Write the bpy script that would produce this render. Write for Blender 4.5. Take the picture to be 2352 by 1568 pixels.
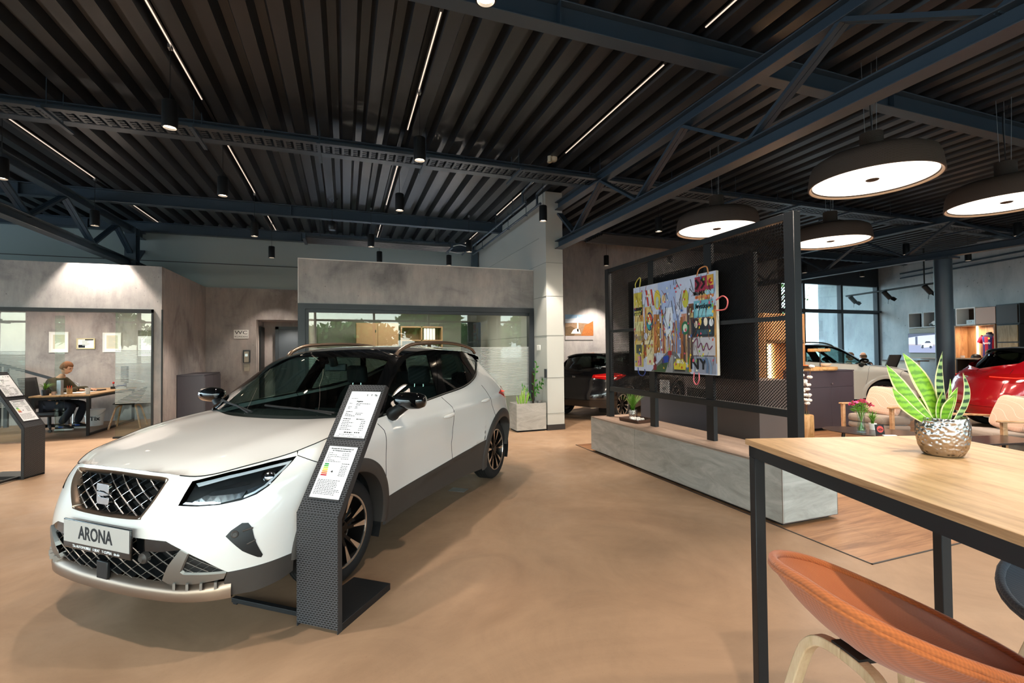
import bpy, bmesh, math, random
import numpy as np
from mathutils import Vector, Matrix, geometry
from mathutils.bvhtree import BVHTree
for o in list(bpy.data.objects): bpy.data.objects.remove(o)
S = bpy.context.scene
COL = S.collection
PI = math.pi
R = math.radians
rnd = random.Random(7)

# ---------------------------------------------------------------- camera, sky, exposure
EYE = Vector((0, 0, 1.46))
def _axes(yaw, pitch, roll):
    f = Vector((math.sin(yaw), math.cos(yaw), 0)); r = Vector((math.cos(yaw), -math.sin(yaw), 0)); d = Vector((0, 0, -1))
    f2 = f*math.cos(pitch) - d*math.sin(pitch); d2 = d*math.cos(pitch) + f*math.sin(pitch)
    r3 = r*math.cos(roll) + d2*math.sin(roll); d3 = d2*math.cos(roll) - r*math.sin(roll)
    return r3, d3, f2
_r, _d, _f = _axes(R(19.685), R(1.057), R(0.5405))
cam = bpy.data.objects.new('camera', bpy.data.cameras.new('camera')); COL.objects.link(cam)
cam.matrix_world = Matrix(((_r.x, -_d.x, -_f.x, EYE.x), (_r.y, -_d.y, -_f.y, EYE.y), (_r.z, -_d.z, -_f.z, EYE.z), (0, 0, 0, 1)))
cam.data.sensor_width = 36; cam.data.lens = 36*1075.07/2352; cam.data.clip_start = .05; cam.data.clip_end = 400
S.camera = cam
W = bpy.data.worlds.new('sky'); S.world = W; W.use_nodes = True
_n = W.node_tree.nodes; _l = W.node_tree.links
_sky = _n.new('ShaderNodeTexSky'); _sky.sky_type = 'NISHITA'; _sky.sun_disc = False; _sky.sun_elevation = R(38); _sky.sun_rotation = R(200)
_sky.air_density = 1.2; _sky.dust_density = 2.5; _sky.ozone_density = 1.0
_mix = _n.new('ShaderNodeMixRGB'); _mix.inputs[0].default_value = .6; _mix.inputs[2].default_value = (4.0, 4.7, 5.9, 1)
_l.new(_sky.outputs[0], _mix.inputs[1]); _l.new(_mix.outputs[0], _n['Background'].inputs[0]); _n['Background'].inputs[1].default_value = 1.0
S.view_settings.view_transform = 'Standard'; S.view_settings.look = 'None'; S.view_settings.gamma = 1
S.view_settings.use_curve_mapping = False; S.view_settings.exposure = 0.7
S.cycles.max_bounces = 8; S.cycles.diffuse_bounces = 4; S.cycles.glossy_bounces = 4; S.cycles.transmission_bounces = 6
S.cycles.transparent_max_bounces = 16; S.cycles.sample_clamp_indirect = 6; S.cycles.caustics_reflective = False; S.cycles.caustics_refractive = False
S.cycles.use_adaptive_sampling = True; S.cycles.adaptive_threshold = .02
WARM = (1.0, .87, .74)
def light(name, kind, loc, energy, color=WARM, parent=None, rot=None, **kw):
    d = bpy.data.lights.new(name, kind); d.energy = energy; d.color = color
    for k, v in kw.items(): setattr(d, k, v)
    o = bpy.data.objects.new(name, d); COL.objects.link(o); o.location = loc
    if rot: o.rotation_euler = rot
    if parent: o.parent = parent
    return o
def portal(loc, rot, sx, sy):
    o = light('daylight_portal', 'AREA', loc, 1, (1, 1, 1), rot=rot, shape='RECTANGLE', size=sx, size_y=sy); o.data.cycles.is_portal = True

# ---------------------------------------------------------------- materials
def lin(h):
    if not isinstance(h, str): return tuple(h)
    h = h.lstrip('#'); c = [int(h[i:i+2], 16)/255 for i in (0, 2, 4)]
    return tuple(x/12.92 if x <= .04045 else ((x+.055)/1.055)**2.4 for x in c)
def mat(name, color, rough=.5, metal=0, var=.06, vscale=6, bump=0, bscale=60, coat=0, emit=None, estr=0, spec=.5, alpha=1, trans=0, ior=1.45, sheen=0):
    """a Principled surface whose colour wanders a little with a noise, and an optional noise bump"""
    m = bpy.data.materials.new(name); m.use_nodes = True; nt = m.node_tree; b = nt.nodes['Principled BSDF']
    c = lin(color); b.inputs['Base Color'].default_value = (*c, 1); b.inputs['Roughness'].default_value = rough; b.inputs['Metallic'].default_value = metal
    b.inputs['Coat Weight'].default_value = coat; b.inputs['Coat Roughness'].default_value = .04; b.inputs['Specular IOR Level'].default_value = spec
    b.inputs['IOR'].default_value = ior; b.inputs['Transmission Weight'].default_value = trans; b.inputs['Alpha'].default_value = alpha
    if sheen: b.inputs['Sheen Weight'].default_value = sheen
    if emit: b.inputs['Emission Color'].default_value = (*lin(emit), 1); b.inputs['Emission Strength'].default_value = estr
    if var or bump:
        tc = nt.nodes.new('ShaderNodeTexCoord')
    if var:
        nz = nt.nodes.new('ShaderNodeTexNoise'); nz.inputs['Scale'].default_value = vscale; nz.inputs['Detail'].default_value = 4
        nt.links.new(tc.outputs['Object'], nz.inputs['Vector'])
        mx = nt.nodes.new('ShaderNodeMixRGB'); mx.inputs[1].default_value = (*[x*(1-var) for x in c], 1); mx.inputs[2].default_value = (*[min(1, x*(1+var)) for x in c], 1)
        nt.links.new(nz.outputs['Fac'], mx.inputs[0]); nt.links.new(mx.outputs[0], b.inputs['Base Color'])
    if bump:
        n2 = nt.nodes.new('ShaderNodeTexNoise'); n2.inputs['Scale'].default_value = bscale; n2.inputs['Detail'].default_value = 3
        nt.links.new(tc.outputs['Object'], n2.inputs['Vector'])
        bp = nt.nodes.new('ShaderNodeBump'); bp.inputs['Strength'].default_value = bump; bp.inputs['Distance'].default_value = .004
        nt.links.new(n2.outputs['Fac'], bp.inputs['Height']); nt.links.new(bp.outputs[0], b.inputs['Normal'])
    return m
class NT:
    """small helper to write node trees"""
    def __init__(s, m): s.nt = m.node_tree; s.b = s.nt.nodes['Principled BSDF']
    def n(s, t, **kw):
        k = s.nt.nodes.new('ShaderNode'+t)
        for a, v in kw.items():
            if isinstance(a, str) and a.startswith('i_'):
                k.inputs[a[2:].replace('_', ' ')].default_value = v
            else: setattr(k, a, v)
        return k
    def l(s, a, b): s.nt.links.new(a, b)
    def ramp(s, fac, stops):
        r = s.n('ValToRGB'); e = r.color_ramp.elements
        while len(e) < len(stops): e.new(.5)
        for x, (p, c) in zip(e, stops): x.position = p; x.color = (*lin(c), 1)
        s.l(fac, r.inputs[0]); return r.outputs[0]
    def co(s, scale=(1, 1, 1), kind='Object', rot=(0, 0, 0)):
        t = s.n('TexCoord'); mp = s.n('Mapping'); mp.inputs['Scale'].default_value = scale; mp.inputs['Rotation'].default_value = rot
        s.l(t.outputs[kind], mp.inputs[0]); return mp.outputs[0]
    def noise(s, co, scale, detail=5, rough=.55, dist=0):
        k = s.n('TexNoise'); k.inputs['Scale'].default_value = scale; k.inputs['Detail'].default_value = detail; k.inputs['Roughness'].default_value = rough
        k.inputs['Distortion'].default_value = dist; s.l(co, k.inputs['Vector']); return k.outputs['Fac']
    def mix(s, f, a, b, mode='MIX'):
        k = s.n('MixRGB', blend_type=mode)
        for i, v in enumerate((f, a, b)):
            if hasattr(v, 'is_output'): s.l(v, k.inputs[i])
            else: k.inputs[i].default_value = v if i == 0 else (*lin(v), 1)
        return k.outputs[0]
    def bump(s, h, st=.3, d=.01):
        k = s.n('Bump'); k.inputs['Strength'].default_value = st; k.inputs['Distance'].default_value = d; s.l(h, k.inputs['Height']); s.l(k.outputs[0], s.b.inputs['Normal'])
def concrete(name, base, dark, light_, scale=1.0, rough=.75, pits=True):
    m = mat(name, base, rough, var=0); t = NT(m); co = t.co((scale, scale, scale*.8))
    a = t.ramp(t.noise(co, 1.1, 6, .6, .6), [(.34, dark), (.47, base), (.64, light_)])
    b = t.noise(t.co((scale*9, scale*9, scale*2.5)), 1, 8, .7)
    c = t.mix(.5, a, t.ramp(b, [(.3, '#78787a'), (.6, '#a6a6a6')]), 'OVERLAY')
    if pits:
        v = t.noise(co, 34, 3, .6); pc = t.ramp(v, [(.27, '#4a4a4c'), (.33, '#ffffff')]); c = t.mix(.75, c, pc, 'MULTIPLY')
    t.l(c, t.b.inputs['Base Color']); t.bump(b, .12, .003); return m
def wood(name, c1, c2, c3, scale=(1, 9, 9), rough=.45, plank=None, knots=.5, bump=.08):
    """grain runs along object X; plank=(length, width) adds board joints"""
    m = mat(name, c1, rough, var=0); t = NT(m); co = t.co(scale)
    g = t.noise(co, 1.6, 7, .62, 1.1); c = t.ramp(g, [(.28, c3), (.45, c2), (.62, c1)])
    fine = t.noise(t.co((scale[0]*3, scale[1]*9, scale[2]*9)), 3, 4, .6); c = t.mix(.22, c, t.ramp(fine, [(.35, '#666666'), (.6, '#b0b0b0')]), 'OVERLAY')
    if knots:
        k = t.noise(t.co((scale[0]*1.3, scale[1]*.32, scale[2]*.32)), 1.7, 3, .5, .4); c = t.mix(knots, c, t.ramp(k, [(.27, c3), (.36, '#ffffff')]), 'MULTIPLY')
    if plank:
        br = t.n('TexBrick'); br.offset = .37; br.inputs['Scale'].default_value = 1; br.inputs['Brick Width'].default_value = plank[0]; br.inputs['Row Height'].default_value = plank[1]
        br.inputs['Mortar Size'].default_value = .0016; br.inputs['Color1'].default_value = (.78, .78, .78, 1); br.inputs['Color2'].default_value = (1, 1, 1, 1); br.inputs['Mortar'].default_value = (.25, .2, .16, 1)
        t.l(t.co(), br.inputs['Vector']); c = t.mix(.8, c, br.outputs['Color'], 'MULTIPLY')
    t.l(c, t.b.inputs['Base Color'])
    if bump: t.bump(fine, bump, .002)
    return m
def weave(name, c, c2, sc=260, rough=.95):
    m = mat(name, c, rough, var=0, sheen=.25); t = NT(m)
    w1 = t.n('TexWave', wave_type='BANDS', bands_direction='X'); w2 = t.n('TexWave', wave_type='BANDS', bands_direction='DIAGONAL')
    for w in (w1, w2): w.inputs['Scale'].default_value = sc/6.28; w.inputs['Distortion'].default_value = .6; t.l(t.co(), w.inputs['Vector'])
    h = t.mix(.5, w1.outputs['Color'], w2.outputs['Color']); nz = t.noise(t.co(), 14, 5)
    c0 = t.mix(nz, c2, c); t.l(t.mix(.28, c0, h, 'MULTIPLY'), t.b.inputs['Base Color']); t.bump(h, .3, .002); return m
def glass(name, tint='#ffffff', refl=.06, rough=0.0, dark=1.0):
    """a thin pane: mostly see-through, mirror-like at grazing angles"""
    m = bpy.data.materials.new(name); m.use_nodes = True; nt = m.node_tree; nt.nodes.clear()
    o = nt.nodes.new('ShaderNodeOutputMaterial'); tr = nt.nodes.new('ShaderNodeBsdfTransparent'); gl = nt.nodes.new('ShaderNodeBsdfGlossy')
    gl.inputs['Roughness'].default_value = rough; c = lin(tint); tr.inputs[0].default_value = (*[x*dark for x in c], 1)
    fr = nt.nodes.new('ShaderNodeLayerWeight'); fr.inputs[0].default_value = .5; pw = nt.nodes.new('ShaderNodeMath'); pw.operation = 'POWER'; pw.inputs[1].default_value = 4.0
    nt.links.new(fr.outputs['Facing'], pw.inputs[0]); mr = nt.nodes.new('ShaderNodeMapRange'); mr.inputs[3].default_value = refl; mr.inputs[4].default_value = 1
    nt.links.new(pw.outputs[0], mr.inputs[0]); mx = nt.nodes.new('ShaderNodeMixShader')
    nt.links.new(mr.outputs[0], mx.inputs[0]); nt.links.new(tr.outputs[0], mx.inputs[1]); nt.links.new(gl.outputs[0], mx.inputs[2]); nt.links.new(mx.outputs[0], o.inputs[0])
    return m

# ---------------------------------------------------------------- mesh builder
class MB:
    def __init__(s): s.v = []; s.f = []; s.m = []
    def add(s, vs, fs, mi=0):
        k = len(s.v); s.v += [tuple(v) for v in vs]; s.f += [tuple(k+i for i in f) for f in fs]; s.m += [mi]*len(fs); return s
    def box(s, x0, x1, y0, y1, z0, z1, mi=0):
        return s.add([(x, y, z) for x in (x0, x1) for y in (y0, y1) for z in (z0, z1)], [(0, 1, 3, 2), (4, 6, 7, 5), (0, 4, 5, 1), (2, 3, 7, 6), (0, 2, 6, 4), (1, 5, 7, 3)], mi)
    def obox(s, c, ax, ay, az, mi=0):
        """box from its centre and three half-axis vectors"""
        c, ax, ay, az = map(Vector, (c, ax, ay, az))
        return s.add([c+i*ax+j*ay+k*az for i in (-1, 1) for j in (-1, 1) for k in (-1, 1)], [(0, 1, 3, 2), (4, 6, 7, 5), (0, 4, 5, 1), (2, 3, 7, 6), (0, 2, 6, 4), (1, 5, 7, 3)], mi)
    def bar(s, a, b, w, h, up=(0, 0, 1), mi=0):
        a, b = Vector(a), Vector(b); d = b-a; n = d.normalized(); u = Vector(up); sx = n.cross(u)
        if sx.length < 1e-4: sx = n.cross(Vector((1, 0, 0)))
        sx.normalize(); u = sx.cross(n); return s.obox((a+b)/2, d/2, sx*w/2, u*h/2, mi)
    def tube(s, pts, r, n=8, cap=True, closed=False, mi=0, flat=1):
        P = [Vector(p) for p in pts]; rr = r if hasattr(r, '__len__') else [r]*len(P); k = len(s.v); m = len(P); prev = None
        for i, p in enumerate(P):
            t = (P[(i+1) % m]-P[i-1]) if closed else (P[min(i+1, m-1)]-P[max(i-1, 0)])
            t.normalize()
            if prev is None:
                u = t.orthogonal().normalized() if abs(t.z) > .9 else t.cross(Vector((0, 0, 1))).normalized()
            else:
                u = (prev-t*prev.dot(t)); u = u.normalized() if u.length > 1e-6 else t.orthogonal().normalized()
            prev = u; w = t.cross(u)
            for j in range(n):
                a = 2*PI*j/n; s.v.append(tuple(p+u*rr[i]*math.cos(a)+w*rr[i]*flat*math.sin(a)))
        L = m if closed else m-1
        for i in range(L):
            for j in range(n):
                a = k+i*n+j; b = k+i*n+(j+1) % n; c = k+((i+1) % m)*n+(j+1) % n; d = k+((i+1) % m)*n+j
                s.f.append((a, b, c, d)); s.m.append(mi)
        if cap and not closed:
            s.f.append(tuple(k+j for j in range(n-1, -1, -1))); s.f.append(tuple(k+(m-1)*n+j for j in range(n))); s.m += [mi, mi]
        return s
    def lathe(s, prof, n=32, c=(0, 0, 0), mi=0, M=None):
        """profile of (radius, height) turned about Z (or the Z of matrix M)"""
        k = len(s.v); c = Vector(c); rows = []
        for r, z in prof:
            if r < 1e-6:
                rows.append([len(s.v)]); p = Vector((0, 0, z)); s.v.append(tuple((M @ p if M else p)+c))
            else:
                rows.append(list(range(len(s.v), len(s.v)+n)))
                for j in range(n):
                    a = 2*PI*j/n; p = Vector((r*math.cos(a), r*math.sin(a), z)); s.v.append(tuple((M @ p if M else p)+c))
        for A, B in zip(rows, rows[1:]):
            for j in range(n):
                q = (A[j % len(A)], A[(j+1) % len(A)], B[(j+1) % len(B)], B[j % len(B)])
                q = tuple(dict.fromkeys(q))
                if len(q) > 2: s.f.append(q); s.m.append(mi)
        return s
    def sheet(s, rows, mi=0, close_u=False):
        """grid of points (list of rows)"""
        k = len(s.v); n = len(rows[0])
        for r in rows: s.v += [tuple(p) for p in r]
        for i in range(len(rows)-1):
            for j in range(n if close_u else n-1):
                s.f.append((k+i*n+j, k+i*n+(j+1) % n, k+(i+1)*n+(j+1) % n, k+(i+1)*n+j)); s.m.append(mi)
        return s
    def prism(s, poly, fn0, fn1, mi=0):
        """polygon of (a,b), two maps to space: front and back face"""
        n = len(poly); k = len(s.v); s.v += [tuple(fn0(*p)) for p in poly]+[tuple(fn1(*p)) for p in poly]
        s.f.append(tuple(k+i for i in range(n))); s.f.append(tuple(k+n+i for i in range(n-1, -1, -1))); s.m += [mi, mi]
        for i in range(n): s.f.append((k+i, k+n+i, k+n+(i+1) % n, k+(i+1) % n)); s.m.append(mi)
        return s
def mesh(name, mb, smooth=None):
    me = bpy.data.meshes.new(name); me.from_pydata(mb.v, [], mb.f); me.polygons.foreach_set('material_index', mb.m)
    bm = bmesh.new(); bm.from_mesh(me); bmesh.ops.recalc_face_normals(bm, faces=bm.faces); bm.to_mesh(me); bm.free()
    if smooth is not None:
        me.polygons.foreach_set('use_smooth', [True]*len(me.polygons))
        if smooth < 180: me.set_sharp_from_angle(angle=R(smooth))
    me.update(); return me
def obj(name, mb, mats, parent=None, smooth=None, bevel=0, seg=2, loc=None, rotz=None, label=None, sub=0, solid=0):
    me = mesh(name, mb, smooth) if isinstance(mb, MB) else mb
    o = bpy.data.objects.new(name, me); COL.objects.link(o)
    for m in (mats if isinstance(mats, (list, tuple)) else [mats]):
        if m and len(me.materials) < (len(mats) if isinstance(mats, (list, tuple)) else 1): me.materials.append(m)
    if parent: o.parent = parent
    if loc is not None: o.location = loc
    if rotz is not None: o.rotation_euler = (0, 0, rotz)
    if solid:
        q = o.modifiers.new('solid', 'SOLIDIFY'); q.thickness = solid; q.offset = 0
    if bevel:
        q = o.modifiers.new('bevel', 'BEVEL'); q.width = bevel; q.segments = seg; q.limit_method = 'ANGLE'; q.angle_limit = R(40); q.harden_normals = False
        if smooth is None: me.polygons.foreach_set('use_smooth', [True]*len(me.polygons)); me.set_sharp_from_angle(angle=R(30))
    if sub:
        q = o.modifiers.new('sub', 'SUBSURF'); q.levels = sub; q.render_levels = sub
    if label: o['label'] = label
    return o
def tag(o, label, cat, group=None, kind=None):
    o['label'] = label; o['category'] = cat
    if group: o['group'] = group
    if kind: o['kind'] = kind
    return o
def thing(name, label, cat, loc=(0, 0, 0), rotz=0, group=None):
    o = bpy.data.objects.new(name, None); COL.objects.link(o); o.location = loc; o.rotation_euler = (0, 0, rotz); o.empty_display_size = .1
    return tag(o, label, cat, group)
def struct(name, mb, m, label=None, parent=None, **kw):
    o = obj(name, mb, m, parent, **kw)
    if not parent: o['kind'] = 'structure'
    if label and not parent: o['label'] = label
    return o
def dup(root, loc, rotz=None, label=None, group=None, skip_lights=False):
    def cp(o, par):
        c = o.copy(); COL.objects.link(c)
        if par: c.parent = par
        for ch in KIDS.get(o.name, None) or [x for x in bpy.data.objects if x.parent == o]: cp(ch, c)
        return c
    r = cp(root, None); r.location = loc
    if rotz is not None: r.rotation_euler = (0, 0, rotz)
    if label: r['label'] = label
    if group: r['group'] = group
    return r
KIDS = {}
def text_mesh(txt, size, bold=False, extrude=.0008, align='CENTER'):
    """letters as a flat mesh in the XY plane, centred"""
    cu = bpy.data.curves.new('lettering', 'FONT'); cu.body = txt; cu.size = size; cu.align_x = align; cu.align_y = 'CENTER'; cu.extrude = extrude
    if bold: cu.offset = size*.022
    cu.resolution_u = 3
    t = bpy.data.objects.new('lettering', cu); COL.objects.link(t); dg = bpy.context.evaluated_depsgraph_get()
    me = bpy.data.meshes.new_from_object(t.evaluated_get(dg)); bpy.data.objects.remove(t); bpy.data.curves.remove(cu); me.materials.clear(); return me
def place_text(name, txt, size, m, parent, M, bold=False, sx=1, extrude=.0008, align='CENTER'):
    me = text_mesh(txt, size, bold, extrude, align); me.transform(M @ Matrix.Diagonal((sx, 1, 1, 1))); me.name = name
    return obj(name, me, m, parent)
def frame_m(o, x, y):
    """matrix whose X and Y axes are x, y and whose origin is o"""
    x = Vector(x).normalized(); y = Vector(y).normalized(); z = x.cross(y)
    return Matrix(((x.x, y.x, z.x, o[0]), (x.y, y.y, z.y, o[1]), (x.z, y.z, z.z, o[2]), (0, 0, 0, 1)))
def smooth_path(P, n=6, closed=False):
    """Catmull-Rom through points"""
    P = [Vector(p) for p in P]; out = []; m = len(P)
    for i in range(m if closed else m-1):
        a = P[(i-1) % m] if closed or i else P[0]*2-P[1]; b = P[i]; c = P[(i+1) % m]; d = P[(i+2) % m] if closed or i+2 < m else P[-1]*2-P[-2]
        for k in range(n):
            t = k/n; out.append(.5*((2*b)+(c-a)*t+(2*a-5*b+4*c-d)*t*t+(3*b-a-3*c+d)*t**3))
    if not closed: out.append(P[-1])
    return out
def rrect(w, h, r, n=4):
    return [(sx*(w/2-r)+r*math.cos(a), sy*(h/2-r)+r*math.sin(a)) for sx, sy, a0 in ((1, 1, 0), (-1, 1, PI/2), (-1, -1, PI), (1, -1, 1.5*PI)) for a in [a0+PI/2*i/n for i in range(n+1)]]
# ---------------------------------------------------------------- shared materials
M_floor = mat('beige_resin_floor', '#a5866b', .5, var=0, spec=.3); _t = NT(M_floor); _co = _t.co((1, 1, 1))
_c = _t.ramp(_t.noise(_co, .45, 7, .6, 1.6), [(.3, '#90735b'), (.5, '#a5866b'), (.7, '#b8997d')])
_c = _t.mix(.35, _c, _t.ramp(_t.noise(_t.co((1, 1, 1), rot=(0, 0, .6)), 1.3, 9, .72, 3.5), [(.35, '#6f6f6f'), (.6, '#989898')]), 'OVERLAY')
_c = _t.mix(.25, _c, _t.ramp(_t.noise(_co, 90, 2, .5), [(.2, '#8a8a8a'), (.35, '#ffffff')]), 'MULTIPLY')
_t.l(_c, _t.b.inputs['Base Color']); _t.l(_t.ramp(_t.noise(_co, 2, 6, .6, 1), [(.3, '#c0c0c0'), (.7, '#a0a0a0')]), _t.b.inputs['Roughness'])
M_conc = concrete('concrete_panel', '#b3afae', '#918e90', '#c2bdba')
M_conc_dark = concrete('concrete_panel_warm', '#b5adaa', '#938b8a', '#c2b9b4')
M_upper = mat('painted_metal_wall', '#95a09f', .55, var=.04, vscale=1)
M_steel = mat('dark_painted_steel', '#33414e', .42, var=.1, vscale=3, bump=.05, bscale=300)
M_deck = mat('black_roof_deck', '#23272c', .38, var=.12, vscale=2)
M_black = mat('matt_black_metal', '#17181a', .45, var=.08, vscale=8)
M_anth = mat('anthracite_frame', '#2b3036', .4, var=.06)
M_white = mat('white_paint', '#e8e6e2', .5, var=.02)
M_panel = mat('grey_wall_panel', '#b9bbb6', .5, var=.025, vscale=2)
M_skirt = mat('dark_skirting', '#33302f', .5)
M_oakfloor = wood('oak_floor_boards', '#b0835e', '#9a6f4e', '#71492f', scale=(.8, 7, 7), rough=.42, plank=(1.9, .19))
M_glass = glass('clear_glass', '#f4fbf8', refl=.05)
M_frost = mat('frosted_stripe', '#dfe7e6', .6, var=0, alpha=.55)
M_chrome = mat('chrome', '#d8dadc', .12, 1, var=0)
M_alu = mat('brushed_aluminium', '#b3b5b6', .32, 1, var=.05, vscale=40)
M_paper = mat('white_paper', '#f0eff0', .7, var=.01)
M_ink = mat('black_print', '#1b1b1d', .7, var=0)
M_rubber = mat('black_rubber', '#161617', .75, var=.1, vscale=20)
M_led = mat('led_diffuser', '#fff1dd', .5, var=0, emit='#ffe0b8', estr=7)

YW, YR, XL = 12.68, 11.3, -13.0        # back wall behind the offices, back wall on the right, left end
CX, CYW = 17.98, 11.3                  # corner of the right wall
_a = R(15.6); WD = Vector((math.sin(_a), math.cos(_a), 0)); WN = Vector((-math.cos(_a), math.sin(_a), 0))   # along and out of the right wall
def onwall(s, out, z): return Vector((CX, CYW, 0)) + WD*s + WN*out + Vector((0, 0, z))

# ---------------------------------------------------------------- floor, ceiling
struct('floor', MB().box(XL, 26, -5.2, 14.2, -.2, 0), M_floor)
_fo = MB().box(3.335, 10.6, 2.18, 6.44, 0, .004)
struct('floor_oak', _fo, M_oakfloor)
_tr = MB().box(3.325, 10.61, 2.17, 2.18, 0, .005).box(3.325, 3.335, 2.17, 6.45, 0, .005).box(3.325, 10.61, 6.44, 6.45, 0, .005)
struct('trim_1', _tr, M_skirt)
dk = MB(); pitch = .295; x = XL; prof = []
while x < 26:
    prof += [(x, 4.40), (x+.13, 4.40), (x+.172, 4.515), (x+.253, 4.515)]; x += pitch
dk.sheet([[(a, -5.2, b) for a, b in prof], [(a, 14.2, b) for a, b in prof]])
dk.sheet([[(XL, -5.2, 4.6), (26, -5.2, 4.6)], [(XL, 14.2, 4.6), (26, 14.2, 4.6)]])
struct('ceiling', dk, M_deck)

# ---------------------------------------------------------------- walls
wb = MB().box(-9.2, -2.0, YW, YW+.25, 0, 3.0).box(-2.0, -.72, YW, YW+.25, 2.25, 3.0)
struct('wall_back_concrete', wb, M_conc_dark)
wu = MB().box(XL, 4.2, YW+.05, YW+.3, 3.0, 4.6)
struct('wall_back_upper', wu, M_upper)
struct('trim_2', MB().box(-9, 4.0, YW+.035, YW+.055, 3.56, 3.575), M_skirt)
struct('wall_recess', MB().box(-2.0, -1.98, YW+.1, 13.9, 0, 2.25).box(-2.0, -.7, 13.62, 13.7, 0, 2.25).box(-2.0, -.7, YW+.24, 13.7, 2.25, 2.3).box(-.72, -.7, YW, 13.7, 0, 2.3), M_conc_dark)
# left office
struct('wall_office_fascia', MB().box(-9.2, -3.047, 9.88, 10.02, 2.235, 3.0).box(-3.165, -3.047, 9.88, 10.0, 0, 2.235), M_conc)
struct('wall_office_side', MB().box(-3.17, -3.05, 10.02, YW, 0, 3.0), M_conc_dark)
struct('wall_office_inner', MB().box(-9.2, -3.17, YW-.06, YW, 0, 2.5), M_conc_dark)
struct('ceiling_office', MB().box(-9.2, -3.17, 10.02, YW-.06, 2.5, 2.6), M_white)
struct('trim_3', MB().box(-9.2, -3.165, 9.86, 10.03, 2.175, 2.235).box(-3.195, -3.165, 9.86, 10.03, 0, 2.235).box(-3.049, -3.03, 9.865, 9.895, 0, 2.235), M_black)
g = struct('window_1', MB().box(-3.735, -3.195, 9.94, 9.952, .02, 2.175), M_glass)
st = MB()
for k in range(38): st.box(-3.735, -3.195, 9.937, 9.94, .60+k*.0245, .60+k*.0245+.013)
obj('frosted_band', st, M_frost, g, label='white frosted stripes on the glass')
obj('floor_rail', MB().box(-3.76, -3.2, 9.92, 9.97, 0, .03), M_black, g)
g = struct('window_2', MB().box(-6.2, -5.0, 10.05, 10.062, .02, 2.175).box(-5.0, -4.86, 10.9, 10.91, .02, 2.175), M_glass)
st = MB()
for k in range(38): st.box(-6.2, -5.0, 10.047, 10.05, .60+k*.0245, .60+k*.0245+.013)
obj('frosted_band', st, M_frost, g, label='white frosted stripes on the glass')
# middle office
struct('wall_office_front', MB().box(-.72, 3.46, 8.41, 8.55, 2.265, 3.01), M_conc)
struct('trim_4', MB().box(-.722, 3.462, 8.400, 8.412, 3.0, 3.012).box(-.722, -.712, 8.402, 8.412, 2.265, 3.0), M_white)
struct('trim_5', MB().box(-.72, 3.46, 8.39, 8.53, 2.175, 2.265).box(-.72, -.61, 8.39, 8.53, 0, 2.175).box(3.36, 3.46, 8.39, 8.53, 0, 2.175).box(-.61, 3.36, 8.42, 8.5, 2.12, 2.175).box(-.61, -.56, 8.42, 8.5, 0, 2.12).box(-.61, 3.36, 8.42, 8.5, 0, .05), M_anth)
g = struct('window_3', MB().box(-.56, 1.35, 8.455, 8.467, .05, 2.12).box(1.35, 3.36, 8.455, 8.467, .05, 2.12), M_glass)
st = MB()
for k in range(38): st.box(-.56, 3.36, 8.452, 8.455, .60+k*.0245, .60+k*.0245+.013)
obj('frosted_band', st, M_frost, g, label='white frosted stripes on the glass')
struct('wall_office_left', MB().box(-.72, -.62, 8.55, YW, 0, 3.0), M_conc)
struct('wall_office_rear', MB().box(-.62, 3.46, YW-.1, YW, 0, 2.6), M_panel)
struct('ceiling_office_middle', MB().box(-.62, 3.46, 8.55, YW-.1, 2.5, 2.6), M_white)
# wing wall with column
ww = MB().box(3.464, 3.80, 7.80, 8.12, 0, 4.36).box(3.464, 3.62, 8.12, YW, 0, 4.36)
struct('wall_wing', ww, M_panel)
sm = MB()
for z in (3.05+.0, 2.44, 1.72, .95, .30):
    sm.box(3.458, 3.805, 7.795, 8.125, z, z+.008)
for z in (3.56, 3.05, 2.44, 1.72): sm.box(3.459, 3.625, 8.12, YW, z, z+.008)
struct('trim_6', sm, mat('panel_joint', '#8f918c', .6))
struct('baseboard_column', MB().box(3.455, 3.81, 7.79, 8.13, 0, .1), M_skirt)
# right back wall, facade, right wall
struct('wall_back_right', MB().box(3.8, 13.2, YR, YR+.25, 0, 3.10).box(3.8, 13.2, YR+.02, YR+.25, 3.10, 4.42), M_conc)
fx = [13.2, 15.35, 17.0-.05, CX+.0]
fr = MB().box(13.2, CX+.2, YR, YR+.12, 3.58, 4.6).box(13.2, CX, YR, YR+.12, 2.62, 2.74).box(13.2, CX, YR, YR+.12, 0, .12)
for xx in (13.2, 14.25, 16.03, CX-.12): fr.box(xx, xx+.1, YR-.02, YR+.12, 0, 3.6)
fr.box(13.2, CX, YR-.1, YR, 2.66, 2.72)
struct('trim_7', fr, M_anth)
struct('window_4', MB().box(13.2, CX, YR+.05, YR+.06, .12, 3.58), glass('facade_glass', '#eef8f6', refl=.04))
wr = MB(); P = [onwall(0, 0, 0), onwall(-20, 0, 0), onwall(-20, -.3, 0), onwall(3, -.3, 0), onwall(3, 0, 0)]
wr.prism([(p.x, p.y) for p in P], lambda a, b: (a, b, 0), lambda a, b: (a, b, 4.5)); struct('wall_right', wr, concrete('fair_faced_concrete', '#c0c4c6', '#aeb2b6', '#cccfd0', scale=.5))
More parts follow.
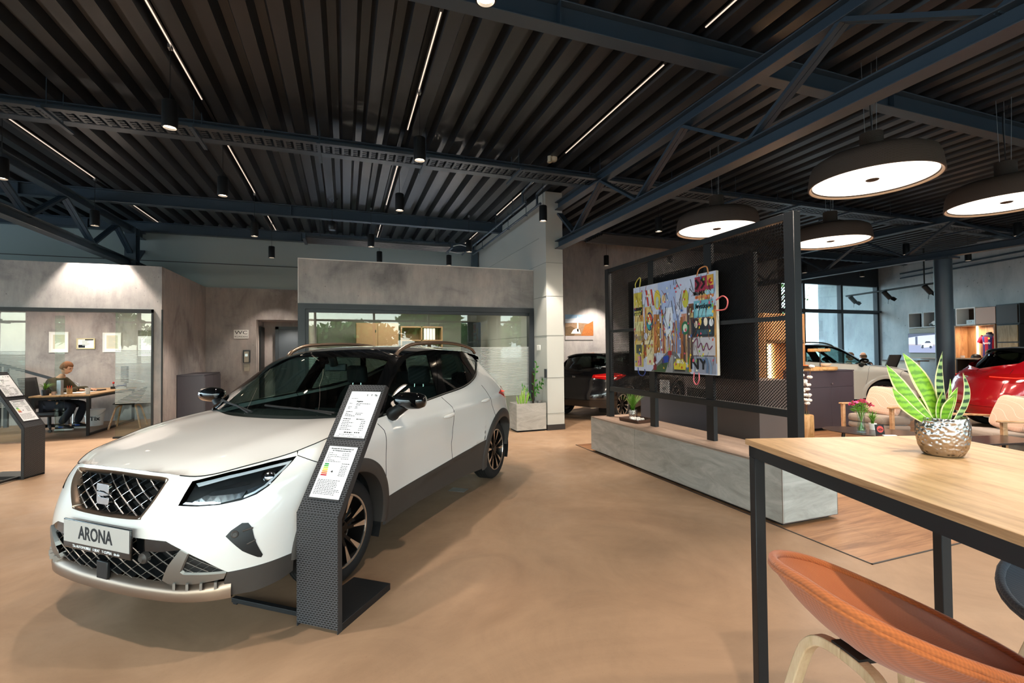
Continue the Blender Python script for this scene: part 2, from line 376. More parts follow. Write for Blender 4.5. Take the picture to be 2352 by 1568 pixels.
# left end, unseen glazing added for more daylight; glazed front behind the viewer
fl = MB().box(XL-.2, XL, -5.2, 14.2, 3.75, 4.6).box(XL-.2, XL, -5.2, 14.2, 0, .1).box(XL-.14, XL-.06, -5.2, 14.2, 2.75, 2.83)
for i in range(9): fl.box(XL-.2, XL, -4.3+i*2.3, -4.2+i*2.3, .1, 3.75)
struct('wall_left', fl, M_anth); struct('window_added', MB().box(XL-.105, XL-.1, -4.2, 14.1, .1, 3.75), M_glass)
portal((XL-.25, 5, 1.95), (R(90), 0, R(-90)), 18, 3.6)
fr = MB().box(XL, 26, -4.3, -4.1, 3.75, 4.6).box(XL, 26, -4.3, -4.1, 0, .1).box(XL, 26, -4.26, -4.14, 2.75, 2.83)
for i in range(17): fr.box(XL+i*2.36, XL+i*2.36+.09, -4.3, -4.1, 0, 3.8)
struct('wall_front_glazing', fr, M_anth)
struct('window_5', MB().box(XL, 26, -4.205, -4.2, .1, 3.75), M_glass)
portal((5, -4.35, 1.95), (R(90), 0, 0), 36, 3.6)
portal(((13.2+CX)/2, YR+.2, 1.9), (R(-90), 0, 0), 4.7, 3.4)

# wc corner: dark doors in the recess
g = struct('door_1', MB().box(-1.62, -.74, 13.56, 13.62, 0, 2.06), mat('slate_door', '#3d444b', .45), label='dark slate door at the back of the washroom recess')
obj('door_frame', MB().box(-1.70, -1.62, 13.54, 13.63, 0, 2.13).box(-1.70, -.72, 13.54, 13.63, 2.06, 2.13), M_anth, g)
obj('door_handle', MB().tube([(-1.55, 13.55, 1.03), (-1.55, 13.5, 1.03), (-1.43, 13.5, 1.03)], .009), M_alu, g)
g = struct('door_2', MB().box(-1.98, -1.94, 12.93, 13.5, 0, 2.1), M_black)
obj('door_lever', MB().tube([(-1.94, 13.0, 1.03), (-1.89, 13.0, 1.03), (-1.89, 13.1, 1.03)], .009), M_alu, g)

# ---------------------------------------------------------------- roof steel
def ibeam(mb, a, b, h, w, tf=.014, tw=.009, up=(0, 0, 1)):
    """I-section between a and b (centre line)"""
    a, b = Vector(a), Vector(b); u = Vector(up)
    mb.bar(a+u*(h/2-tf/2), b+u*(h/2-tf/2), w, tf, up); mb.bar(a-u*(h/2-tf/2), b-u*(h/2-tf/2), w, tf, up); mb.bar(a, b, tw, h-2*tf, up); return mb
for k, (y, x0, x1, lab) in enumerate(((3.56, XL, 24, 'blue-grey steel roof beam nearest the viewer, crossing over the big lamps'), (6.90, XL, 24, 'steel roof beam with the cable tray along its side'),
        (10.27, XL, 3.46, 'steel roof beam above the office fronts, ending at the wing wall'), (10.27, 3.9, 24, 'far steel roof beam behind the mesh screen and lamps'),
        (12.9, XL, 3.4, 'steel edge beam along the top of the rear wall'), (.2, XL, 24, 'steel roof beam overhead behind the viewer'))):
    t = thing('roof_beam', lab, 'beam', (0, 0, 0), 0, 'steel roof beams')
    y0 = 12.55 if y == 12.9 else y
    obj('girder', ibeam(MB(), (x0, y0, 4.285), (x1, y0, 4.285), .225, .14), M_steel, t, bevel=.003, seg=1)
    sf = MB()
    for xx in (-9.5, -5.2, -1.0+.0, 1.71, 5.9, 10.1):
        if x0 < xx < x1: sf.box(xx-.006, xx+.006, y0-.066, y0+.066, 4.188, 4.382)
    obj('stiffener_plate', sf, M_steel, t)
def truss(X, y0, y1, lab, nodes=None):
    t = thing('roof_truss', lab, 'truss', (X, 0, 0), 0, 'steel lattice trusses')
    obj('top_chord', ibeam(MB(), (0, y0, 4.10), (0, y1, 4.10), .15, .14), M_steel, t, bevel=.003, seg=1)
    obj('bottom_chord', ibeam(MB(), (0, y0, 3.385), (0, y1, 3.385), .15, .16), M_steel, t, bevel=.003, seg=1)
    top = [y1-1.575+1.845*(-k) for k in range(int((y1-y0)/1.845))]; bot = [y1-.65-1.845*k-.0 for k in range(int((y1-y0)/1.845)+1)]
    for k, b in enumerate(bot):
        for j, tp in enumerate(((y1-.05 if k == 0 else b+.92), b-.92)):
            if tp < y0: continue
            a_, b_ = Vector((0, tp, 4.03)), Vector((0, b, 3.455)); mb = MB()
            if k == 0 and j == 0: a_ = Vector((0, y1-.06, 3.95))
            for s in (-.028, .028): mb.bar(a_+Vector((s, 0, 0)), b_+Vector((s, 0, 0)), .034, .05, (1, 0, 0))
            for q in (.12, .5, .88): mb.bar(a_.lerp(b_, q-.02), a_.lerp(b_, q+.02), .03, .03, (1, 0, 0))
            obj('diagonal', mb, M_steel, t)
    return t
truss(3.72, -1.9, 7.80, 'lattice roof truss from the pale column over the mesh screen')
truss(-4.3, 1.5, 13.0, 'lattice roof truss above the glazed office with the seated man')
truss(11.8, -1.5, 11.2, 'lattice roof truss carried by the round black column')
t = thing('steel_column', 'black steel column standing behind the office with the seated man', 'column', (-4.3, 12.2, 0))
obj('shaft', ibeam(MB(), (0, 0, 3.02), (0, 0, 4.17), .22, .2, up=(0, 1, 0)), M_steel, t)
struct('wall_post', MB().box(3.28, 3.44, 12.3, 12.46, 2.6, 4.2), M_steel)
t = thing('round_column', 'round black steel column rising behind the snake plant', 'column', (11.82, 6.17, 0))
obj('shaft', MB().lathe([(0, 0), (.15, 0), (.15, 3.27), (0, 3.27)], 32), M_steel, t, smooth=40)
obj('base_plate', MB().box(-.22, .22, -.22, .22, 0, .02), M_steel, t); obj('head_plate', MB().box(-.2, .2, -.2, .2, 3.27, 3.31), M_steel, t)

# cable tray along the second beam
t = thing('cable_tray', 'perforated steel cable tray hung along the second roof beam', 'cable tray', (0, 0, 0))
M_tray = mat('galvanised_tray', '#474e55', .4, .6, var=.1, vscale=10)
tr = MB(); x = -9.0
tr.box(-10, 20, 6.62, 6.626, 4.10, 4.23)
while x < 14:
    for j in range(4): tr.box(x, x+.085, 6.40+j*.056, 6.432+j*.056, 4.10, 4.104)
    tr.box(x, x+.03, 6.38, 6.63, 4.099, 4.103); x += .115
tr.box(-10, 20, 6.372, 6.38, 4.1, 4.15)
obj('tray', tr, M_tray, t)
obj('side_rail', MB().box(-10, 20, 6.24, 6.31, 4.06, 4.085), M_tray, t)
for x in [-8.4+1.35*k for k in range(18)]:
    b = MB().bar((x, 6.2, 4.05), (x, 6.85, 4.05), .04, .03); b.tube([(x, 6.66, 4.05), (x, 6.66, 4.42)], .005, 6); b.tube([(x, 6.34, 4.05), (x, 6.34, 4.5)], .004, 6)
    obj('hanger_bracket', b, M_steel, t)
# lighting tracks in the deck recesses; weak emission stands in for their glint
M_trk = mat('track_glint', '#fff0e0', .5, var=0, emit='#ffe9d6', estr=.55)
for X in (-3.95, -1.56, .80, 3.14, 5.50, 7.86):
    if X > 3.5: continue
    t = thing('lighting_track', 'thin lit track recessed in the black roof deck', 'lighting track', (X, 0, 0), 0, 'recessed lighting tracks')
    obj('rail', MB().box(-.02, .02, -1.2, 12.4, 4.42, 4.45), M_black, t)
    for y0 in (.0, 4.0, 7.4, 10.7): obj('glint_line', MB().box(-.006, .006, y0, y0+2.3 if y0 else 3.4, 4.412, 4.419), M_trk, t)
# radiant heating panel and its pipes
t = thing('radiant_panel', 'dark ribbed radiant heating panel hung in front of the rear wall', 'heating panel', (0, 0, 0))
rp = MB().box(-.78, 2.38, 10.85, 11.45, 3.93, 3.96)
for k in range(7): rp.tube([(-.78, 10.90+k*.085, 3.92), (2.38, 10.90+k*.085, 3.92)], .022, 8)
obj('ribbed_panel', rp, M_anth, t, smooth=40); obj('end_cap', MB().box(-.84, -.78, 10.83, 11.47, 3.88, 3.99), M_steel, t); obj('end_cap', MB().box(2.38, 2.42, 10.83, 11.47, 3.88, 3.99), M_steel, t)
obj('flexible_hose', MB().tube(smooth_path([(2.42, 10.95, 3.95), (2.6, 10.9, 3.99), (2.75, 10.85, 3.95)]), .013, 8).tube(smooth_path([(2.42, 11.4, 3.93), (2.62, 11.3, 3.88), (2.8, 11.3, 3.9)]), .013, 8), M_alu, t, label='silver braided hose')
sw = MB()
for x in (-.5, 2.1):
    for y in (10.95, 11.35): sw.tube([(x, y, 3.95), (x, y, 4.5)], .004, 6)
obj('suspension_wire', sw, M_black, t)
t = thing('radiant_panel', 'ribbed heating panel hung at the far right behind the mesh screen', 'heating panel', (0, 0, 0))
rp = MB().box(5.2, 9.6, 8.7, 9.5, 3.93, 3.96)
for k in range(9): rp.tube([(5.2, 8.75+k*.088, 3.92), (9.6, 8.75+k*.088, 3.92)], .024, 8)
obj('ribbed_panel', rp, M_anth, t, smooth=40)
sw = MB()
for x in (5.5, 9.3):
    for y in (8.8, 9.4): sw.tube([(x, y, 3.95), (x, y, 4.5)], .004, 6)
obj('suspension_wire', sw, M_black, t)
for k, x in enumerate((3.02, 3.30)):
    t = tag(obj('heating_pipe', MB().tube(smooth_path([(x, 6.98, 4.34), (x, 7.1, 4.34), (x, 7.75, 4.3), (x, 7.8, 4.25), (x, 7.8, 4.12), (x, 7.84, 4.08), (x, 8.0, 4.07), (x, 12.4, 4.07)], 4), .022, 10), M_steel, None, smooth=60),
        ('dark heating pipe along the wing wall, the one nearer the spotlights' if k == 0 else 'dark heating pipe along the wing wall, the one nearer the wall'), 'pipe')
    cl = MB()
    for y in (8.35, 9.4, 11.4): cl.tube([(x, y, 4.07), (x, y, 4.45)], .006, 6); cl.box(x-.03, x+.03, y-.012, y+.012, 4.04, 4.05)
    obj('pipe_hanger', cl, M_steel, t)
# smoke detector and sensors on the deck
t = thing('smoke_detector', 'two cream smoke detectors side by side under the roof deck', 'smoke detector', (3.02, 6.48, 4.4))
obj('detector_base', MB().lathe([(0, 0), (.06, 0), (.06, -.025), (.05, -.05), (.03, -.062), (0, -.062)], 24), mat('cream_plastic', '#d8cbb2', .5), t, smooth=40)
obj('sounder', MB().lathe([(0, 0), (.03, 0), (.03, -.07), (.036, -.075), (.036, -.095), (.02, -.095), (.02, -.08), (0, -.08)], 20, (-.08, -.03, 0)), bpy.data.materials['cream_plastic'], t, smooth=40)
t = thing('hanging_speaker', 'small black speaker hung on a cable in front of the third beam', 'speaker', (-.22, 9.6, 0))
obj('cable', MB().tube([(0, 0, 4.42), (0, 0, 3.95)], .004, 6).tube([(-.1, 0, 4.42), (0, 0, 4.3), (.1, 0, 4.42)], .008, 6), M_black, t)
obj('body', MB().lathe([(0, 3.97), (.05, 3.97), (.075, 3.93), (.075, 3.83), (.06, 3.8), (0, 3.8)], 20), M_black, t, smooth=40)

light('recess_downlight', 'SPOT', (-1.3, 13.1, 2.22), 40, WARM, spot_size=R(140), spot_blend=.6, shadow_soft_size=.05)
# ---------------------------------------------------------------- cylinder spotlights
M_bulb = mat('spot_lens', '#fff3e0', .4, var=0, emit='#ffe6c8', estr=14)
def spot_proto():
    t = thing('pendant_spotlight', 'x', 'spotlight', (0, 0, 0))
    obj('housing', MB().lathe([(0, .26), (.058, .26), (.066, .25), (.066, .004), (.062, 0), (.055, 0), (.055, .03), (0, .03)], 28), M_black, t, smooth=40)
    obj('lens', MB().lathe([(0, .022), (.054, .022), (.054, .024), (0, .024)], 24), M_bulb, t, smooth=40)
    obj('cable', MB().tube([(0, 0, .26), (0, 0, .79)], .0035, 6), M_black, t)
    obj('track_adapter', MB().box(-.016, .016, -.03, .03, .765, .804), M_alu, t, label='small bright adapter')
    return t
SPOT = spot_proto(); first = [True]
def spotlight(x, y, z, lab, power, cone=78, blend=.35):
    if first[0]: t = SPOT; t.location = (x, y, 3.615); t['label'] = lab; first[0] = False
    else: t = dup(SPOT, (x, y, 3.615), label=lab)
    t['group'] = 'black cylinder pendant spotlights'
    if power: light('spot_beam', 'SPOT', (x, y, z+.015), power, WARM, spot_size=R(cone), spot_blend=blend, shadow_soft_size=.045)
SP = 150
LOC = [(-1.57, 5.28, 3.61, 'black cylinder spotlight hanging largest, upper left in front of the cable tray', 1.0), (.807, 5.3, 3.61, 'black cylinder spotlight above the car, right in front of the cable tray', 1.0),
    (-1.57, 7.35, 3.61, 'black cylinder spotlight just beyond the cable tray, over the third roof beam', 1.0), (-1.57, 9.75, 3.61, 'black cylinder spotlight over the edge of the middle office, left of the heating panel', .8),
    (-1.56, 11.85, 3.63, 'black cylinder spotlight lowest against the grey wall above the washroom sign', .8), (-3.95, 9.73, 3.61, 'black cylinder spotlight in front of the lattice truss lighting the left office fascia', 1.5),
    (-3.95, 7.46, 3.62, 'black cylinder spotlight cut by the left edge of the photo', 1.0), (.80, 7.30, 3.62, 'black cylinder spotlight just beyond the tray, above the heating panel', 1.0),
    (.52, 10.03, 3.62, 'black cylinder spotlight hanging before the middle of the heating panel', .8), (.80, 11.7, 3.62, 'black cylinder spotlight partly hidden by the middle office fascia, first from the left', .3),
    (2.49, 11.64, 3.62, 'black cylinder spotlight partly hidden by the middle office fascia, second from the left', .3), (2.57, 9.92, 3.62, 'black cylinder spotlight at the end of the heating panel beside the hoses', .8),
    (3.14, 7.17, 3.61, 'black cylinder spotlight in front of the pale wing wall', 1.2), (.826, 2.73, 3.62, 'black cylinder spotlight cut by the top edge of the photo under the nearest beam', 1.0),
    (5.45, 7.16, 3.62, 'black cylinder spotlight hanging left of the lamps behind the truss', 1.0), (6.36, 10.5, 3.62, 'black cylinder spotlight above the dark car, before the rear concrete wall', 2.0),
    (7.74, 9.75, 3.62, 'black cylinder spotlight seen through the mesh screen', 1.0), (12.43, 7.19, 3.62, 'black cylinder spotlight just left of the round column top', 1.0),
    (12.54, 9.86, 3.62, 'black cylinder spotlight beside the mesh screen post, far away under the deck', .8), (15.0, 9.89, 3.62, 'black cylinder spotlight in front of the far window head', .8),
    (14.88, 7.23, 3.62, 'black cylinder spotlight just right of the round column top', 1.0), (12.49, 5.28, 3.62, 'black cylinder spotlight below the lamp at the right edge', 1.0)]
for x, y, z, lab, k in LOC: spotlight(x, y, z, lab, SP*k*(2.6 if y > 9.6 else 1.8 if y > 7 else 1))
for x, y in ((-1.57, 2.7), (-1.57, .2), (.80, .3), (3.14, .3), (-3.95, 5.3), (-3.95, 2.7), (3.14, 4.9), (3.14, 2.6)):
    if (x, y) not in ((3.14, 4.9),): light('spot_beam', 'SPOT', (x, y, 3.63), SP, WARM, spot_size=R(78), spot_blend=.35, shadow_soft_size=.045)

# ---------------------------------------------------------------- big pendant lamps
M_shade = mat('taupe_ridged_shade', '#4d4038', .7, var=.05, vscale=4); _t = NT(M_shade)
_w = _t.n('TexWave', wave_type='BANDS', bands_direction='Z'); _w.inputs['Scale'].default_value = 38; _w.inputs['Distortion'].default_value = 1.2; _w.inputs['Detail'].default_value = 2; _t.l(_t.co(), _w.inputs['Vector']); _t.bump(_w.outputs['Fac'], .5, .006)
M_shade_in = mat('warm_shade_lining', '#cdb398', .5, var=.03)
M_diff = mat('lamp_diffuser', '#fff6ec', .5, var=0, emit='#fff0dd', estr=1.7)
def big_lamp():
    t = thing('pendant_lamp', 'x', 'lamp', (0, 0, 0), 0, 'large round taupe pendant lamps')
    P = [(.10, .50), (.10, .285), (.125, .265), (.30, .262), (.46, .25), (.52, .215), (.545, .15), (.56, .03), (.562, .0), (.552, -.004)]
    obj('shade', MB().lathe([(0, .5)]+P+[(.53, .012), (.522, .03), (.5, .21), (.1, .24)], 64), M_shade, t, smooth=50)
    obj('rim_lining', MB().lathe([(.549, -.003), (.530, .011), (.521, .05)], 64), M_shade_in, t, smooth=50)
    obj('diffuser', MB().lathe([(.057, .026), (.52, .026), (.52, .03), (.057, .03)], 64), M_diff, t, smooth=30)
    obj('centre_cap', MB().lathe([(0, .018), (.05, .018), (.058, .024), (.058, .032), (0, .032)], 32), M_shade, t, smooth=50)
    c = MB()
    for a in range(3): c.tube([(.055*math.cos(a*2.09+.4), .055*math.sin(a*2.09+.4), .5), (.075*math.cos(a*2.09+.4), .075*math.sin(a*2.09+.4), 1.27)], .003, 6)
    obj('suspension_cable', c, M_alu, t)
    obj('flex', MB().tube(smooth_path([(.01, 0, .5), (.015, .02, .9), (.05, .03, 1.12), (.12, .02, 1.16), (.14, .0, 1.28)]), .005, 6), M_black, t)
    return t
BL = big_lamp()
for k, (x, y, z, lab) in enumerate(((5.10, 3.24, 3.145, 'largest and nearest of the big round pendant lamps, fully in view'), (7.45, 3.24, 3.145, 'big round pendant lamp cut by the right edge of the photo'),
        (5.12, 5.39, 3.175, 'big round pendant lamp partly behind the top of the mesh screen'), (7.45, 5.39, 3.155, 'big round pendant lamp just right of the screen post, lower than the others'))):
    if k == 0: BL.location = (x, y, z); BL['label'] = lab
    else: dup(BL, (x, y, z), label=lab)
    light('lamp_glow', 'AREA', (x, y, z-.012), 42, (1, .82, .66), rot=(0, 0, 0), shape='DISK', size=1.0)

# ---------------------------------------------------------------- track lights on the right
t = thing('track_light_bar', 'black lighting bar with three barn door spotlights before the right wall', 'track light', (0, 0, 0))
A, B = onwall(.4, .9, 3.31), onwall(-3.35, .9, 3.31)
obj('bar', MB().tube([A, B], .03, 10).tube([onwall(-2.6, .9, 3.31), onwall(-2.6, .9, 4.5)], .018, 8), M_black, t, smooth=50)
for s, dz in ((.1, R(20)), (-1.3, R(-10)), (-2.7, R(30))):
    p = onwall(s, .9, 3.31); q = Vector((math.cos(dz)*.6, -.3, -.75)).normalized(); c = p+Vector((0, 0, -.16))
    rot = Vector((0, 0, 1)).rotation_difference(q).to_matrix()
    h = obj('spot_head', MB().lathe([(0, -.15), (.07, -.15), (.07, .15), (.05, .15), (.05, .12), (0, .12)], 20, c, M=rot), M_black, t, smooth=40)
    obj('spot_lens', MB().lathe([(0, .125), (.05, .125)], 20, c, M=rot), M_bulb, h)
    bd = MB()
    for a in range(3):
        d0 = rot @ Vector((math.cos(a*2.1), math.sin(a*2.1), 0)); tt = rot @ Vector((-math.sin(a*2.1), math.cos(a*2.1), 0)); e = c+q*.15+d0*.07
        bd.obox(e+(q*.05+d0*.04), tt*.06, (q*.05+d0*.04), (q-d0).normalized()*.003)
    obj('barn_door', bd, M_black, h); obj('yoke', MB().tube([p, c], .012, 6), M_black, h)
for k, z in enumerate((3.78, 3.93)):
    tag(obj('conduit_pipe', MB().tube([onwall(-.9, .03, z-.02), onwall(-8, .03, z+.02)], .022, 8), M_steel, None, smooth=60), 'thin dark conduit along the right wall, %s of the two' % ('lower' if k == 0 else 'upper'), 'pipe')
# ---------------------------------------------------------------- car body surfaces (x back, y left, z up; origin on the ground under the front axle)
def pchip(xs, ys):
    """monotone-ish cubic through (xs, ys); ys may be vectors"""
    xs = np.asarray(xs, float); ys = np.asarray(ys, float); h = np.diff(xs); s = np.diff(ys, axis=0)/(h[:, None] if ys.ndim > 1 else h); m = np.zeros_like(ys)
    hh = h[:, None] if ys.ndim > 1 else h
    m[1:-1] = (s[:-1]*hh[1:]+s[1:]*hh[:-1])/(hh[1:]+hh[:-1]); m[0] = s[0]; m[-1] = s[-1]
    def f(x):
        x = min(max(x, xs[0]), xs[-1]); i = min(int(np.searchsorted(xs, x, 'right'))-1, len(xs)-2); i = max(i, 0); t = (x-xs[i])/h[i]
        return ys[i]*(2*t**3-3*t*t+1)+h[i]*m[i]*(t**3-2*t*t+t)+ys[i+1]*(3*t*t-2*t**3)+h[i]*m[i+1]*(t**3-t*t)
    return f
def GY(x, z):
    """half width of the glasshouse side"""
    d = z-1.0; y = .826-.44*d-.12*d*d
    if x < .9: y -= .07*((.9-x)/.9)**2
    if x > 1.8: y -= .115*((x-1.8)/.8)**2
    return y
def _st(x, ys, z): return [(x, y, zz) for y, zz in zip(ys, z)]
_ST = [  # perimeter stations from the nose centre to the tail centre; six heights each
 [(-.815, 0, .235), (-.862, 0, .35), (-.876, 0, .52), (-.868, 0, .67), (-.845, 0, .78), (-.805, 0, .858)],
 [(-.805, .30, .235), (-.85, .30, .35), (-.864, .30, .52), (-.853, .30, .67), (-.828, .30, .78), (-.79, .30, .853)],
 [(-.77, .52, .235), (-.812, .53, .35), (-.822, .53, .52), (-.795, .52, .67), (-.757, .515, .77), (-.72, .50, .832)],
 [(-.685, .69, .235), (-.71, .70, .35), (-.712, .705, .52), (-.655, .70, .68), (-.605, .685, .79), (-.565, .65, .864)],
 [(-.56, .785, .235), (-.565, .795, .35), (-.56, .80, .53), (-.49, .80, .69), (-.43, .785, .82), (-.385, .735, .890)],
 [(-.38, .815, .235), (-.385, .83, .35), (-.37, .84, .53), (-.335, .845, .70), (-.30, .835, .84), (-.26, .775, .916)],
 [(0, .82, .24), (0, .845, .35), (0, .86, .53), (0, .868, .71), (0, .86, .87), (.0, .795, .960)],
 [(.45, .79, .24), (.45, .805, .36), (.45, .83, .53), (.45, .858, .73), (.45, .862, .915), (.45, 0, 1.004)],
 [(1.28, .79, .24), (1.28, .806, .38), (1.28, .832, .54), (1.28, .86, .74), (1.28, .868, .94), (1.28, 0, 1.064)],
 [(1.85, .80, .24), (1.85, .82, .40), (1.85, .845, .55), (1.85, .868, .75), (1.85, .868, .96), (1.85, 0, 1.112)],
 [(2.16, .82, .245), (2.16, .845, .41), (2.16, .862, .56), (2.16, .875, .76), (2.16, .866, .97), (2.16, 0, 1.175)],
 [(2.50, .83, .25), (2.51, .857, .41), (2.52, .87, .56), (2.53, .875, .76), (2.49, .856, .97), (2.42, 0, 1.285)],
 [(2.82, .80, .265), (2.84, .825, .41), (2.86, .838, .56), (2.86, .83, .76), (2.79, .805, .97), (2.62, 0, 1.325)],
 [(3.02, .71, .28), (3.06, .73, .41), (3.08, .735, .56), (3.04, .72, .76), (2.95, .70, .97), (2.76, .58, 1.22)],
 [(3.18, .5, .30), (3.23, .51, .41), (3.245, .51, .56), (3.18, .50, .76), (3.09, .49, .97), (2.93, .45, 1.12)],
 [(3.24, 0, .31), (3.29, 0, .42), (3.305, 0, .56), (3.24, 0, .76), (3.15, 0, .97), (3.0, 0, 1.09)]]
_ST = [[(p[0], (GY(p[0], p[2])+.012) if (k == 5 and 7 <= i <= 12) else p[1], p[2]) for k, p in enumerate(r)] for i, r in enumerate(_ST)]
NS = len(_ST)
# parameter along the car: mean chord length
_U = [0.0]
for a, b in zip(_ST, _ST[1:]): _U.append(_U[-1]+float(np.mean([math.dist(a[k], b[k]) for k in (1, 2, 3, 4)])))
_full = [[(x, -y, z) for x, y, z in r] for r in _ST[:0:-1]]
_UF = [-u for u in _U[:0:-1]]+_U+[2*_U[-1]-u for u in _U[-2:-5:-1]]
_tail = [[(x, -y, z) for x, y, z in r] for r in _ST[-2:-5:-1]]
_all = _full+_ST+_tail
_ROW = [pchip(_UF, [r[k] for r in _all]) for k in range(6)]
UMAX = _U[-1]
def W(u, z):
    """point of the lower body at perimeter parameter u (0 nose, + left side) and height z"""
    P = np.array([f(u) for f in _ROW]); zs = P[:, 2]
    if z <= zs[0]: q = P[0].copy(); q[2] = z; return q
    if z >= zs[-1]: q = P[-1].copy(); q[2] = z; return q
    fx = pchip(zs, P[:, :2])(z); x, y = fx
    if .3 < x < 2.75 and abs(y) > .6:   # two pressed character lines along the flank
        s = 1 if y > 0 else -1; fade = min(1, (x-.3)/.3, (2.75-x)/.25)
        d = z-(.895+.028*(x-.3)); k = math.exp(d/.05) if d < 0 else math.exp(-d/.010); y += s*.009*k*fade
        if .5 < x < 2.1:
            d = z-(.40+.15*((x-.5)/1.6)**2.2); k = math.exp(d/.02) if d < 0 else math.exp(-d/.06); y += s*.010*k*min(1, (x-.5)/.5)
    return np.array([x, y, z])
def ztop(u): return _ROW[5](u)[2]
def zbot(u): return _ROW[0](u)[2]
_ug = np.linspace(-UMAX, UMAX+1.0, 700)
def u_of(p, z=None, lo=-9, hi=99):
    """perimeter parameter whose body point at the same height is nearest to p=(x,y,z)"""
    z = p[2] if z is None else z; best = None
    us = _ug[(_ug >= lo) & (_ug <= hi)]; d = [float((W(u, z)[0]-p[0])**2+(W(u, z)[1]-p[1])**2) for u in us]; i = int(np.argmin(d)); a, b = us[max(i-1, 0)], us[min(i+1, len(us)-1)]
    for _ in range(24):
        m1, m2 = a+(b-a)/3, b-(b-a)/3
        e = [float((W(m, z)[0]-p[0])**2+(W(m, z)[1]-p[1])**2) for m in (m1, m2)]
        if e[0] < e[1]: b = m2
        else: a = m1
    return (a+b)/2
def u_side(x, z):
    """left-side parameter at length x"""
    a, b = _U[4], _U[12]
    for _ in range(40):
        m = (a+b)/2
        if W(m, z)[0] < x: a = m
        else: b = m
    return (a+b)/2
def u_front(y, z):
    """front parameter at half width y"""
    s = 1 if y >= 0 else -1; y = abs(y); a, b = 0, _U[5]
    for _ in range(40):
        m = (a+b)/2
        if W(m, z)[1] < y: a = m
        else: b = m
    return s*(a+b)/2
# bonnet: centre line, then across to the edge of the lower body
_hc = pchip([-.80, -.70, -.55, -.35, -.1, .12, .30], [.862, .896, .928, .960, .984, .996, 1.0])
_EDGE = [(_ROW[5](u)) for u in np.linspace(0, _U[7], 80)]
def hood_edge(x):
    """(y, z) of the bonnet edge at length x"""
    xs = [p[0] for p in _EDGE]
    return np.interp(x, xs, [p[1] for p in _EDGE]), np.interp(x, xs, [p[2] for p in _EDGE])
def HZ(x, y):
    ye, ze = hood_edge(x); ye = max(ye, .02); t = min(abs(y)/ye, 1.0); zc = _hc(x)
    crown = .012*(1-((t-.0)/.78)**2) if t < .78 else 0
    z = zc+(ze-zc)*(t**2.6)+crown*0
    q = (t-.70)/.16
    return z+.010*math.exp(-q*q)*min(1, (x+.85)/.4)
def cowl_x(y): return .09+.23*(abs(y)/.74)**2.2
# roof and screens: centre profile and edge profile, joined by a crowned curve
_PC = pchip([0, .18, .36, .50, .62, .80, 1.0, 1.06, 1.14, 1.24], np.array([(.09, 1.0), (.38, 1.215), (.72, 1.43), (.95, 1.492), (1.25, 1.512), (1.75, 1.513), (2.45, 1.475), (2.72, 1.435), (2.84, 1.285), (2.98, 1.10)]))
_PE = pchip([0, .18, .36, .50, .62, .80, 1.0, 1.06, 1.14, 1.24], np.array([(.32, 1.01), (.575, 1.205), (.83, 1.39), (1.02, 1.437), (1.28, 1.462), (1.75, 1.466), (2.40, 1.415), (2.60, 1.375), (2.67, 1.27), (2.78, 1.12)]))
def T(s, t):
    """roof/screen point: s along the car 0..1.24, t across -1..1"""
    c, e = _PC(s), _PE(s); k = abs(t); x = c[0]+(e[0]-c[0])*k**2.2; z = c[1]+(e[1]-c[1])*k**2.6
    ye = GY(e[0], e[1])+.004; return np.array([x, ye*t, z])
# ---------------------------------------------------------------- car builder
M_white_paint = mat('white_car_paint', '#e2dfdb', .28, var=.0, coat=1, spec=.5)
M_gloss_black = mat('gloss_black', '#08090a', .08, var=0, coat=.6)
M_clad = mat('grey_plastic_cladding', '#3f3a37', .5, var=.06, vscale=30, bump=.05, bscale=900)
M_dark_pl = mat('dark_plastic', '#131415', .45, var=.08)
M_bronze = mat('bronze_trim', '#8a7768', .3, .85, var=.04)
M_silver_tr = mat('satin_silver_trim', '#8d8a86', .35, .8, var=.03)
M_carglass = glass('tinted_car_glass', '#cfe6e0', refl=.07, dark=.80)
M_priv = glass('privacy_glass', '#8fa39d', refl=.08, dark=.45)
M_lens = glass('headlamp_lens', '#f6fbff', refl=.08)
M_drl = mat('headlamp_light_guide', '#e9eef2', .15, .3, var=0, coat=1)
M_tail = mat('red_lamp_glass', '#8e0f12', .12, var=.1, vscale=30, coat=1, emit='#ff2010', estr=.06)
M_seat = mat('charcoal_car_fabric', '#1b1d20', .85, var=.15, vscale=60, bump=.2, bscale=500)
M_rim_dk = mat('dark_alloy', '#2b2826', .3, .8, var=.05)
M_rim_lt = mat('machined_alloy', '#cfc6bd', .22, .9, var=.03)
M_seam = mat('panel_gap', '#0b0b0c', .9, var=0)
M_plate = mat('grey_show_plate', '#b0aba6', .5, var=.02)
def inside(p, L):
    x, y = p; c = False; j = len(L)-1
    for i in range(len(L)):
        if (L[i][1] > y) != (L[j][1] > y) and x < (L[j][0]-L[i][0])*(y-L[i][1])/(L[j][1]-L[i][1])+L[i][0]: c = not c
        j = i
    return c
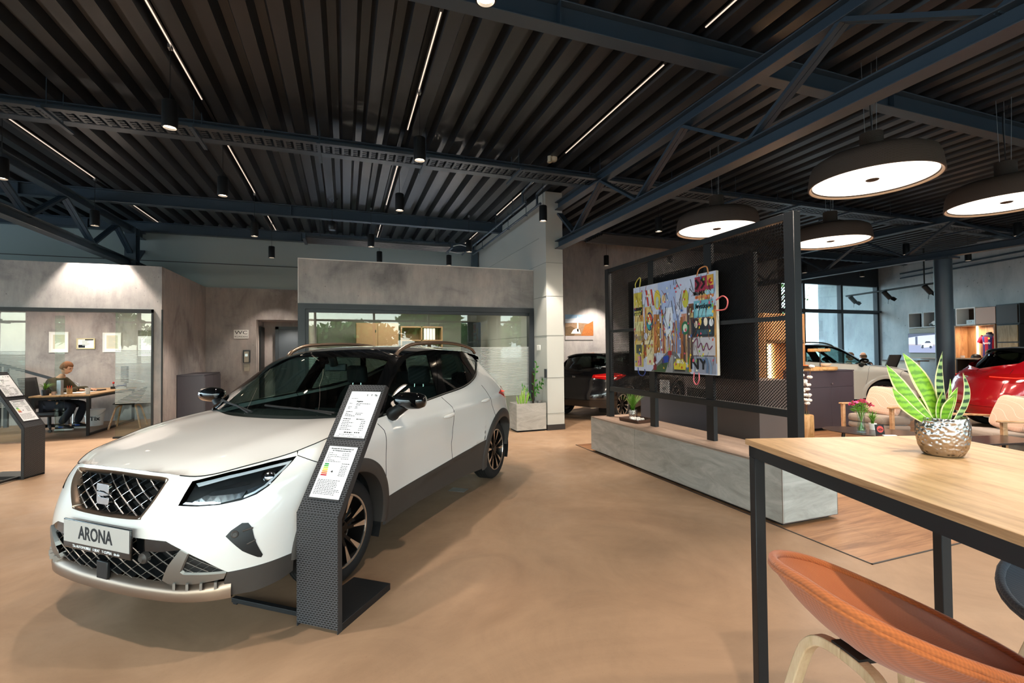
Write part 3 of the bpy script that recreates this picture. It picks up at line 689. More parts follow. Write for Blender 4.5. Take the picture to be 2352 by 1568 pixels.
def cdt(outline, step, holes=()):
    pts, ed = [], []
    for L in [outline]+list(holes):
        k0 = len(pts)
        for a, b in zip(L, L[1:]+L[:1]):
            n = max(1, int(round(math.dist(a, b)/step)))
            for i in range(n): pts.append((a[0]+(b[0]-a[0])*i/n, a[1]+(b[1]-a[1])*i/n))
        n = len(pts)-k0; ed += [(k0+i, k0+(i+1) % n) for i in range(n)]
    B = np.array(pts); lo, hi = B.min(0), B.max(0); row = 0
    y = lo[1]+step*.5
    while y < hi[1]:
        x = lo[0]+step*(.5 if row % 2 else 1.0)
        while x < hi[0]:
            if inside((x, y), outline) and not any(inside((x, y), h) for h in holes) and np.min((B[:, 0]-x)**2+(B[:, 1]-y)**2) > (.55*step)**2: pts.append((x, y))
            x += step
        y += step*.87; row += 1
    r = geometry.delaunay_2d_cdt([Vector(p) for p in pts], ed, [], 0, 1e-6); V, F = r[0], r[2]; out = []
    for f in F:
        c = (sum(V[i][0] for i in f)/3, sum(V[i][1] for i in f)/3)
        if inside(c, outline) and not any(inside(c, h) for h in holes): out.append(tuple(f))
    return [(v[0], v[1]) for v in V], out
def sW(u, z): return W(u, z)
def sG(x, z): return np.array([x, GY(x, z), z])
def sH(x, y): return np.array([x, y, HZ(x, y)])
def sT(s, t): return T(s/2.0, t/.7)
OUT = {sW: None, sG: np.array([0, 1, 0]), sH: np.array([0, 0, 1]), sT: np.array([0, 0, 1])}
CEN = np.array([1.25, 0, .7])
def ev(f, a, b, off=0, h=.004):
    p = f(a, b); n = np.cross(f(a+h, b)-f(a-h, b), f(a, b+h)-f(a, b-h)); L = np.linalg.norm(n); n = n/L if L > 1e-9 else np.array([0, 0, 1.])
    ref = OUT[f] if OUT[f] is not None else (p-np.array([min(max(p[0], .1), 2.4), 0, .6]))
    if n @ ref < 0: n = -n
    return p+n*off, n
def nmesh(name, P, N, F):
    me = bpy.data.meshes.new(name); me.from_pydata([tuple(p) for p in P], [], F); me.polygons.foreach_set('use_smooth', [True]*len(F)); me.update()
    me.normals_split_custom_set_from_vertices([tuple(n) for n in N]); return me
def panel(name, outline, f, m, parent, step=.03, holes=(), off=0, mirror=True, label=None, rim=0):
    V, F = cdt(outline, step, holes); E = [ev(f, a, b, off) for a, b in V]; P = [e[0] for e in E]; N = [e[1] for e in E]
    F = [t if np.dot(np.cross(P[t[1]]-P[t[0]], P[t[2]]-P[t[0]]), N[t[0]]) > 0 else t[::-1] for t in F]; res = []
    if rim:   # a return edge along the outline gives the part thickness
        k = [i for i, v in enumerate(V)]; n0 = len(P); bd = {}
        for t in F:
            for a, b in ((t[0], t[1]), (t[1], t[2]), (t[2], t[0])): bd[(a, b)] = bd.get((a, b), 0)+1
        edges = [e for e in bd if (e[1], e[0]) not in bd]; mp = {}
        for a, b in edges:
            for q in (a, b):
                if q not in mp: mp[q] = (len(P), len(P)+1); P += [P[q], P[q]-N[q]*rim]; nn = N[q]; N += [nn, nn]
        F = F+[(mp[a][0], mp[a][1], mp[b][1], mp[b][0]) for a, b in edges]
    for s in ((1, -1) if mirror else (1,)):
        if s == 1: me = nmesh(name, P, N, F)
        else: me = nmesh(name, [p*np.array([1, -1, 1]) for p in P], [n*np.array([1, -1, 1]) for n in N], [t[::-1] for t in F])
        res.append(obj(name, me, m, parent, label=label))
    return res
def lineW(pts, off=.0005, f=sW, n=10):
    """a polyline in the surface's own coordinates, lifted on to the surface"""
    out = []
    for a, b in zip(pts, pts[1:]):
        for i in range(n): out.append(ev(f, a[0]+(b[0]-a[0])*i/n, a[1]+(b[1]-a[1])*i/n, off)[0])
    out.append(ev(f, *pts[-1], off)[0]); return out
def mirr(name, mb, m, parent, **kw):
    a = obj(name, mb, m, parent, **kw); q = MB(); q.v = [(x, -y, z) for x, y, z in mb.v]; q.f = [t[::-1] for t in mb.f]; q.m = list(mb.m); b = obj(name, q, m, parent, **kw); return a, b
XS = lambda L: [(u_side(x, z), z) for x, z in L]
def arc(cx, r, a0, a1, n=14): return [(cx+r*math.cos(R(a0+(a1-a0)*i/n)), .325+r*math.sin(R(a0+(a1-a0)*i/n))) for i in range(n+1)]
def r5(u): return (u, ztop(u)-.0005)
WB = 2.575
def lattice(mbs, poly, cw, ch, off, r0, r1, f=sW):
    """staggered diamond ribs inside poly: dark ribs into mbs[0], bright bars into mbs[1]"""
    lo = np.min(poly, axis=0); hi = np.max(poly, axis=0); j = 0; z = lo[1]-ch
    while z < hi[1]+ch:
        x = lo[0]-cw+(cw/2 if j % 2 else 0)
        while x < hi[0]+cw:
            for k, (q, rr) in enumerate((((x+cw/2, z+ch/2), r0), ((x+cw/2, z-ch/2), r0))):
                if inside((x, z), poly) or inside(q, poly):
                    a, b = (x, z), q
                    for _ in range(6):
                        if not inside(a, poly): a = ((a[0]*3+b[0])/4, (a[1]*3+b[1])/4)
                        if not inside(b, poly): b = ((b[0]*3+a[0])/4, (b[1]*3+a[1])/4)
                    pa, pb = ev(f, *a, off)[0], ev(f, *b, off)[0]; pa2, pb2 = ev(f, *a, off-.03)[0], ev(f, *b, off-.03)[0]
                    mbs[0].add([pa, pb, pb2, pa2], [(0, 1, 2, 3)])
                    if mbs[1] is not None and k == 0: mbs[1].tube([pa, pb], r1, 5)
                    elif mbs[1] is not None: mbs[1].tube([pa, pb], r1*.45, 4)
            x += cw
        z += ch/2; j += 1
def wheel_parts(parent, x, side, rims=True):
    s = side; yo = .795
    ty = MB(); M = Matrix.Rotation(R(-90)*s, 3, 'X')
    ty.lathe([(.226, -.19), (.232, -.195), (.30, -.19), (.318, -.17), (.325, -.14), (.325, -.05), (.318, -.02), (.30, -.002), (.27, .004), (.236, -.004), (.228, -.012), (.228, -.19)], 56, (x, s*yo, .325), M=M)
    w = obj('wheel', ty, M_rubber, parent, smooth=40); gr = MB()
    for d in (-.155, -.125, -.095, -.065, -.035): gr.lathe([(.3215, d-.0035), (.3262, d-.0035), (.3262, d+.0035), (.3215, d+.0035)], 56, (x, s*yo, .325), M=M)
    obj('tread_grooves', gr, M_seam, w)
    rm = MB(); rm.lathe([(.228, -.19), (.205, -.17), (.20, -.06), (.216, -.012), (.228, -.004)], 56, (x, s*yo, .325), M=M)
    dk, lt = rm, MB(); lt.lathe([(.216, -.006), (.218, .0), (.229, -.001), (.231, -.006)], 56, (x, s*yo, .325), M=M)
    def P(r, a, d): return M @ Vector((r*math.cos(a), r*math.sin(a), d))+Vector((x, s*yo, .325))
    for k in range(5):
        for q in (-1, 1):
            c = k*2*PI/5+.2; a0 = c+q*.20; a1 = c+q*.265; e0, e1 = .16, .065
            fr = [(P(.045, a0-e0*1.2, -.030), P(.045, a0+e0*1.2, -.030)), (P(.12, (a0+a1)/2-e1*1.5, -.016), P(.12, (a0+a1)/2+e1*1.5, -.016)), (P(.216, a1-e1*1.35, -.008), P(.216, a1+e1*1.35, -.008))]
            bk = [tuple(p-(M @ Vector((0, 0, .03))) for p in f) for f in fr]
            dk.sheet([[b[0], f[0], f[1], b[1]] for f, b in zip(fr, bk)])
            lt.sheet([[P(.11, a0+q*.06-.03, -.0145), P(.11, a0+q*.06+.05, -.0145)], [P(.216, a1-e1*1.3, -.0065), P(.216, a1+e1*1.3, -.0065)]])
    dk.lathe([(0, -.018), (.03, -.018), (.034, -.024), (.062, -.026), (.066, -.05)], 28, (x, s*yo, .325), M=M)
    for k in range(5):
        a = k*2*PI/5+.2+PI/5; c = P(.047, a, -.022); dk.lathe([(0, .004), (.009, .004), (.009, 0)], 10, c, M=M)
    obj('rim', dk, M_rim_dk, w, smooth=35); obj('machined_spoke_faces', lt, M_rim_lt, w, label='bright machined spoke faces')
    obj('brake_disc', MB().lathe([(.06, -.085), (.15, -.085), (.15, -.1), (.06, -.1)], 32, (x, s*yo, .325), M=M).obox(P(.125, .3, -.09), (.02, 0, .0), (0, .03, 0), (0, 0, .06)), M_alu, w)
    return w
def make_car(plate_text):
    t = thing('car', 'x', 'car')
    arcF, arcR = (lambda a0, a1, n=14: arc(0, .44, a0, a1, n)), (lambda a0, a1, n=14: arc(WB, .455, a0, a1, n))
    # outlines shared by neighbours
    GR = [(0, .842), (.20, .839), (.352, .829), (.362, .80), (.335, .73), (.275, .648), (.245, .633), (0, .627)]; GRF = GR+[(-u, z) for u, z in GR[-2:0:-1]]
    HL = [(.468, .706), (.497, .812), (.66, .842), (.845, .866), (.985, .876), (.90, .815), (.845, .755), (.80, .725), (.74, .708), (.65, .698), (.56, .699)]
    LOW = [(.43, .542), (.512, .506), (.626, .447), (.73, .378)]
    seamF = XS([(-.235, .697), (-.285, .83)])+[(.99, .878)]; aF = XS(arcF(122, 173))
    right = LOW+[(1.0, .379)]+aF[::-1]+seamF[1:]+[r5(u) for u in (.99, .95, .9, .85, .8, .75, .7, .62, .53, .45, .35, .2)]
    bump = [(0, .548)]+right+[(0, ztop(0)-.0005)]+[(-u, z) for u, z in right[::-1]]
    panel('front_bumper', bump, sW, M_white_paint, t, .028, holes=[GRF, HL, [(-u, z) for u, z in HL[::-1]]], mirror=False)
    wing = XS(arcF(14, 122))+seamF+[r5(u) for u in np.linspace(1.0, u_side(.30, .95), 12)]+XS([(.335, .91), (.36, .68), (.40, .50)])
    panel('front_wing', wing, sW, M_white_paint, t, .03)
    SL = [(.424, .414), (.8, .437), (1.1, .455), (1.42, .475), (1.75, .495), (2.02, .512)]
    def belt(x0, x1, n=10): return [(u_side(x, .9), ztop(u_side(x, .9))-.0005) for x in np.linspace(x0, x1, n)]
    dfr = [(.335, .91), (.36, .68), (.40, .50)]; bs = [(1.365, .84), (1.352, .955)]; bs2 = [(1.37, .62), (1.42, .475)]
    fd = XS(dfr+SL[:4]+bs2[::-1][1:]+bs)+belt(1.24, .30)
    doors = panel('front_door', fd, sW, M_white_paint, t, .032)
    aR = arcR(155, 117)
    rd = XS(bs2[::-1][:1][::-1]+SL[4:]+aR+[(2.245, .88), (2.21, .97)])+belt(2.17, 1.24)+XS(bs[::-1]+bs2[:1])
    doors2 = panel('rear_door', rd, sW, M_white_paint, t, .032)
    uq = u_side(2.80, .7); uc = _U[13]+.05
    q = XS(arcR(117, 25))+[(u_of((3.0, .76, .70)), .70), (uc, .72), (uc, ztop(uc)-.001)]+[r5(u) for u in np.linspace(uc-.05, u_side(2.17, .97), 14)]+XS([(2.21, .97), (2.245, .88)])
    panel('rear_quarter_panel', q, sW, M_white_paint, t, .035)
    tg = [(uc, .72), (UMAX, .74), (2*UMAX-uc, .72), (2*UMAX-uc, ztop(uc)-.001), (UMAX, ztop(UMAX)-.001), (uc, ztop(uc)-.001)]
    panel('tailgate', tg, sW, M_white_paint, t, .05, mirror=False)
    ub = u_of((3.0, .76, .70)); rb = XS(arcR(25, 5))+[(u_side(3.0, .5), .46), (UMAX, .47)]
    rbm = [(2*UMAX-u, z) for u, z in rb[::-1]]
    panel('rear_bumper', rb+rbm+[(2*UMAX-ub, .70), (2*UMAX-uc, .72), (UMAX, .74), (uc, .72), (ub, .70)], sW, M_white_paint, t, .05, mirror=False)
    rl = XS(arcR(5, -12)[:])+[(u_side(2.95, .3), .275), (UMAX, .315)]; rl2 = [(2*UMAX-u, z) for u, z in rl[::-1]]
    panel('rear_valance', rl+rl2+[(UMAX, .465), (u_side(3.0, .5), .455)], sW, M_clad, t, .06, mirror=False, off=.004)
    # dark cladding: sill, arches, front corner, lip
    sill = XS(arcF(-14, 14, 4)+SL+arcR(156, 194, 6)+[(1.6, .2405), (.9, .2405)])
    panel('sill_cladding', sill, sW, M_clad, t, .04, off=.006, rim=.02)
    for nm, cx, ri, ro, a0, a1 in (('front_arch_cladding', 0, .372, .458, -10, 178), ('rear_arch_cladding', WB, .378, .475, 2, 196)):
        mb = MB(); rows = []
        for i in range(49):
            a = R(a0+(a1-a0)*i/48); row = []
            for rr, o in ((ri, -.10), (ri, .012), (ri+.012, .020), ((ri+ro)/2, .018), (ro-.012, .014), (ro, .002)):
                x, z = cx+rr*math.cos(a), .325+rr*math.sin(a); p = ev(sW, u_side(x, max(z, .245)), max(z, .245), 0)[0].copy(); p[2] = z; p[1] += o; row.append(p)
            rows.append(row)
        mb.sheet(rows); mirr(nm, mb, M_clad, t, smooth=50)
        lin_ = MB(); lin_.sheet([[(cx+.385*math.cos(R(a)), y, .325+.385*math.sin(R(a))) for y in (.45, .80)] for a in range(-25, 206, 11)]); lin_.sheet([[(cx+r_*math.cos(R(a)), .46, .325+r_*math.sin(R(a))) for r_ in (0, .39)] for a in range(-25, 206, 11)])
        mirr('wheel_arch_liner', lin_, M_seam, t)
    corner = [(.73, .377)]+[(1.0, .378)]+XS(arcF(173, 186, 4))+[(.99, .262), (.85, .25), (.72, .255), (.708, .33)]
    panel('bumper_corner_cladding', corner, sW, M_clad, t, .03, off=.004, rim=.02)
    lip = MB(); rows = []
    for u in np.linspace(-.74, .74, 50):
        p, n = ev(sW, u, .30); n = np.array([n[0], n[1], 0]); n /= np.linalg.norm(n); e = 1-.55*abs(u/.74)**4
        rows.append([p+n*.0+[0, 0, .03], p+n*.024*e+[0, 0, .012], p+n*.034*e+[0, 0, -.012], p+n*.030*e+[0, 0, -.05], p-n*.03+[0, 0, -.062], p-n*.25+[0, 0, -.055]])
    lip.sheet(rows); obj('front_lip', lip, M_bronze, t, smooth=50, label='bronze front lip')
    # lower intake
    INT = [(0, .548)]+LOW[:2]+[(.50, .40), (.41, .345), (.37, .325), (0, .315)]; INTF = INT+[(-u, z) for u, z in INT[-2:0:-1]]
    lower = [(0, .548)]+LOW+[(.71, .34), (.6, .315), (0, .31)]; lowF = lower+[(-u, z) for u, z in lower[-2:0:-1]]
    gri = panel('lower_grille', lowF, sW, M_seam, t, .05, off=-.05, mirror=False)[0]
    a, b = MB(), MB(); lattice((a, b), INTF, .105, .062, -.008, .004, .0028)
    obj('lattice', a, M_dark_pl, gri); obj('lattice_edges', b, M_silver_tr, gri, label='silver lattice edges')
    TRI = [(.552, .480), (.718, .386), (.512, .392)]
    panel('corner_mesh_backing', [(.545, .486), (.725, .38), (.50, .386)], sW, M_dark_pl, gri, .03, off=-.012)
    for s in (1, -1):
        a, b = MB(), MB(); lattice((a, b), [(u*s, z) for u, z in TRI], .07, .036, -.004, .003, .002); obj('corner_mesh', b, M_silver_tr, gri)
    panel('upper_facet', [(.255, .545), (.43, .541), (.512, .505), (.38, .486), (.255, .481)], sW, M_gloss_black, gri, .03, off=.0)
    panel('blade', [(.512, .506), (.55, .487), (.508, .40), (.522, .388), (.724, .378), (.712, .352), (.56, .336), (.43, .335), (.402, .35), (.445, .425)], sW, M_silver_tr, gri, .02, off=.008, rim=.03, label='satin silver blade')
    rz = W(0, .355); obj('radar_cover', MB().obox((rz[0]-.006, .0, .352), (.008, 0, 0), (0, .043, 0), (0, 0, .045)), M_dark_pl, gri, bevel=.004)
    sn = MB()
    for u in (.29, -.29):
        p, n = ev(sW, u, .445); M3 = Vector((0, 0, 1)).rotation_difference(Vector(n)).to_matrix(); sn.lathe([(0, .012), (.013, .012), (.016, .006), (.026, .0), (.03, -.02)], 16, p, M=M3)
    obj('parking_sensor', sn, M_clad, gri, smooth=40)
    fin = MB()
    for u in (.46, .53, .6, .67): fin.obox(ev(sW, u, .325, .0)[0], (.004, .004, 0), (.02, -.02, 0), (0, 0, .016))
    mirr('fins', fin, M_silver_tr, gri)
    # fog pods
    panel('fog_pod', [(.712, .553), (.73, .576), (.772, .603), (.802, .599), (.829, .572), (.862, .50), (.897, .428), (.89, .416), (.872, .422), (.80, .47)], sW, M_dark_pl, t, .02, off=.003, rim=.01)
    fp = MB(); p, n = ev(sW, .752, .556, .004); M3 = Vector((0, 0, 1)).rotation_difference(Vector(n)).to_matrix()
    fp.lathe([(0, .008), (.010, .008), (.012, .010), (.016, .008), (.018, 0)], 20, p, M=M3)
    for a_, b_ in (((.785, .565), (.832, .572)), ((.818, .50), (.858, .512))): fp.tube(lineW([a_, b_], .006), .0045, 6)
    mirr('fog_sensor', fp, M_clad, t, smooth=40)
    # grille
    gb = panel('grille', GRF, sW, M_seam, t, .05, off=-.05, mirror=False)[0]
    inn = [(u*.93, .735+(z-.735)*.90) for u, z in GRF]; a, b = MB(), MB(); lattice((a, b), inn, .098, .064, -.016, .004, .0032)
    obj('lattice', a, M_dark_pl, gb); obj('lattice_edges', b, M_chrome, gb, label='chrome lattice edges')
    fm = MB(); LO = [tuple(x) for x in smooth_path([(u, z, 0) for u, z in GRF], 4, True)]; ring = [ev(sW, u, z, .004)[0] for u, z, _ in LO]; ring2 = [ev(sW, u*.94, .735+(z-.735)*.90, -.012)[0] for u, z, _ in LO]; ring0 = [ev(sW, u*1.012, .735+(z-.735)*1.02, -.004)[0] for u, z, _ in LO]; ring3 = [ev(sW, u*.94, .735+(z-.735)*.90, -.05)[0] for u, z, _ in LO]
    fm.sheet([ring0, ring, ring2, ring3], close_u=True); obj('grille_frame', fm, M_bronze, gb, smooth=50, label='bronze grille frame')
    bd = MB(); p0 = ev(sW, 0, .735, .018)[0]
    def B(a_, b_): return (p0[0]-.0, a_*.105, p0[2]+b_*.105)
    def B2(a_, b_): return (p0[0]+.016, a_*.105, p0[2]+b_*.105)
    for poly in ([(-.42, .5), (.42, .5), (.46, .36), (.46, .16), (-.1, .16), (-.46, .05), (-.46, .38)], [(-.46, .0), (-.05, .1), (.46, .1), (.46, -.1), (.05, -.1), (-.46, -.02)], [(-.46, -.16), (.1, -.16), (.46, -.04), (.46, -.38), (.4, -.5), (-.4, -.5), (-.46, -.36)]): bd.prism(poly, B, B2)
    obj('badge', bd, M_chrome, gb, bevel=.004, label='chrome S-shaped badge')
    # number plate
    pz = W(0, .535); pl = obj('number_plate', MB().obox((pz[0]-.022, 0, .522), (.006, 0, 0), (0, .268, 0), (0, 0, .075)), M_gloss_black, t, bevel=.004)
    obj('plate_face', MB().obox((pz[0]-.029, 0, .536), (.002, 0, 0), (0, .26, 0), (0, 0, .056)), M_plate, pl, bevel=.003)
    Mx = frame_m((pz[0]-.0315, 0, .536), (0, -1, 0), (0, 0, 1))
    place_text('plate_letters', plate_text, .092, M_ink, pl, Mx, bold=True, sx=.82)
    place_text('plate_small_print', 'Tix AUTOMOBILE   S SEAT   Y CUPRA   tix.de', .019, M_paper, pl, frame_m((pz[0]-.0290, .0, .463), (0, -1, 0), (0, 0, 1)))
    # headlamps
    for s, hs in zip((1, -1), panel('headlamp', HL, sW, M_dark_pl, t, .03, off=-.045)):
        m_ = lambda L: [(u*s, z) for u, z in L]
        ch = MB()
        for L, o in (([(.505, .712), (.60, .768), (.76, .782), (.735, .722), (.62, .704)], -.03), ([(.60, .775), (.72, .800), (.765, .79), (.70, .776)], -.026), ([(.76, .735), (.83, .765), (.87, .80), (.85, .80), (.80, .77), (.75, .755)], -.024)):
            V, F = cdt(m_(L), .03); ch.add([ev(sW, a, b, o)[0] for a, b in V], F)
        obj('reflector', ch, M_chrome, hs); dr = MB()
        for L, o in (([(.512, .806), (.66, .832), (.84, .855), (.955, .866), (.93, .852), (.84, .843), (.66, .818), (.53, .79)], -.016), ([(.955, .866), (.885, .81), (.835, .757), (.79, .732), (.745, .718), (.745, .728), (.785, .742), (.825, .765), (.87, .812), (.93, .856)], -.016), ([(.478, .712), (.56, .706), (.65, .705), (.65, .711), (.56, .714), (.49, .722)], -.016)):
            V, F = cdt(m_(L), .02); dr.add([ev(sW, a, b, o)[0] for a, b in V], F)
        obj('light_guide', dr, M_drl, hs); p, n = ev(sW, .845*s, .812, -.04)
        M3 = Vector((0, 0, 1)).rotation_difference(Vector(n)).to_matrix(); obj('projector', MB().lathe([(0, .028), (.02, .024), (.032, .012), (.034, 0), (.04, -.002)], 24, p, M=M3), M_chrome, hs, smooth=60)
        V, F = cdt(m_(HL), .03); E = [ev(sW, a, b, .0) for a, b in V]; obj('lens', nmesh('lens', [e[0] for e in E], [e[1] for e in E], F), M_lens, hs)
    # bonnet, cowl
    ue = u_side(.30, .95); he = [tuple(_ROW[5](u)[:2]) for u in np.linspace(-ue, ue, 70)]; ys = np.linspace(.775, -.775, 24)
    panel('bonnet', he+[(cowl_x(y), y) for y in ys], sH, M_white_paint, t, .04, mirror=False)
    cw = MB(); cw.sheet([[(cowl_x(y)-.03+d, y, HZ(min(cowl_x(y), .29), y)-.012-d*.1) for d in (0, .1, .2)] for y in np.linspace(-.78, .78, 20)]); obj('scuttle_panel', cw, M_dark_pl, t)
    # roof, screens, pillars
    G2 = lambda s0, s1, t0, t1: [(s0*2, t0*.7), (s1*2, t0*.7), (s1*2, t1*.7), (s0*2, t1*.7)]
    panel('windscreen', G2(.012, .345, -.90, .90), sT, M_carglass, t, .06, mirror=False)
    panel('windscreen_pillar', G2(0, .36, .90, 1.0), sT, M_gloss_black, t, .035)
    panel('windscreen_header', G2(.345, .37, -.9, .9), sT, M_gloss_black, t, .04, mirror=False)
    rf = panel('roof', G2(.36, 1.0, -1, 1), sT, M_gloss_black, t, .06, mirror=False)
    panel('rear_window', G2(1.06, 1.235, -.86, .86), sT, M_priv, t, .06, mirror=False)
    panel('rear_pillar', G2(1.0, 1.24, .86, 1.0), sT, M_gloss_black, t, .04)
    sp = MB(); sp.sheet([[T(s_, q)+np.array([d, 0, dz]) for q in np.linspace(-1.02, 1.02, 30)] for s_, d, dz in ((.98, 0, .004), (1.03, .03, .012), (1.055, .07, .006), (1.058, .075, -.02), (1.04, .02, -.03))]); obj('rear_spoiler', sp, M_gloss_black, t, smooth=60)
    # glasshouse sides
    FG = [(.40, 1.004), (.60, 1.196), (.78, 1.312), (.95, 1.388), (1.10, 1.428), (1.345, 1.428), (1.29, 1.286), (1.215, 1.066), (.9, 1.036), (.6, 1.016)]
    RG = [(1.50, 1.428), (1.87, 1.426), (1.985, 1.406), (2.075, 1.26), (2.12, 1.18), (1.9, 1.132), (1.6, 1.106), (1.40, 1.082), (1.45, 1.26)]
    QG = [(2.075, 1.392), (2.25, 1.372), (2.50, 1.335), (2.38, 1.262), (2.22, 1.206), (2.17, 1.235)]
    top = [tuple(_PE(s)) for s in np.linspace(0, 1.02, 34)]; bot = [(x, ztop(u_side(x, .9))) for x in np.linspace(.34, 2.60, 34)]
    panel('side_window_frame', top+bot[::-1], sG, M_gloss_black, t, .035, holes=[FG, RG, QG], rim=.012)
    panel('front_side_window', FG, sG, M_carglass, t, .06, off=-.004); panel('rear_side_window', RG, sG, M_priv, t, .06, off=-.004); panel('quarter_window', QG, sG, M_priv, t, .06, off=-.004)
    tr = MB().tube(lineW([(x, z+.004) for x, z in bot[1:30]], .004, sG, 2), .006, 6); mirr('waistline_trim', tr, M_silver_tr, t, smooth=60)
    bp = MB(); bp.sheet([[ev(sG, x+dx, z, .003)[0] for dx in (-.045, .045)] for x, z in [(1.30+.26*k/8-.04*(1-k/8), 1.07+.36*k/8) for k in range(9)]]); mirr('door_pillar', bp, M_gloss_black, t)
    # roof rails
    rr = MB().tube(smooth_path([(.90, .575, 1.425), (.96, .58, 1.468), (1.10, .588, 1.512), (1.3, .592, 1.530), (1.7, .594, 1.540), (2.1, .58, 1.522), (2.42, .56, 1.478), (2.53, .552, 1.43)], 6), .017, 8, flat=1.0); mirr('roof_rail', rr, M_bronze, t, smooth=60)
    # door furniture
    for d2, (x, z) in ((doors, (1.24, .895)), (doors2, (2.04, .945))):
        for s, d in zip((1, -1), d2):
            y = W(u_side(x, z), z)[1]; mb = MB(); mb.tube([(x-.10+.2*k/8, s*(y+.012+.018*math.sin(PI*k/8)), z+.012*(k/8-.5)) for k in range(9)], [.006, .013, .017, .018, .018, .018, .017, .013, .006], 10); obj('door_handle', mb, M_white_paint, d, smooth=70)
    for s, d in zip((1, -1), doors):
        mb = MB(); mb.lathe([(0, -.125), (.035, -.12), (.06, -.09), (.066, 0), (.06, .07), (.045, .105), (0, .118)], 20, (.48, s*.985, 1.105), M=Matrix.Rotation(R(90), 3, 'X') @ Matrix.Diagonal((1.05, .95, 1)))
        mr = obj('door_mirror', mb, M_gloss_black, d, smooth=60)
        obj('mirror_foot', MB().tube(smooth_path([(.47, s*.83, 1.0), (.46, s*.88, 1.03), (.48, s*.94, 1.075)], 4), [.05]*3+[.042]*3+[.04]*3, 10), M_dark_pl, d, smooth=60)
    # seams
    sm = MB(); r_ = .0026
    for L in (XS([(.30, .96), (.335, .91), (.36, .68), (.40, .50), (.424, .414)]), XS([(1.245, 1.05), (1.352, .955), (1.365, .84), (1.37, .62), (1.42, .475)]), XS([(2.17, 1.09), (2.21, .97), (2.245, .88)]+arcR(117, 123, 2)), seamF, [(ub, .70), (uc, .72)], [(uc, .72), (uc, 1.1)]): sm.tube(lineW(L, 0), r_, 5)
    sm.tube([_ROW[5](u)+np.array([0, 0, .0]) for u in np.linspace(.42, ue, 50)], .003, 5); mirr('panel_gap', sm, M_seam, t)
    # lamps behind
    for s, o in zip((1, -1), panel('tail_lamp', [(4.0, .975), (4.2, 1.012), (4.42, 1.032), (4.62, 1.02), (4.86, .995), (4.86, .935), (4.62, .905), (4.47, .868), (4.3, .885), (4.1, .945)], sW, M_tail, t, .03, off=.006, rim=.02)):
        mb = MB(); pts = lineW([(4.15, .985), (4.45, .955), (4.8, .965)], .009); mb.tube([(p[0], p[1]*s, p[2]) for p in pts], .006, 6); obj('light_bar', mb, mat('tail_light_bar', '#ff4030', .3, var=0, emit='#ff3020', estr=1.2) if 'tail_light_bar' not in bpy.data.materials else bpy.data.materials['tail_light_bar'], o)
    rpz = W(UMAX, .80); pl = obj('rear_number_plate', MB().obox((rpz[0]+.012, 0, .62), (.006, 0, 0), (0, .262, 0), (0, 0, .058)), M_white, t, bevel=.003)
    place_text('rear_plate_letters', 'DU TK 33', .088, M_ink, pl, frame_m((rpz[0]+.0185, 0, .62), (0, 1, 0), (0, 0, 1)), bold=True, sx=.85)
    eb = MB()
    for i in range(3): eb.obox((rpz[0]-.055, 0, .955-.028*i), (.008, 0, 0), (0, .04, .004*(i-1)), (0, 0, .008))
    obj('rear_badge', eb, M_chrome, t)
    # inner shell and cabin
    sh = MB(); us = np.linspace(-UMAX, UMAX, 150); rows = []
    for u in us: rows.append([ev(sW, u, zz, -.03 if zz < .9 else -.05)[0] for zz in np.linspace(zbot(u)+.01, ztop(u)-.01, 9)])
    sh.sheet(rows); ff = []
    for f_ in sh.f:
        c = np.mean([sh.v[i] for i in f_], axis=0)
        if math.hypot(c[0], c[2]-.325) > .43 and math.hypot(c[0]-WB, c[2]-.325) > .43 and not (c[0] < -.45): ff.append(f_)
    sh.f = ff; sh.m = [0]*len(ff); sh.box(.35, 2.7, -.62, .62, .26, .30); sh.box(.28, .32, -.7, .7, .3, .93); obj('inner_shell', sh, M_dark_pl, t)
    db = MB(); db.sheet([[(.30+.0*q, y, .955), (.52, y, .985-.01*y*y), (.70, y, .965), (.76, y, .90), (.72, y, .70), (.60, y, .55)] for q, y in enumerate(np.linspace(-.72, .72, 13))]); db.box(.74, .78, -.12, .12, .84, .985)
    obj('dashboard', db, M_seat, t, smooth=40)
    sw = MB().tube([(1.0+.06*math.sin(a), -.37+.18*math.cos(a), .92+.17*math.sin(a)) for a in np.linspace(0, 2*PI, 25)[:-1]], .015, 8, closed=True); sw.tube([(1.0, -.20, .92), (.98, -.37, .91), (1.0, -.54, .92)], .018, 6); sw.tube([(.98, -.37, .91), (.75, -.37, .86)], .03, 8); obj('steering_wheel', sw, M_dark_pl, t, smooth=60)
    for y in (.37, -.37):
        mb = MB(); mb.sheet([[(x+.0, y+w*k, z+dz) for k, dz in ((-1, -.05), (-.8, .0), (-.4, .015), (0, .0), (.4, .015), (.8, 0), (1, -.05))] for x, z, w in ((.98, .58, .22), (1.05, .62, .25), (1.35, .60, .25), (1.5, .58, .24))])
        mb.sheet([[(x-.05*(1-abs(k))+.045*(abs(k) > .6), y+w*k, z) for k in (-1, -.8, -.4, 0, .4, .8, 1)] for x, z, w in ((1.44, .58, .24), (1.48, .72, .25), (1.53, .90, .245), (1.57, 1.02, .22), (1.60, 1.11, .16))]); mb.sheet([[(x+.06, y+w*k, z) for k in (-1, 0, 1)] for x, z, w in ((1.44, .58, .24), (1.48, .72, .25), (1.53, .90, .245), (1.57, 1.02, .22), (1.60, 1.11, .16))])
        st = obj('seat', mb, M_seat, t, smooth=50)
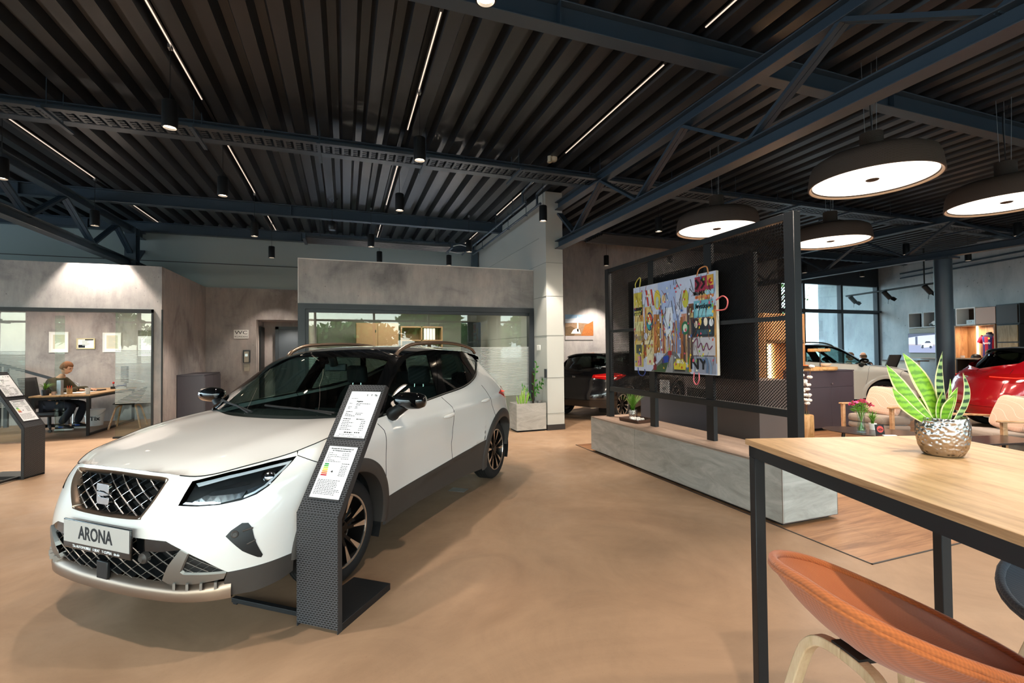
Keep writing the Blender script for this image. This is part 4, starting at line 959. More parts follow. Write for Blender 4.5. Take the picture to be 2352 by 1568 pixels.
        hb = MB(); hb.v = []; c0 = Vector((1.61, y, 1.225)); hb.obox(c0, (.042, 0, .008), (0, .115, 0), (-.012, 0, .088)); obj('headrest', hb, M_seat, st, bevel=.035, seg=4)
        obj('headrest_posts', MB().tube([(1.60, y-.05, 1.05), (1.61, y-.05, 1.15)], .007, 6).tube([(1.60, y+.05, 1.05), (1.61, y+.05, 1.15)], .007, 6), M_chrome, st)
    rs = MB().obox((2.15, 0, .55), (.25, 0, .0), (0, .62, 0), (0, 0, .08)).obox((2.45, 0, .82), (.06, 0, 0), (0, .62, 0), (.07, 0, .24)); o = obj('rear_bench', rs, M_seat, t, bevel=.03, seg=3)
    for y in (.38, -.38): obj('headrest', MB().obox((2.53, y, 1.13), (.04, 0, 0), (0, .12, 0), (.012, 0, .08)), M_seat, o, bevel=.03, seg=3)
    obj('interior_mirror', MB().obox((.86, 0, 1.325), (.012, 0, 0), (0, .11, 0), (0, 0, .03)).tube([(.84, 0, 1.34), (.80, 0, 1.44)], .035, 8), M_dark_pl, t, bevel=.006)
    wp = MB()
    for y0, y1 in ((.1, .66), (-.52, .04)): 
        p0_, p1_ = T(.015, y0/.75), T(.05, y1/.75); wp.tube([p0_+np.array([-.012, 0, .016]), p1_+np.array([-.006, 0, .016])], .008, 6); wp.tube([p0_+np.array([-.04, 0, .01]), (p0_+p1_)/2+np.array([-.01, 0, .022])], .006, 6)
    obj('wiper', wp, M_dark_pl, t)
    for x in (0, WB):
        for s in (1, -1): wheel_parts(t, x, s)
    return t
CAR = make_car('ARONA')
_ca = R(39.6); _cv = Vector((math.cos(_ca), -math.sin(_ca), 0)); _co0 = Vector((-.025, 3.18, 0))-.77*_cv
def pose_car(t, origin, yaw):
    """origin: ground point under the front axle; yaw: heading of front-to-rear, measured from +Y towards +X"""
    t.location = origin; t.rotation_euler = (0, 0, R(90)-yaw)
pose_car(CAR, _co0, _ca)
CAR['label'] = 'white compact crossover with black roof and grey cladding, in the foreground'
# ---------------------------------------------------------------- price stands
M_perf = mat('perforated_black_metal', '#2a2a2c', .45, var=0); _t = NT(M_perf)
def brick_mat(t, bw, rh, mo, c1, cm, rot=(0, 0, 0)):
    br = t.n('TexBrick'); br.offset = .5; br.inputs['Scale'].default_value = 1; br.inputs['Brick Width'].default_value = bw; br.inputs['Row Height'].default_value = rh; br.inputs['Mortar Size'].default_value = mo
    br.inputs['Color1'].default_value = (*lin(c1), 1); br.inputs['Color2'].default_value = (*lin(c1), 1); br.inputs['Mortar'].default_value = (*lin(cm), 1); br.inputs['Mortar Smooth'].default_value = .1
    t.l(t.co(rot=rot), br.inputs['Vector']); return br
_b = brick_mat(_t, .0205, .0115, .0024, '#060607', '#4a4a4d'); _t.l(_b.outputs['Color'], _t.b.inputs['Base Color']); _t.bump(_b.outputs['Fac'], .7, .003)
M_stand = mat('anthracite_powder_coat', '#2f2e2f', .5, var=.05)
EN = ['#1f8f3f', '#4fae43', '#a9cc3d', '#f0e53b', '#c98f2e', '#c8622c', '#b3202a']
M_en = [mat('energy_band', c, .6, var=0) for c in EN]
def text_lines(parent, rows, x0, name='printed_lines', o=.0012):
    """rows of (x, y, width, height): tiny printed words"""
    mb = MB()
    for x, y, w, h in rows:
        k = x
        while k < x+w:
            L = rnd.uniform(.006, .016); e = min(k+L, x+w); mb.add([(k, y, o), (e, y, o), (e, y+h, o), (k, y+h, o)], [(0, 1, 2, 3)]); k = e+.003
    return mb
def price_stand(lab):
    t = thing('price_stand', lab, 'display stand', (0, 0, 0), 0, 'price information stands'); w = .265; S0 = Vector((0, 0, .6)); sl = Vector((0, .445, .655)).normalized()
    # front sheet: its own object so that the perforation follows its plane
    def sheet(name, L, M, m, th=.004):
        o = obj(name, MB().box(0, w, 0, L, -th, 0), m, t); o.matrix_local = M; return o
    sheet('front_panel', .585, frame_m((0, 0, .02), (1, 0, 0), (0, 0, 1)), M_perf)
    sp = sheet('sloped_panel', .79, frame_m(S0, (1, 0, 0), sl), M_perf)
    nb = Vector((0, -sl.z, sl.y))*-1
    fr = MB()
    for x in (0, w-.004):
        fr.add([(x, 0, 0), (x, 0, .6), (x, .035, .58), (x, .035, 0), (x+.004, 0, 0), (x+.004, 0, .6), (x+.004, .035, .58), (x+.004, .035, 0)], [(0, 1, 2, 3), (4, 7, 6, 5), (0, 3, 7, 4), (1, 5, 6, 2), (0, 4, 5, 1), (3, 2, 6, 7)])
        a, b = S0, S0+sl*.79; c = Vector((0, .035, -.02))
        P = [a, b, b+nb*.035, a+c]; fr.add([(x+d, p.y, p.z) for d in (0, .004) for p in P], [(0, 1, 2, 3), (4, 7, 6, 5), (0, 4, 5, 1), (1, 5, 6, 2), (2, 6, 7, 3), (3, 7, 4, 0)])
    fr.box(0, w, .031, .035, .0, .6); obj('side_frame', fr, M_stand, t)
    obj('base_plate', MB().box(0, w, .036, .48, 0, .04), M_black, t, bevel=.002)
    obj('wheel_stop_bar', MB().box(-.525, 0, .055, .085, .012, .038).box(-.52, -.49, .06, .08, 0, .012), M_black, t, bevel=.002)
    for k, (y0, y1) in enumerate(((.438, .74), (.088, .382))):
        pc = obj('price_sheet' if k == 0 else 'energy_label_sheet', MB().box(.042, .25 if k == 0 else .234, y0, y1, .003, .0045), M_paper, t); pc.matrix_local = frame_m(S0, (1, 0, 0), sl)
        hold = obj('sheet_holder', MB().box(.037, .255 if k == 0 else .24, y0-.008, y0, .0, .006).box(.037, .255 if k == 0 else .24, y1, y1+.006, 0, .006), M_stand, pc)
        L = []
        if k == 0:
            L += [(.06, .690, .05, .003), (.06, .655, .02, .004), (.11, .655, .10, .004), (.11, .646, .03, .004), (.06, .632, .025, .004), (.11, .632, .02, .004), (.06, .623, .02, .004), (.11, .623, .02, .004), (.06, .60, .045, .005), (.06, .589, .02, .004), (.13, .592, .05, .004), (.06, .581, .045, .004), (.13, .583, .04, .004), (.06, .573, .07, .004), (.06, .552, .05, .006), (.15, .552, .055, .006)]
            L += [(.06, .54-.011*i, .05+.03*(i % 2), .004) for i in range(6)]+[(.19, .54-.011*i, .03, .004) for i in range(6)]+[(.14, .468, .02, .004), (.17, .468, .04, .006), (.10, .466, .05, .007), (.07, .455, .11, .003)]+[(.055+.04*i, .444, .025, .003) for i in range(5)]
        else:
            L += [(.055, .340-.0105*i, .03+.03*(i % 3), .003) for i in range(5)]+[(.15, .340-.0105*i, .05, .003) for i in range(4)]+[(.055, .29, .10, .003), (.17, .28, .05, .004)]+[(.17, .268-.009*i, .045, .003) for i in range(7)]
            L += [(.055, .185-.0085*i, rnd.uniform(.12, .165), .003) for i in range(10)]
        obj('printed_lines', text_lines(pc, L, 0, o=.0050), M_ink, pc)
        if k == 0:
            place_text('sheet_title', 'Angebot', .013, M_ink, pc, Matrix.Translation((.128, .672, .0050)), bold=True)
            for i, s in enumerate(('S', 'Y', 'Tix')): place_text('sheet_logo', s, .016, M_ink, pc, Matrix.Translation((.165+.03*i, .715, .0050)), bold=True)
        else:
            place_text('sheet_title', 'Information über den Energieverbrauch und', .0085, M_ink, pc, Matrix.Translation((.137, .368, .0050)), bold=True); place_text('sheet_title', 'die CO2-Emissionen des neuen Pkw', .0085, M_ink, pc, Matrix.Translation((.137, .356, .0050)), bold=True)
            for i in range(7):
                y = .272-.0105*i; L_ = .026+.002*i; obj('energy_band', MB().add([(.058, y, .0050), (.058+L_, y, .0050), (.058+L_+.004, y+.004, .0050), (.058+L_, y+.008, .0050), (.058, y+.008, .0050)], [(0, 1, 2, 3, 4)]), M_en[i], pc)
            obj('class_arrow', MB().add([(.115, .235, .0050), (.122, .230, .0050), (.13, .230, .0050), (.13, .240, .0050), (.122, .240, .0050)], [(0, 1, 2, 3, 4)]), M_ink, pc)
    return t
t1 = price_stand('black perforated price stand with two sheets, in front of the white car'); t1.location = (-.245, 2.77, 0); t1.rotation_euler = (0, 0, math.atan2(-.619, .785))
KIDS.clear()
t2 = dup(t1, (-3.538, 7.113, 0), math.atan2(.96, .27), 'black perforated price stand with two sheets, beside the dark car at the left edge')

# ---------------------------------------------------------------- bench and its small things
M_tile = mat('grey_stone_laminate', '#a9a8a3', .45, var=0); _t = NT(M_tile)
_c = _t.ramp(_t.noise(_t.co((.6, .6, 2.2)), 3.2, 9, .68, 1.8), [(.32, '#96958f'), (.5, '#a9a8a3'), (.66, '#bab9b4')]); _t.l(_c, _t.b.inputs['Base Color'])
M_bench_top = wood('bench_top_laminate', '#b19a8a', '#a38b7a', '#8b7465', scale=(7, .8, 7), rough=.4, knots=.15)
t = thing('bench', 'long low bench clad in grey stone laminate below the mesh screen', 'bench', (0, 0, 0))
obj('plinth', MB().box(3.38, 3.91, 2.9, 5.94, .004, .035), M_seam, t)
for y0, y1 in ((2.855, 4.905), (4.909, 5.98)): obj('front_panel', MB().box(3.335, 3.353, y0, y1, .035, .482), M_tile, t, bevel=.001, seg=1)
obj('end_panel', MB().box(3.354, 3.957, 2.855, 2.873, .035, .482), M_tile, t, bevel=.001, seg=1); obj('end_panel', MB().box(3.354, 3.957, 5.962, 5.98, .035, .482), M_tile, t)
obj('back_panel', MB().box(3.94, 3.957, 2.874, 5.96, .035, .482), M_tile, t); obj('top', MB().box(3.335, 3.957, 2.855, 5.98, .482, .497), M_bench_top, t, bevel=.001, seg=1)
ed = MB().box(3.333, 3.337, 2.853, 2.857, .036, .497).box(3.955, 3.959, 2.853, 2.857, .036, .497).box(3.333, 3.337, 2.853, 5.98, .492, .498).box(3.333, 3.959, 2.852, 2.856, .492, .498).box(3.333, 3.959, 2.853, 2.856, .034, .039).box(3.333, 3.336, 2.853, 5.98, .034, .038)
obj('edge_trim', ed, M_alu, t)
M_hammer = mat('hammered_silver', '#b7aea6', .25, 1, var=.12, vscale=30); _t = NT(M_hammer)
_v = _t.n('TexVoronoi', feature='SMOOTH_F1'); _v.inputs['Scale'].default_value = 95; _t.l(_t.co(), _v.inputs['Vector']); _t.bump(_v.outputs['Distance'], .8, .006)
M_leaf = mat('grass_green_leaf', '#5f8f2b', .5, var=.25, vscale=12); M_soil = mat('dark_potting_soil', '#2b211a', .95, var=.3, vscale=60, bump=.5, bscale=120)
def blades(n, h, spread, w, seed=1, droop=.6, base=.02):
    r = random.Random(seed); mb = MB()
    for i in range(n):
        a = r.uniform(0, 2*PI); L = h*r.uniform(.65, 1.05); s = spread*r.uniform(.15, 1); bx, by = base*math.cos(a*1.7)*r.random(), base*math.sin(a*1.7)*r.random(); rows = []; t_ = Vector((-math.sin(a), math.cos(a), 0))
        for k in range(6):
            q = k/5; p = Vector((bx+math.cos(a)*s*q**1.6, by+math.sin(a)*s*q**1.6, L*(q-droop*q**3*s/spread*.5))); rows.append([p-t_*w*(1-q**2)/2, p+t_*w*(1-q**2)/2+Vector((0, 0, .001))])
        mb.sheet(rows)
    return mb
t = thing('potted_grass', 'green grass plant in a small silver pot on the bench, by the screen post', 'plant', (3.80, 5.62, .497))
obj('pot', MB().lathe([(0, 0), (.045, 0), (.058, .03), (.062, .075), (.055, .112), (.050, .112), (.050, .095), (0, .095)], 32), M_hammer, t, smooth=50)
obj('foliage', blades(150, .34, .22, .006, 3), M_leaf, t)
for ch in t.children: 
    if ch.name.startswith('foliage'): ch.location = (0, 0, .08)
M_tray_w = wood('dark_brown_wood', '#5a3f33', '#4b342a', '#33231c', rough=.5, knots=0)
t = thing('wooden_tray', 'dark wooden tray of white cotton bolls on the bench', 'tray', (3.66, 5.33, .497), R(8))
tb = MB().box(-.13, .13, -.17, .17, 0, .012)
for s in (-1, 1): tb.obox((s*.14, 0, .022), (.004, 0, 0), (0, .175, 0), (s*.008, 0, .024)); tb.obox((0, s*.18, .022), (.14, 0, 0), (0, .004, 0), (0, s*.008, .024))
obj('tray', tb, M_tray_w, t, bevel=.002)
M_cotton = mat('white_cotton', '#f1ece6', .95, var=.05, vscale=40, bump=.4, bscale=90)
def boll(mb, c, r, rr):
    for k in range(4):
        a = k*PI/2+rr.random(); p = Vector(c)+Vector((math.cos(a), math.sin(a), .3*rr.random()))*r*.55; mb.lathe([(0, -r*.75), (r*.55, -r*.45), (r*.75, 0), (r*.55, r*.45), (0, r*.75)], 8, p)
for k in range(7):
    mb = MB(); boll(mb, (0, 0, .02), .024, rnd); o = obj('cotton_boll', mb, M_cotton, None, smooth=80, loc=(3.66+rnd.uniform(-.09, .09), 5.23+.032*k, .511))
    tag(o, 'white cotton boll lying in the dark tray on the bench', 'cotton boll', 'cotton bolls in the tray')

# ---------------------------------------------------------------- mesh screen with the painting
t = thing('mesh_screen', 'black framed expanded-metal screen standing on the bench', 'screen', (3.6, 0, 0))
for y, w in ((5.885, .09), (2.94, .10)): obj('post', MB().box(-.04, .04, y-w/2, y+w/2, .497, 2.615), M_black, t, bevel=.003, seg=1)
for z, h in ((2.585, .06), (.895, .065)): obj('rail', MB().box(-.035, .035, 2.99, 5.84, z-h/2, z+h/2), M_black, t, bevel=.003, seg=1)
obj('middle_rail', MB().box(-.03, .0, 2.99, 5.84, 1.695, 1.735), M_black, t)
for y in (4.90, 3.93): obj('upright', MB().box(-.005, .035, y-.055, y+.055, .927, 2.556), M_black, t, bevel=.002, seg=1); obj('leg', MB().box(.0, .05, y-.05, y+.05, .497, .863), M_black, t)
ms = MB(); pz, py = .0145, .030; nz = int(1.63/pz); ny = int(2.84/(py/2))
for k in range(nz):
    z0 = .93+k*pz+pz/2; rows = []
    for j in range(ny+1):
        y = 2.99+j*py/2; z = z0+(pz*.5 if (j+k) % 2 else -pz*.5)*.80; rows.append([(.007, y, z-.0034), (-.004, y, z+.0034)])
    ms.sheet(rows)
mo = obj('expanded_mesh', ms, M_black, t)
tv = thing('wall_screen', 'black backed television fixed behind the mesh screen facing the lounge', 'television', (3.67, 0, 0))
obj('back_shell', MB().box(0, .05, 3.41, 5.50, 1.145, 2.375), mat('television_black', '#0b0b0c', .5, var=.05), tv, bevel=.004)
obj('display', MB().box(.05, .053, 3.43, 5.48, 1.165, 2.355), M_gloss_black, tv)
p = thing('painting', 'unframed colourful canvas of a city street hung on the mesh screen', 'painting', (3.545, 5.165, 1.185))
obj('canvas', MB().box(-.02, .012, -1.43, 0, 0, 1.06), mat('painted_canvas_edge', '#cfc8ba', .8, var=.12, vscale=14), p)
PC = {}
def pm(c):
    if c not in PC: PC[c] = mat('paint', c, .55, var=.16, vscale=9, bump=.4, bscale=70)
    return PC[c]
cols = []; pb = MB()
def ci(c):
    if c not in cols: cols.append(c)
    return cols.index(c)
lay = [0]
def pp(c, pts):
    lay[0] += 1; o = -.0205-.00002*lay[0]; pb.add([(o, -min(max(u, .002), 1.428), min(max(v, .002), 1.058)) for u, v in pts], [tuple(range(len(pts)))], ci(c))
def rect(c, u0, v0, u1, v1, s=0): pp(c, [(u0, v0), (u1, v0+s), (u1, v1+s), (u0, v1)])
def stroke(c, pts, w):
    for a, b in zip(pts, pts[1:]):
        d = Vector((b[0]-a[0], b[1]-a[1])); n = Vector((-d.y, d.x)).normalized()*w/2 if d.length else Vector((0, w)); pp(c, [(a[0]-n.x, a[1]-n.y), (b[0]-n.x, b[1]-n.y), (b[0]+n.x, b[1]+n.y), (a[0]+n.x, a[1]+n.y)])
pr = random.Random(11)
rect('#c9cfe6', 0, 0, 1.43, 1.06); rect('#a9b9e0', .5, .6, .82, 1.06); rect('#dfe3f0', .62, .35, .76, .75)
for k in range(46):      # receding house fronts, left then right
    u0 = pr.uniform(.0, .52); h = pr.uniform(.3, .98-.75*u0); w = pr.uniform(.03, .1); rect(pr.choice(['#b5803f', '#c9a35a', '#d8bd7a', '#8a5a33', '#d98f5a', '#e4cf8f', '#6f4a2e', '#c77a4a']), u0, .12+.25*u0, u0+w, h+.05)
for k in range(46):
    u0 = pr.uniform(.86, 1.36); h = pr.uniform(.25, .95-.7*(1.4-u0)); w = pr.uniform(.03, .1); rect(pr.choice(['#b98a4a', '#d2ab6b', '#a05f38', '#7c4f35', '#e0c98c', '#c98e7a', '#5b4a4a']), u0, .12, u0+w, h+.1)
for k in range(60):      # distant towers
    u0 = pr.uniform(.52, .88); rect(pr.choice(['#8d9cc9', '#b8a9b5', '#c58f5e', '#a8572f', '#7b8ab8', '#d7c3a0', '#9c3b3b']), u0, .22, u0+pr.uniform(.01, .03), .25+pr.uniform(.1, .7)*min(1, abs(u0-.70)*3.2+.25))
pp('#6d6d70', [(.35, 0), (1.05, 0), (.80, .24), (.66, .24)]); pp('#3f5a3a', [(.40, 0), (.62, 0), (.70, .1), (.60, .13), (.48, .07)]); pp('#9b9ba0', [(.62, 0), (.75, 0), (.77, .2), (.72, .2)])
for u, c in ((.31, '#c0392b'), (.36, '#f3ead8'), (.41, '#c0392b')): pp(c, [(u-.05, 1.0), (u-.02, 1.0), (u+.02, .80), (u-.01, .80)])
for u0, v0, u1, v1, c in ((.01, .79, .19, .99, '#c9b84a'), (.01, .70, .19, .80, '#1d1b1a'), (.02, .50, .20, .62, '#d9d29a'), (.01, .38, .2, .44, '#a08a72'), (.02, .05, .2, .33, '#c8b65c'), (.05, .22, .17, .33, '#4a5348'), (.27, .08, .41, .29, '#e3d8ae'), (.23, .33, .40, .38, '#e9ddb9'), (.08, .06, .16, .18, '#d98fb0')): rect(c, u0, v0, u1, v1)
for u0, v0, u1, v1, c in ((1.13, .87, 1.40, 1.03, '#a8324f'), (1.13, .80, 1.40, .83, '#d98b55'), (1.11, .60, 1.39, .78, '#6fb3c4'), (1.14, .62, 1.37, .70, '#8fcbd6'), (1.08, .40, 1.40, .585, '#1f2a33'), (1.15, .42, 1.36, .47, '#33505a'), (1.09, .20, 1.41, .39, '#b9b6bd'), (1.10, .01, 1.42, .19, '#8f93a5'), (1.31, .92, 1.40, 1.03, '#d9a545')): rect(c, u0, v0, u1, v1)
for c, u, v, rx, ry in (('#1f3c78', .335, .61, .065, .115), ('#d8642f', .335, .635, .05, .07), ('#3aa6b0', .335, .56, .05, .05), ('#e8ded0', .335, .60, .03, .03), ('#d7c34a', .49, .86, .06, .12), ('#bcc9c0', .49, .83, .03, .07), ('#c9c24a', .98, .82, .05, .10), ('#2d6b4a', .97, .50, .06, .075), ('#cfe0c8', .97, .50, .035, .045), ('#c02030', 1.36, .965, .03, .03), ('#e9dccb', 1.14, .53, .025, .04), ('#e7c86a', 1.20, .555, .022, .04), ('#efe0cc', 1.28, .55, .028, .045), ('#dfe3ea', 1.36, .54, .03, .04), ('#d8d8ea', .255, .43, .035, .045), ('#e6c79a', .61, .86, .035, .05)):
    pp(c, [(u+rx*math.cos(a), v+ry*math.sin(a)) for a in np.linspace(0, 2*PI, 17)[:-1]])
pp('#d9c53f', [(.78, .03), (.96, .03), (.98, .10), (.93, .16), (.82, .16), (.77, .10)]); pp('#efe7c0', [(.81, .11), (.94, .11), (.92, .15), (.83, .15)]); pp('#2547a8', [(.56, .10), (.68, .12), (.70, .17), (.66, .20), (.59, .18)]); pp('#b03038', [(.67, .2), (.74, .2), (.74, .25), (.68, .25)]); rect('#2a2a2c', .78, .02, .96, .04)
for c, u in (('#8f1f2a', .42), ('#7a2a30', .44), ('#3f7a3a', 1.02), ('#c98f3a', 1.04)): pp(c, [(u-.02, .02), (u+.02, .02), (u+.015, .15), (u, .2), (u-.015, .15)])
for k in range(230):     # loose ink lines
    u = pr.uniform(.0, 1.42); v = pr.uniform(.05, 1.0); L = pr.uniform(.03, .16); a = PI/2+pr.gauss(0, .35)
    stroke(pr.choice(['#3a2a20', '#5c3a22', '#2a2328', '#7a4a22', '#1f2540', '#8a2f2a']), [(u, v), (u+L*math.cos(a), v+L*math.sin(a))], pr.uniform(.003, .007))
for k in range(160):
    u = pr.uniform(.02, 1.4); v = pr.uniform(.03, 1.0); pp(pr.choice(['#f2e9c9', '#e8c23a', '#d8506a', '#3a5fa8', '#e9e9f2', '#c7482a', '#86b04a']), [(u, v), (u+pr.uniform(.008, .03), v+.003), (u+.02, v+pr.uniform(.01, .04)), (u+.002, v+.025)])
for k in range(3): stroke('#16110f', [(1.15+.08*k, .90), (1.20+.08*k, .95), (1.15+.08*k, 1.0)], .022) if k < 2 else None
for k in range(5): stroke('#e0d3bd', [(.03+.03*k, .80), (.035+.03*k, .80+.03*(k % 3))], .012)
stroke('#6a2f4f', smooth_path([(1.10, .33, 0), (1.16, .38, 0), (1.17, .28, 0), (1.22, .33, 0), (1.25, .25, 0), (1.30, .33, 0), (1.33, .26, 0), (1.38, .30, 0)], 4), .013)
stroke('#5a708f', [(1.28, .18), (1.31, .10), (1.30, .02)], .03); stroke('#7d93b0', [(1.33, .16), (1.36, .08), (1.35, .01)], .02)
obj('painted_scene', pb, [pm(c) for c in cols], p)
def ptext(s, u, v, size, c, bold=True, sx=1): place_text('painted_lettering', s, size, pm(c), p, frame_m((-.0295, -u, v), (0, -1, 0), (0, 0, 1)), bold=bold, sx=sx)
ptext('MoMA', 1.20, .855, .062, '#16110f'); ptext('QNS', 1.345, .855, .062, '#9fd8ea'); ptext('Mystique', 1.255, .715, .075, '#10202a', sx=.85); ptext('NY', 1.17, .105, .16, '#14161c', sx=1.15); ptext('BROOKLYN', .10, .745, .034, '#d9d070', sx=.8); ptext('ATTITUDE', .10, .712, .034, '#d9d070', sx=.8)
for nm, c, P in (('handle_loop', '#c9b955', [(.05, 1.06), (.05, 1.11), (.12, 1.17), (.16, 1.16), (.14, 1.06)]), ('handle_loop', '#d08a55', [(1.16, 1.04), (1.20, 1.11), (1.30, 1.12), (1.33, 1.04)]), ('handle_loop', '#d96a6a', [(1.43, .76), (1.52, .79), (1.58, .74), (1.55, .66), (1.43, .655)]), ('handle_loop', '#3a4a8f', [(.08, .04), (.10, -.04), (.18, -.06), (.23, -.02), (.22, .02)]), ('handle_loop', '#d9707a', [(1.10, .02), (1.09, -.07), (1.13, -.11), (1.17, -.06), (1.17, .02)])):
    obj(nm, MB().tube(smooth_path([(-.022, -u, v) for u, v in P], 6), .007, 6), mat('loop_cord', c, .6, var=.05), p, smooth=60, label='coloured cord loop')

# ---------------------------------------------------------------- bar table, stools, snake plant
TA = Vector((1.498, 1.446, 0)); TX = Vector((.955, -.296, 0)); TY = Vector((.296, .955, 0))     # corner, across, along (away from viewer)
M_oak = wood('light_oak_top', '#d2ad80', '#c29b6d', '#997049', scale=(6, .8, 6), rough=.42, knots=.55)
M_oak2 = wood('light_oak_edge', '#b98f66', '#a37a54', '#7c5738', scale=(6, 1.5, 30), rough=.5, knots=.1)
t = thing('bar_table', 'tall table with light oak top and black steel frame, right foreground', 'table', TA, math.atan2(TX.y, TX.x))
L_ = 2.35; w_ = .80
obj('tabletop', MB().box(0, w_, -L_, 0, 1.078, 1.10), M_oak, t, bevel=.0012, seg=1); obj('edge_band', MB().box(-.0012, 0, -L_, 0, 1.0785, 1.0995).box(0, w_, 0, .0012, 1.0785, 1.0995), M_oak2, t)
o = obj('frame', MB().box(.008, .048, -L_+.01, -.01, 1.033, 1.078).box(w_-.048, w_-.008, -L_+.01, -.01, 1.033, 1.078).box(.008, w_-.008, -.05, -.01, 1.033, 1.078), M_black, t)
for x in (.008, w_-.048):
    for y in (-.05, -L_+.01): obj('leg', MB().box(x, x+.04, y, y+.04, 0, 1.033), M_black, t, bevel=.002, seg=1)
M_orange = weave('orange_woven_fabric', '#c9713a', '#b9622f', 330); M_blueg = weave('blue_grey_woven_fabric', '#5b646f', '#4d5661', 330)
M_ash = wood('pale_ash', '#d9bf9c', '#cfb28c', '#b3946c', scale=(8, 8, 1), rough=.45, knots=.1)
def stool(lab, m):
    t = thing('bar_stool', lab, 'stool', (0, 0, 0), 0, 'bar stools around the tall table'); N = 40
    def pt(r, a, th=0):
        """shell point: r 0..1 from seat centre to rim, a angle (0 = front)"""
        back = max(0, -math.cos(a)); side = abs(math.sin(a)); q = (1-math.cos(a))/2
        rim = -.012+.165*q**1.5+.02*side**3; R_ = .225+.028*side; f = r**2.6
        out = R_*(r**.85)+.035*f*q
        return Vector((out*math.cos(a)*(.93 if math.cos(a) > 0 else .98), out*math.sin(a)*1.02, .735+rim*f-.012*(1-r)))
    rows = [[pt(r, 2*PI*j/N) for j in range(N)] for r in np.linspace(.001, 1, 16)]
    def under(r, j): q = pt(r, 2*PI*j/N); d = 1-r; return Vector((q.x*1.02, q.y*1.02, q.z-.016-.030*d**.6))
    inn = MB().sheet(rows, close_u=True); obj('seat_pad', inn, m, t, smooth=80)
    sh = MB().sheet([[under(r, j) for j in range(N)] for r in np.linspace(.001, 1, 16)], close_u=True); obj('seat_shell', sh, m, t, smooth=80)
    for rr, dz, rad in ((1.0, -.001, .0115), (1.012, -.013, .0095)):
        mb = MB().tube([Vector((q.x*rr, q.y*rr, q.z+dz)) for q in rows[-1]], rad, 8, closed=True); obj('rim_piping', mb, m, t, smooth=80)
    sm = MB().tube([rows[11][j]+Vector((0, 0, .001)) for j in range(12, 29)], .0015, 4); obj('seam', sm, m, t)
    fr = []
    for sx in (-1, 1):
        P = [(sx*.27, -.215, .0), (sx*.215, -.165, .36), (sx*.165, -.13, .60), (sx*.15, -.10, .672), (sx*.14, -.05, .692), (sx*.14, .05, .692), (sx*.15, .10, .672), (sx*.165, .13, .60), (sx*.215, .165, .36), (sx*.27, .215, .0)]
        P = smooth_path(P, 5); n = len(P)//2
        for part in (P[:n+1], P[n:]):
            mb = MB(); rows2 = []
            for i, p_ in enumerate(part):
                tg_ = (Vector(part[min(i+1, len(part)-1)])-Vector(part[max(i-1, 0)])).normalized(); sd = Vector((sx, 0, 0)); sd = (sd-tg_*sd.dot(tg_)).normalized(); nn = tg_.cross(sd)
                rows2.append([p_+sd*.016+nn*.013, p_-sd*.016+nn*.013, p_-sd*.016-nn*.013, p_+sd*.016-nn*.013])
            mb.sheet(rows2, close_u=True); k = len(mb.v); mb.f += [(0, 1, 2, 3), (k-4, k-3, k-2, k-1)]; mb.m += [0, 0]; obj('leg', mb, M_ash, t, bevel=.003)
    obj('leg_bracket', MB().box(-.15, .15, -.04, .04, .700, .712), M_black, t)
    return t
st = stool('orange upholstered bar stool with pale legs, whole one tucked under the tall table', M_orange); st.location = (1.31, .80, 0); st.rotation_euler = (0, 0, R(-11))
dup(st, (1.135, .20, 0), R(-13), 'orange upholstered bar stool of which only the rim shows at the bottom corner')
st2 = stool('blue-grey upholstered bar stool on the far side of the tall table', M_blueg); st2.location = (1.93, .60, 0); st2.rotation_euler = (0, 0, R(168))
# snake plant
PX, PY = 1.862, .985
t = thing('snake_plant', 'snake plant in a hammered silver pot standing on the tall table', 'plant', (PX, PY, 1.10))
obj('pot', MB().lathe([(0, 0), (.045, 0), (.053, .006), (.064, .03), (.0705, .07), (.070, .105), (.0655, .126), (.062, .127), (.0645, .105), (.064, .10), (0, .10)], 48), M_hammer, t, smooth=60)
obj('soil', MB().lathe([(0, .108), (.0635, .103)], 24), M_soil, t)
M_sn = mat('snake_plant_green', '#6f9a2b', .45, var=0); _t = NT(M_sn); _w = _t.n('TexWave', wave_type='BANDS', bands_direction='Z'); _w.inputs['Scale'].default_value = 16; _w.inputs['Distortion'].default_value = 6; _w.inputs['Detail'].default_value = 3; _w.inputs['Detail Scale'].default_value = 2; _t.l(_t.co(), _w.inputs['Vector'])
_t.l(_t.ramp(_w.outputs['Fac'], [(.05, '#5d8d24'), (.4, '#73a52a'), (.8, '#83b52e')]), _t.b.inputs['Base Color']); M_snd = mat('snake_plant_dark_green', '#54703c', .5, var=0); _t = NT(M_snd); _w = _t.n('TexWave', wave_type='BANDS', bands_direction='Z'); _w.inputs['Scale'].default_value = 14; _w.inputs['Distortion'].default_value = 4; _w.inputs['Detail'].default_value = 3; _t.l(_t.co(), _w.inputs['Vector']); _t.l(_t.ramp(_w.outputs['Fac'], [(.3, '#1f3a22'), (.5, '#6f9150'), (.8, '#8aa765')]), _t.b.inputs['Base Color'])
M_sny = mat('snake_plant_margin', '#d9d39a', .5, var=.06)
RV, FV = Vector((.9416, -.3368, 0)), Vector((.3368, .9416, 0))
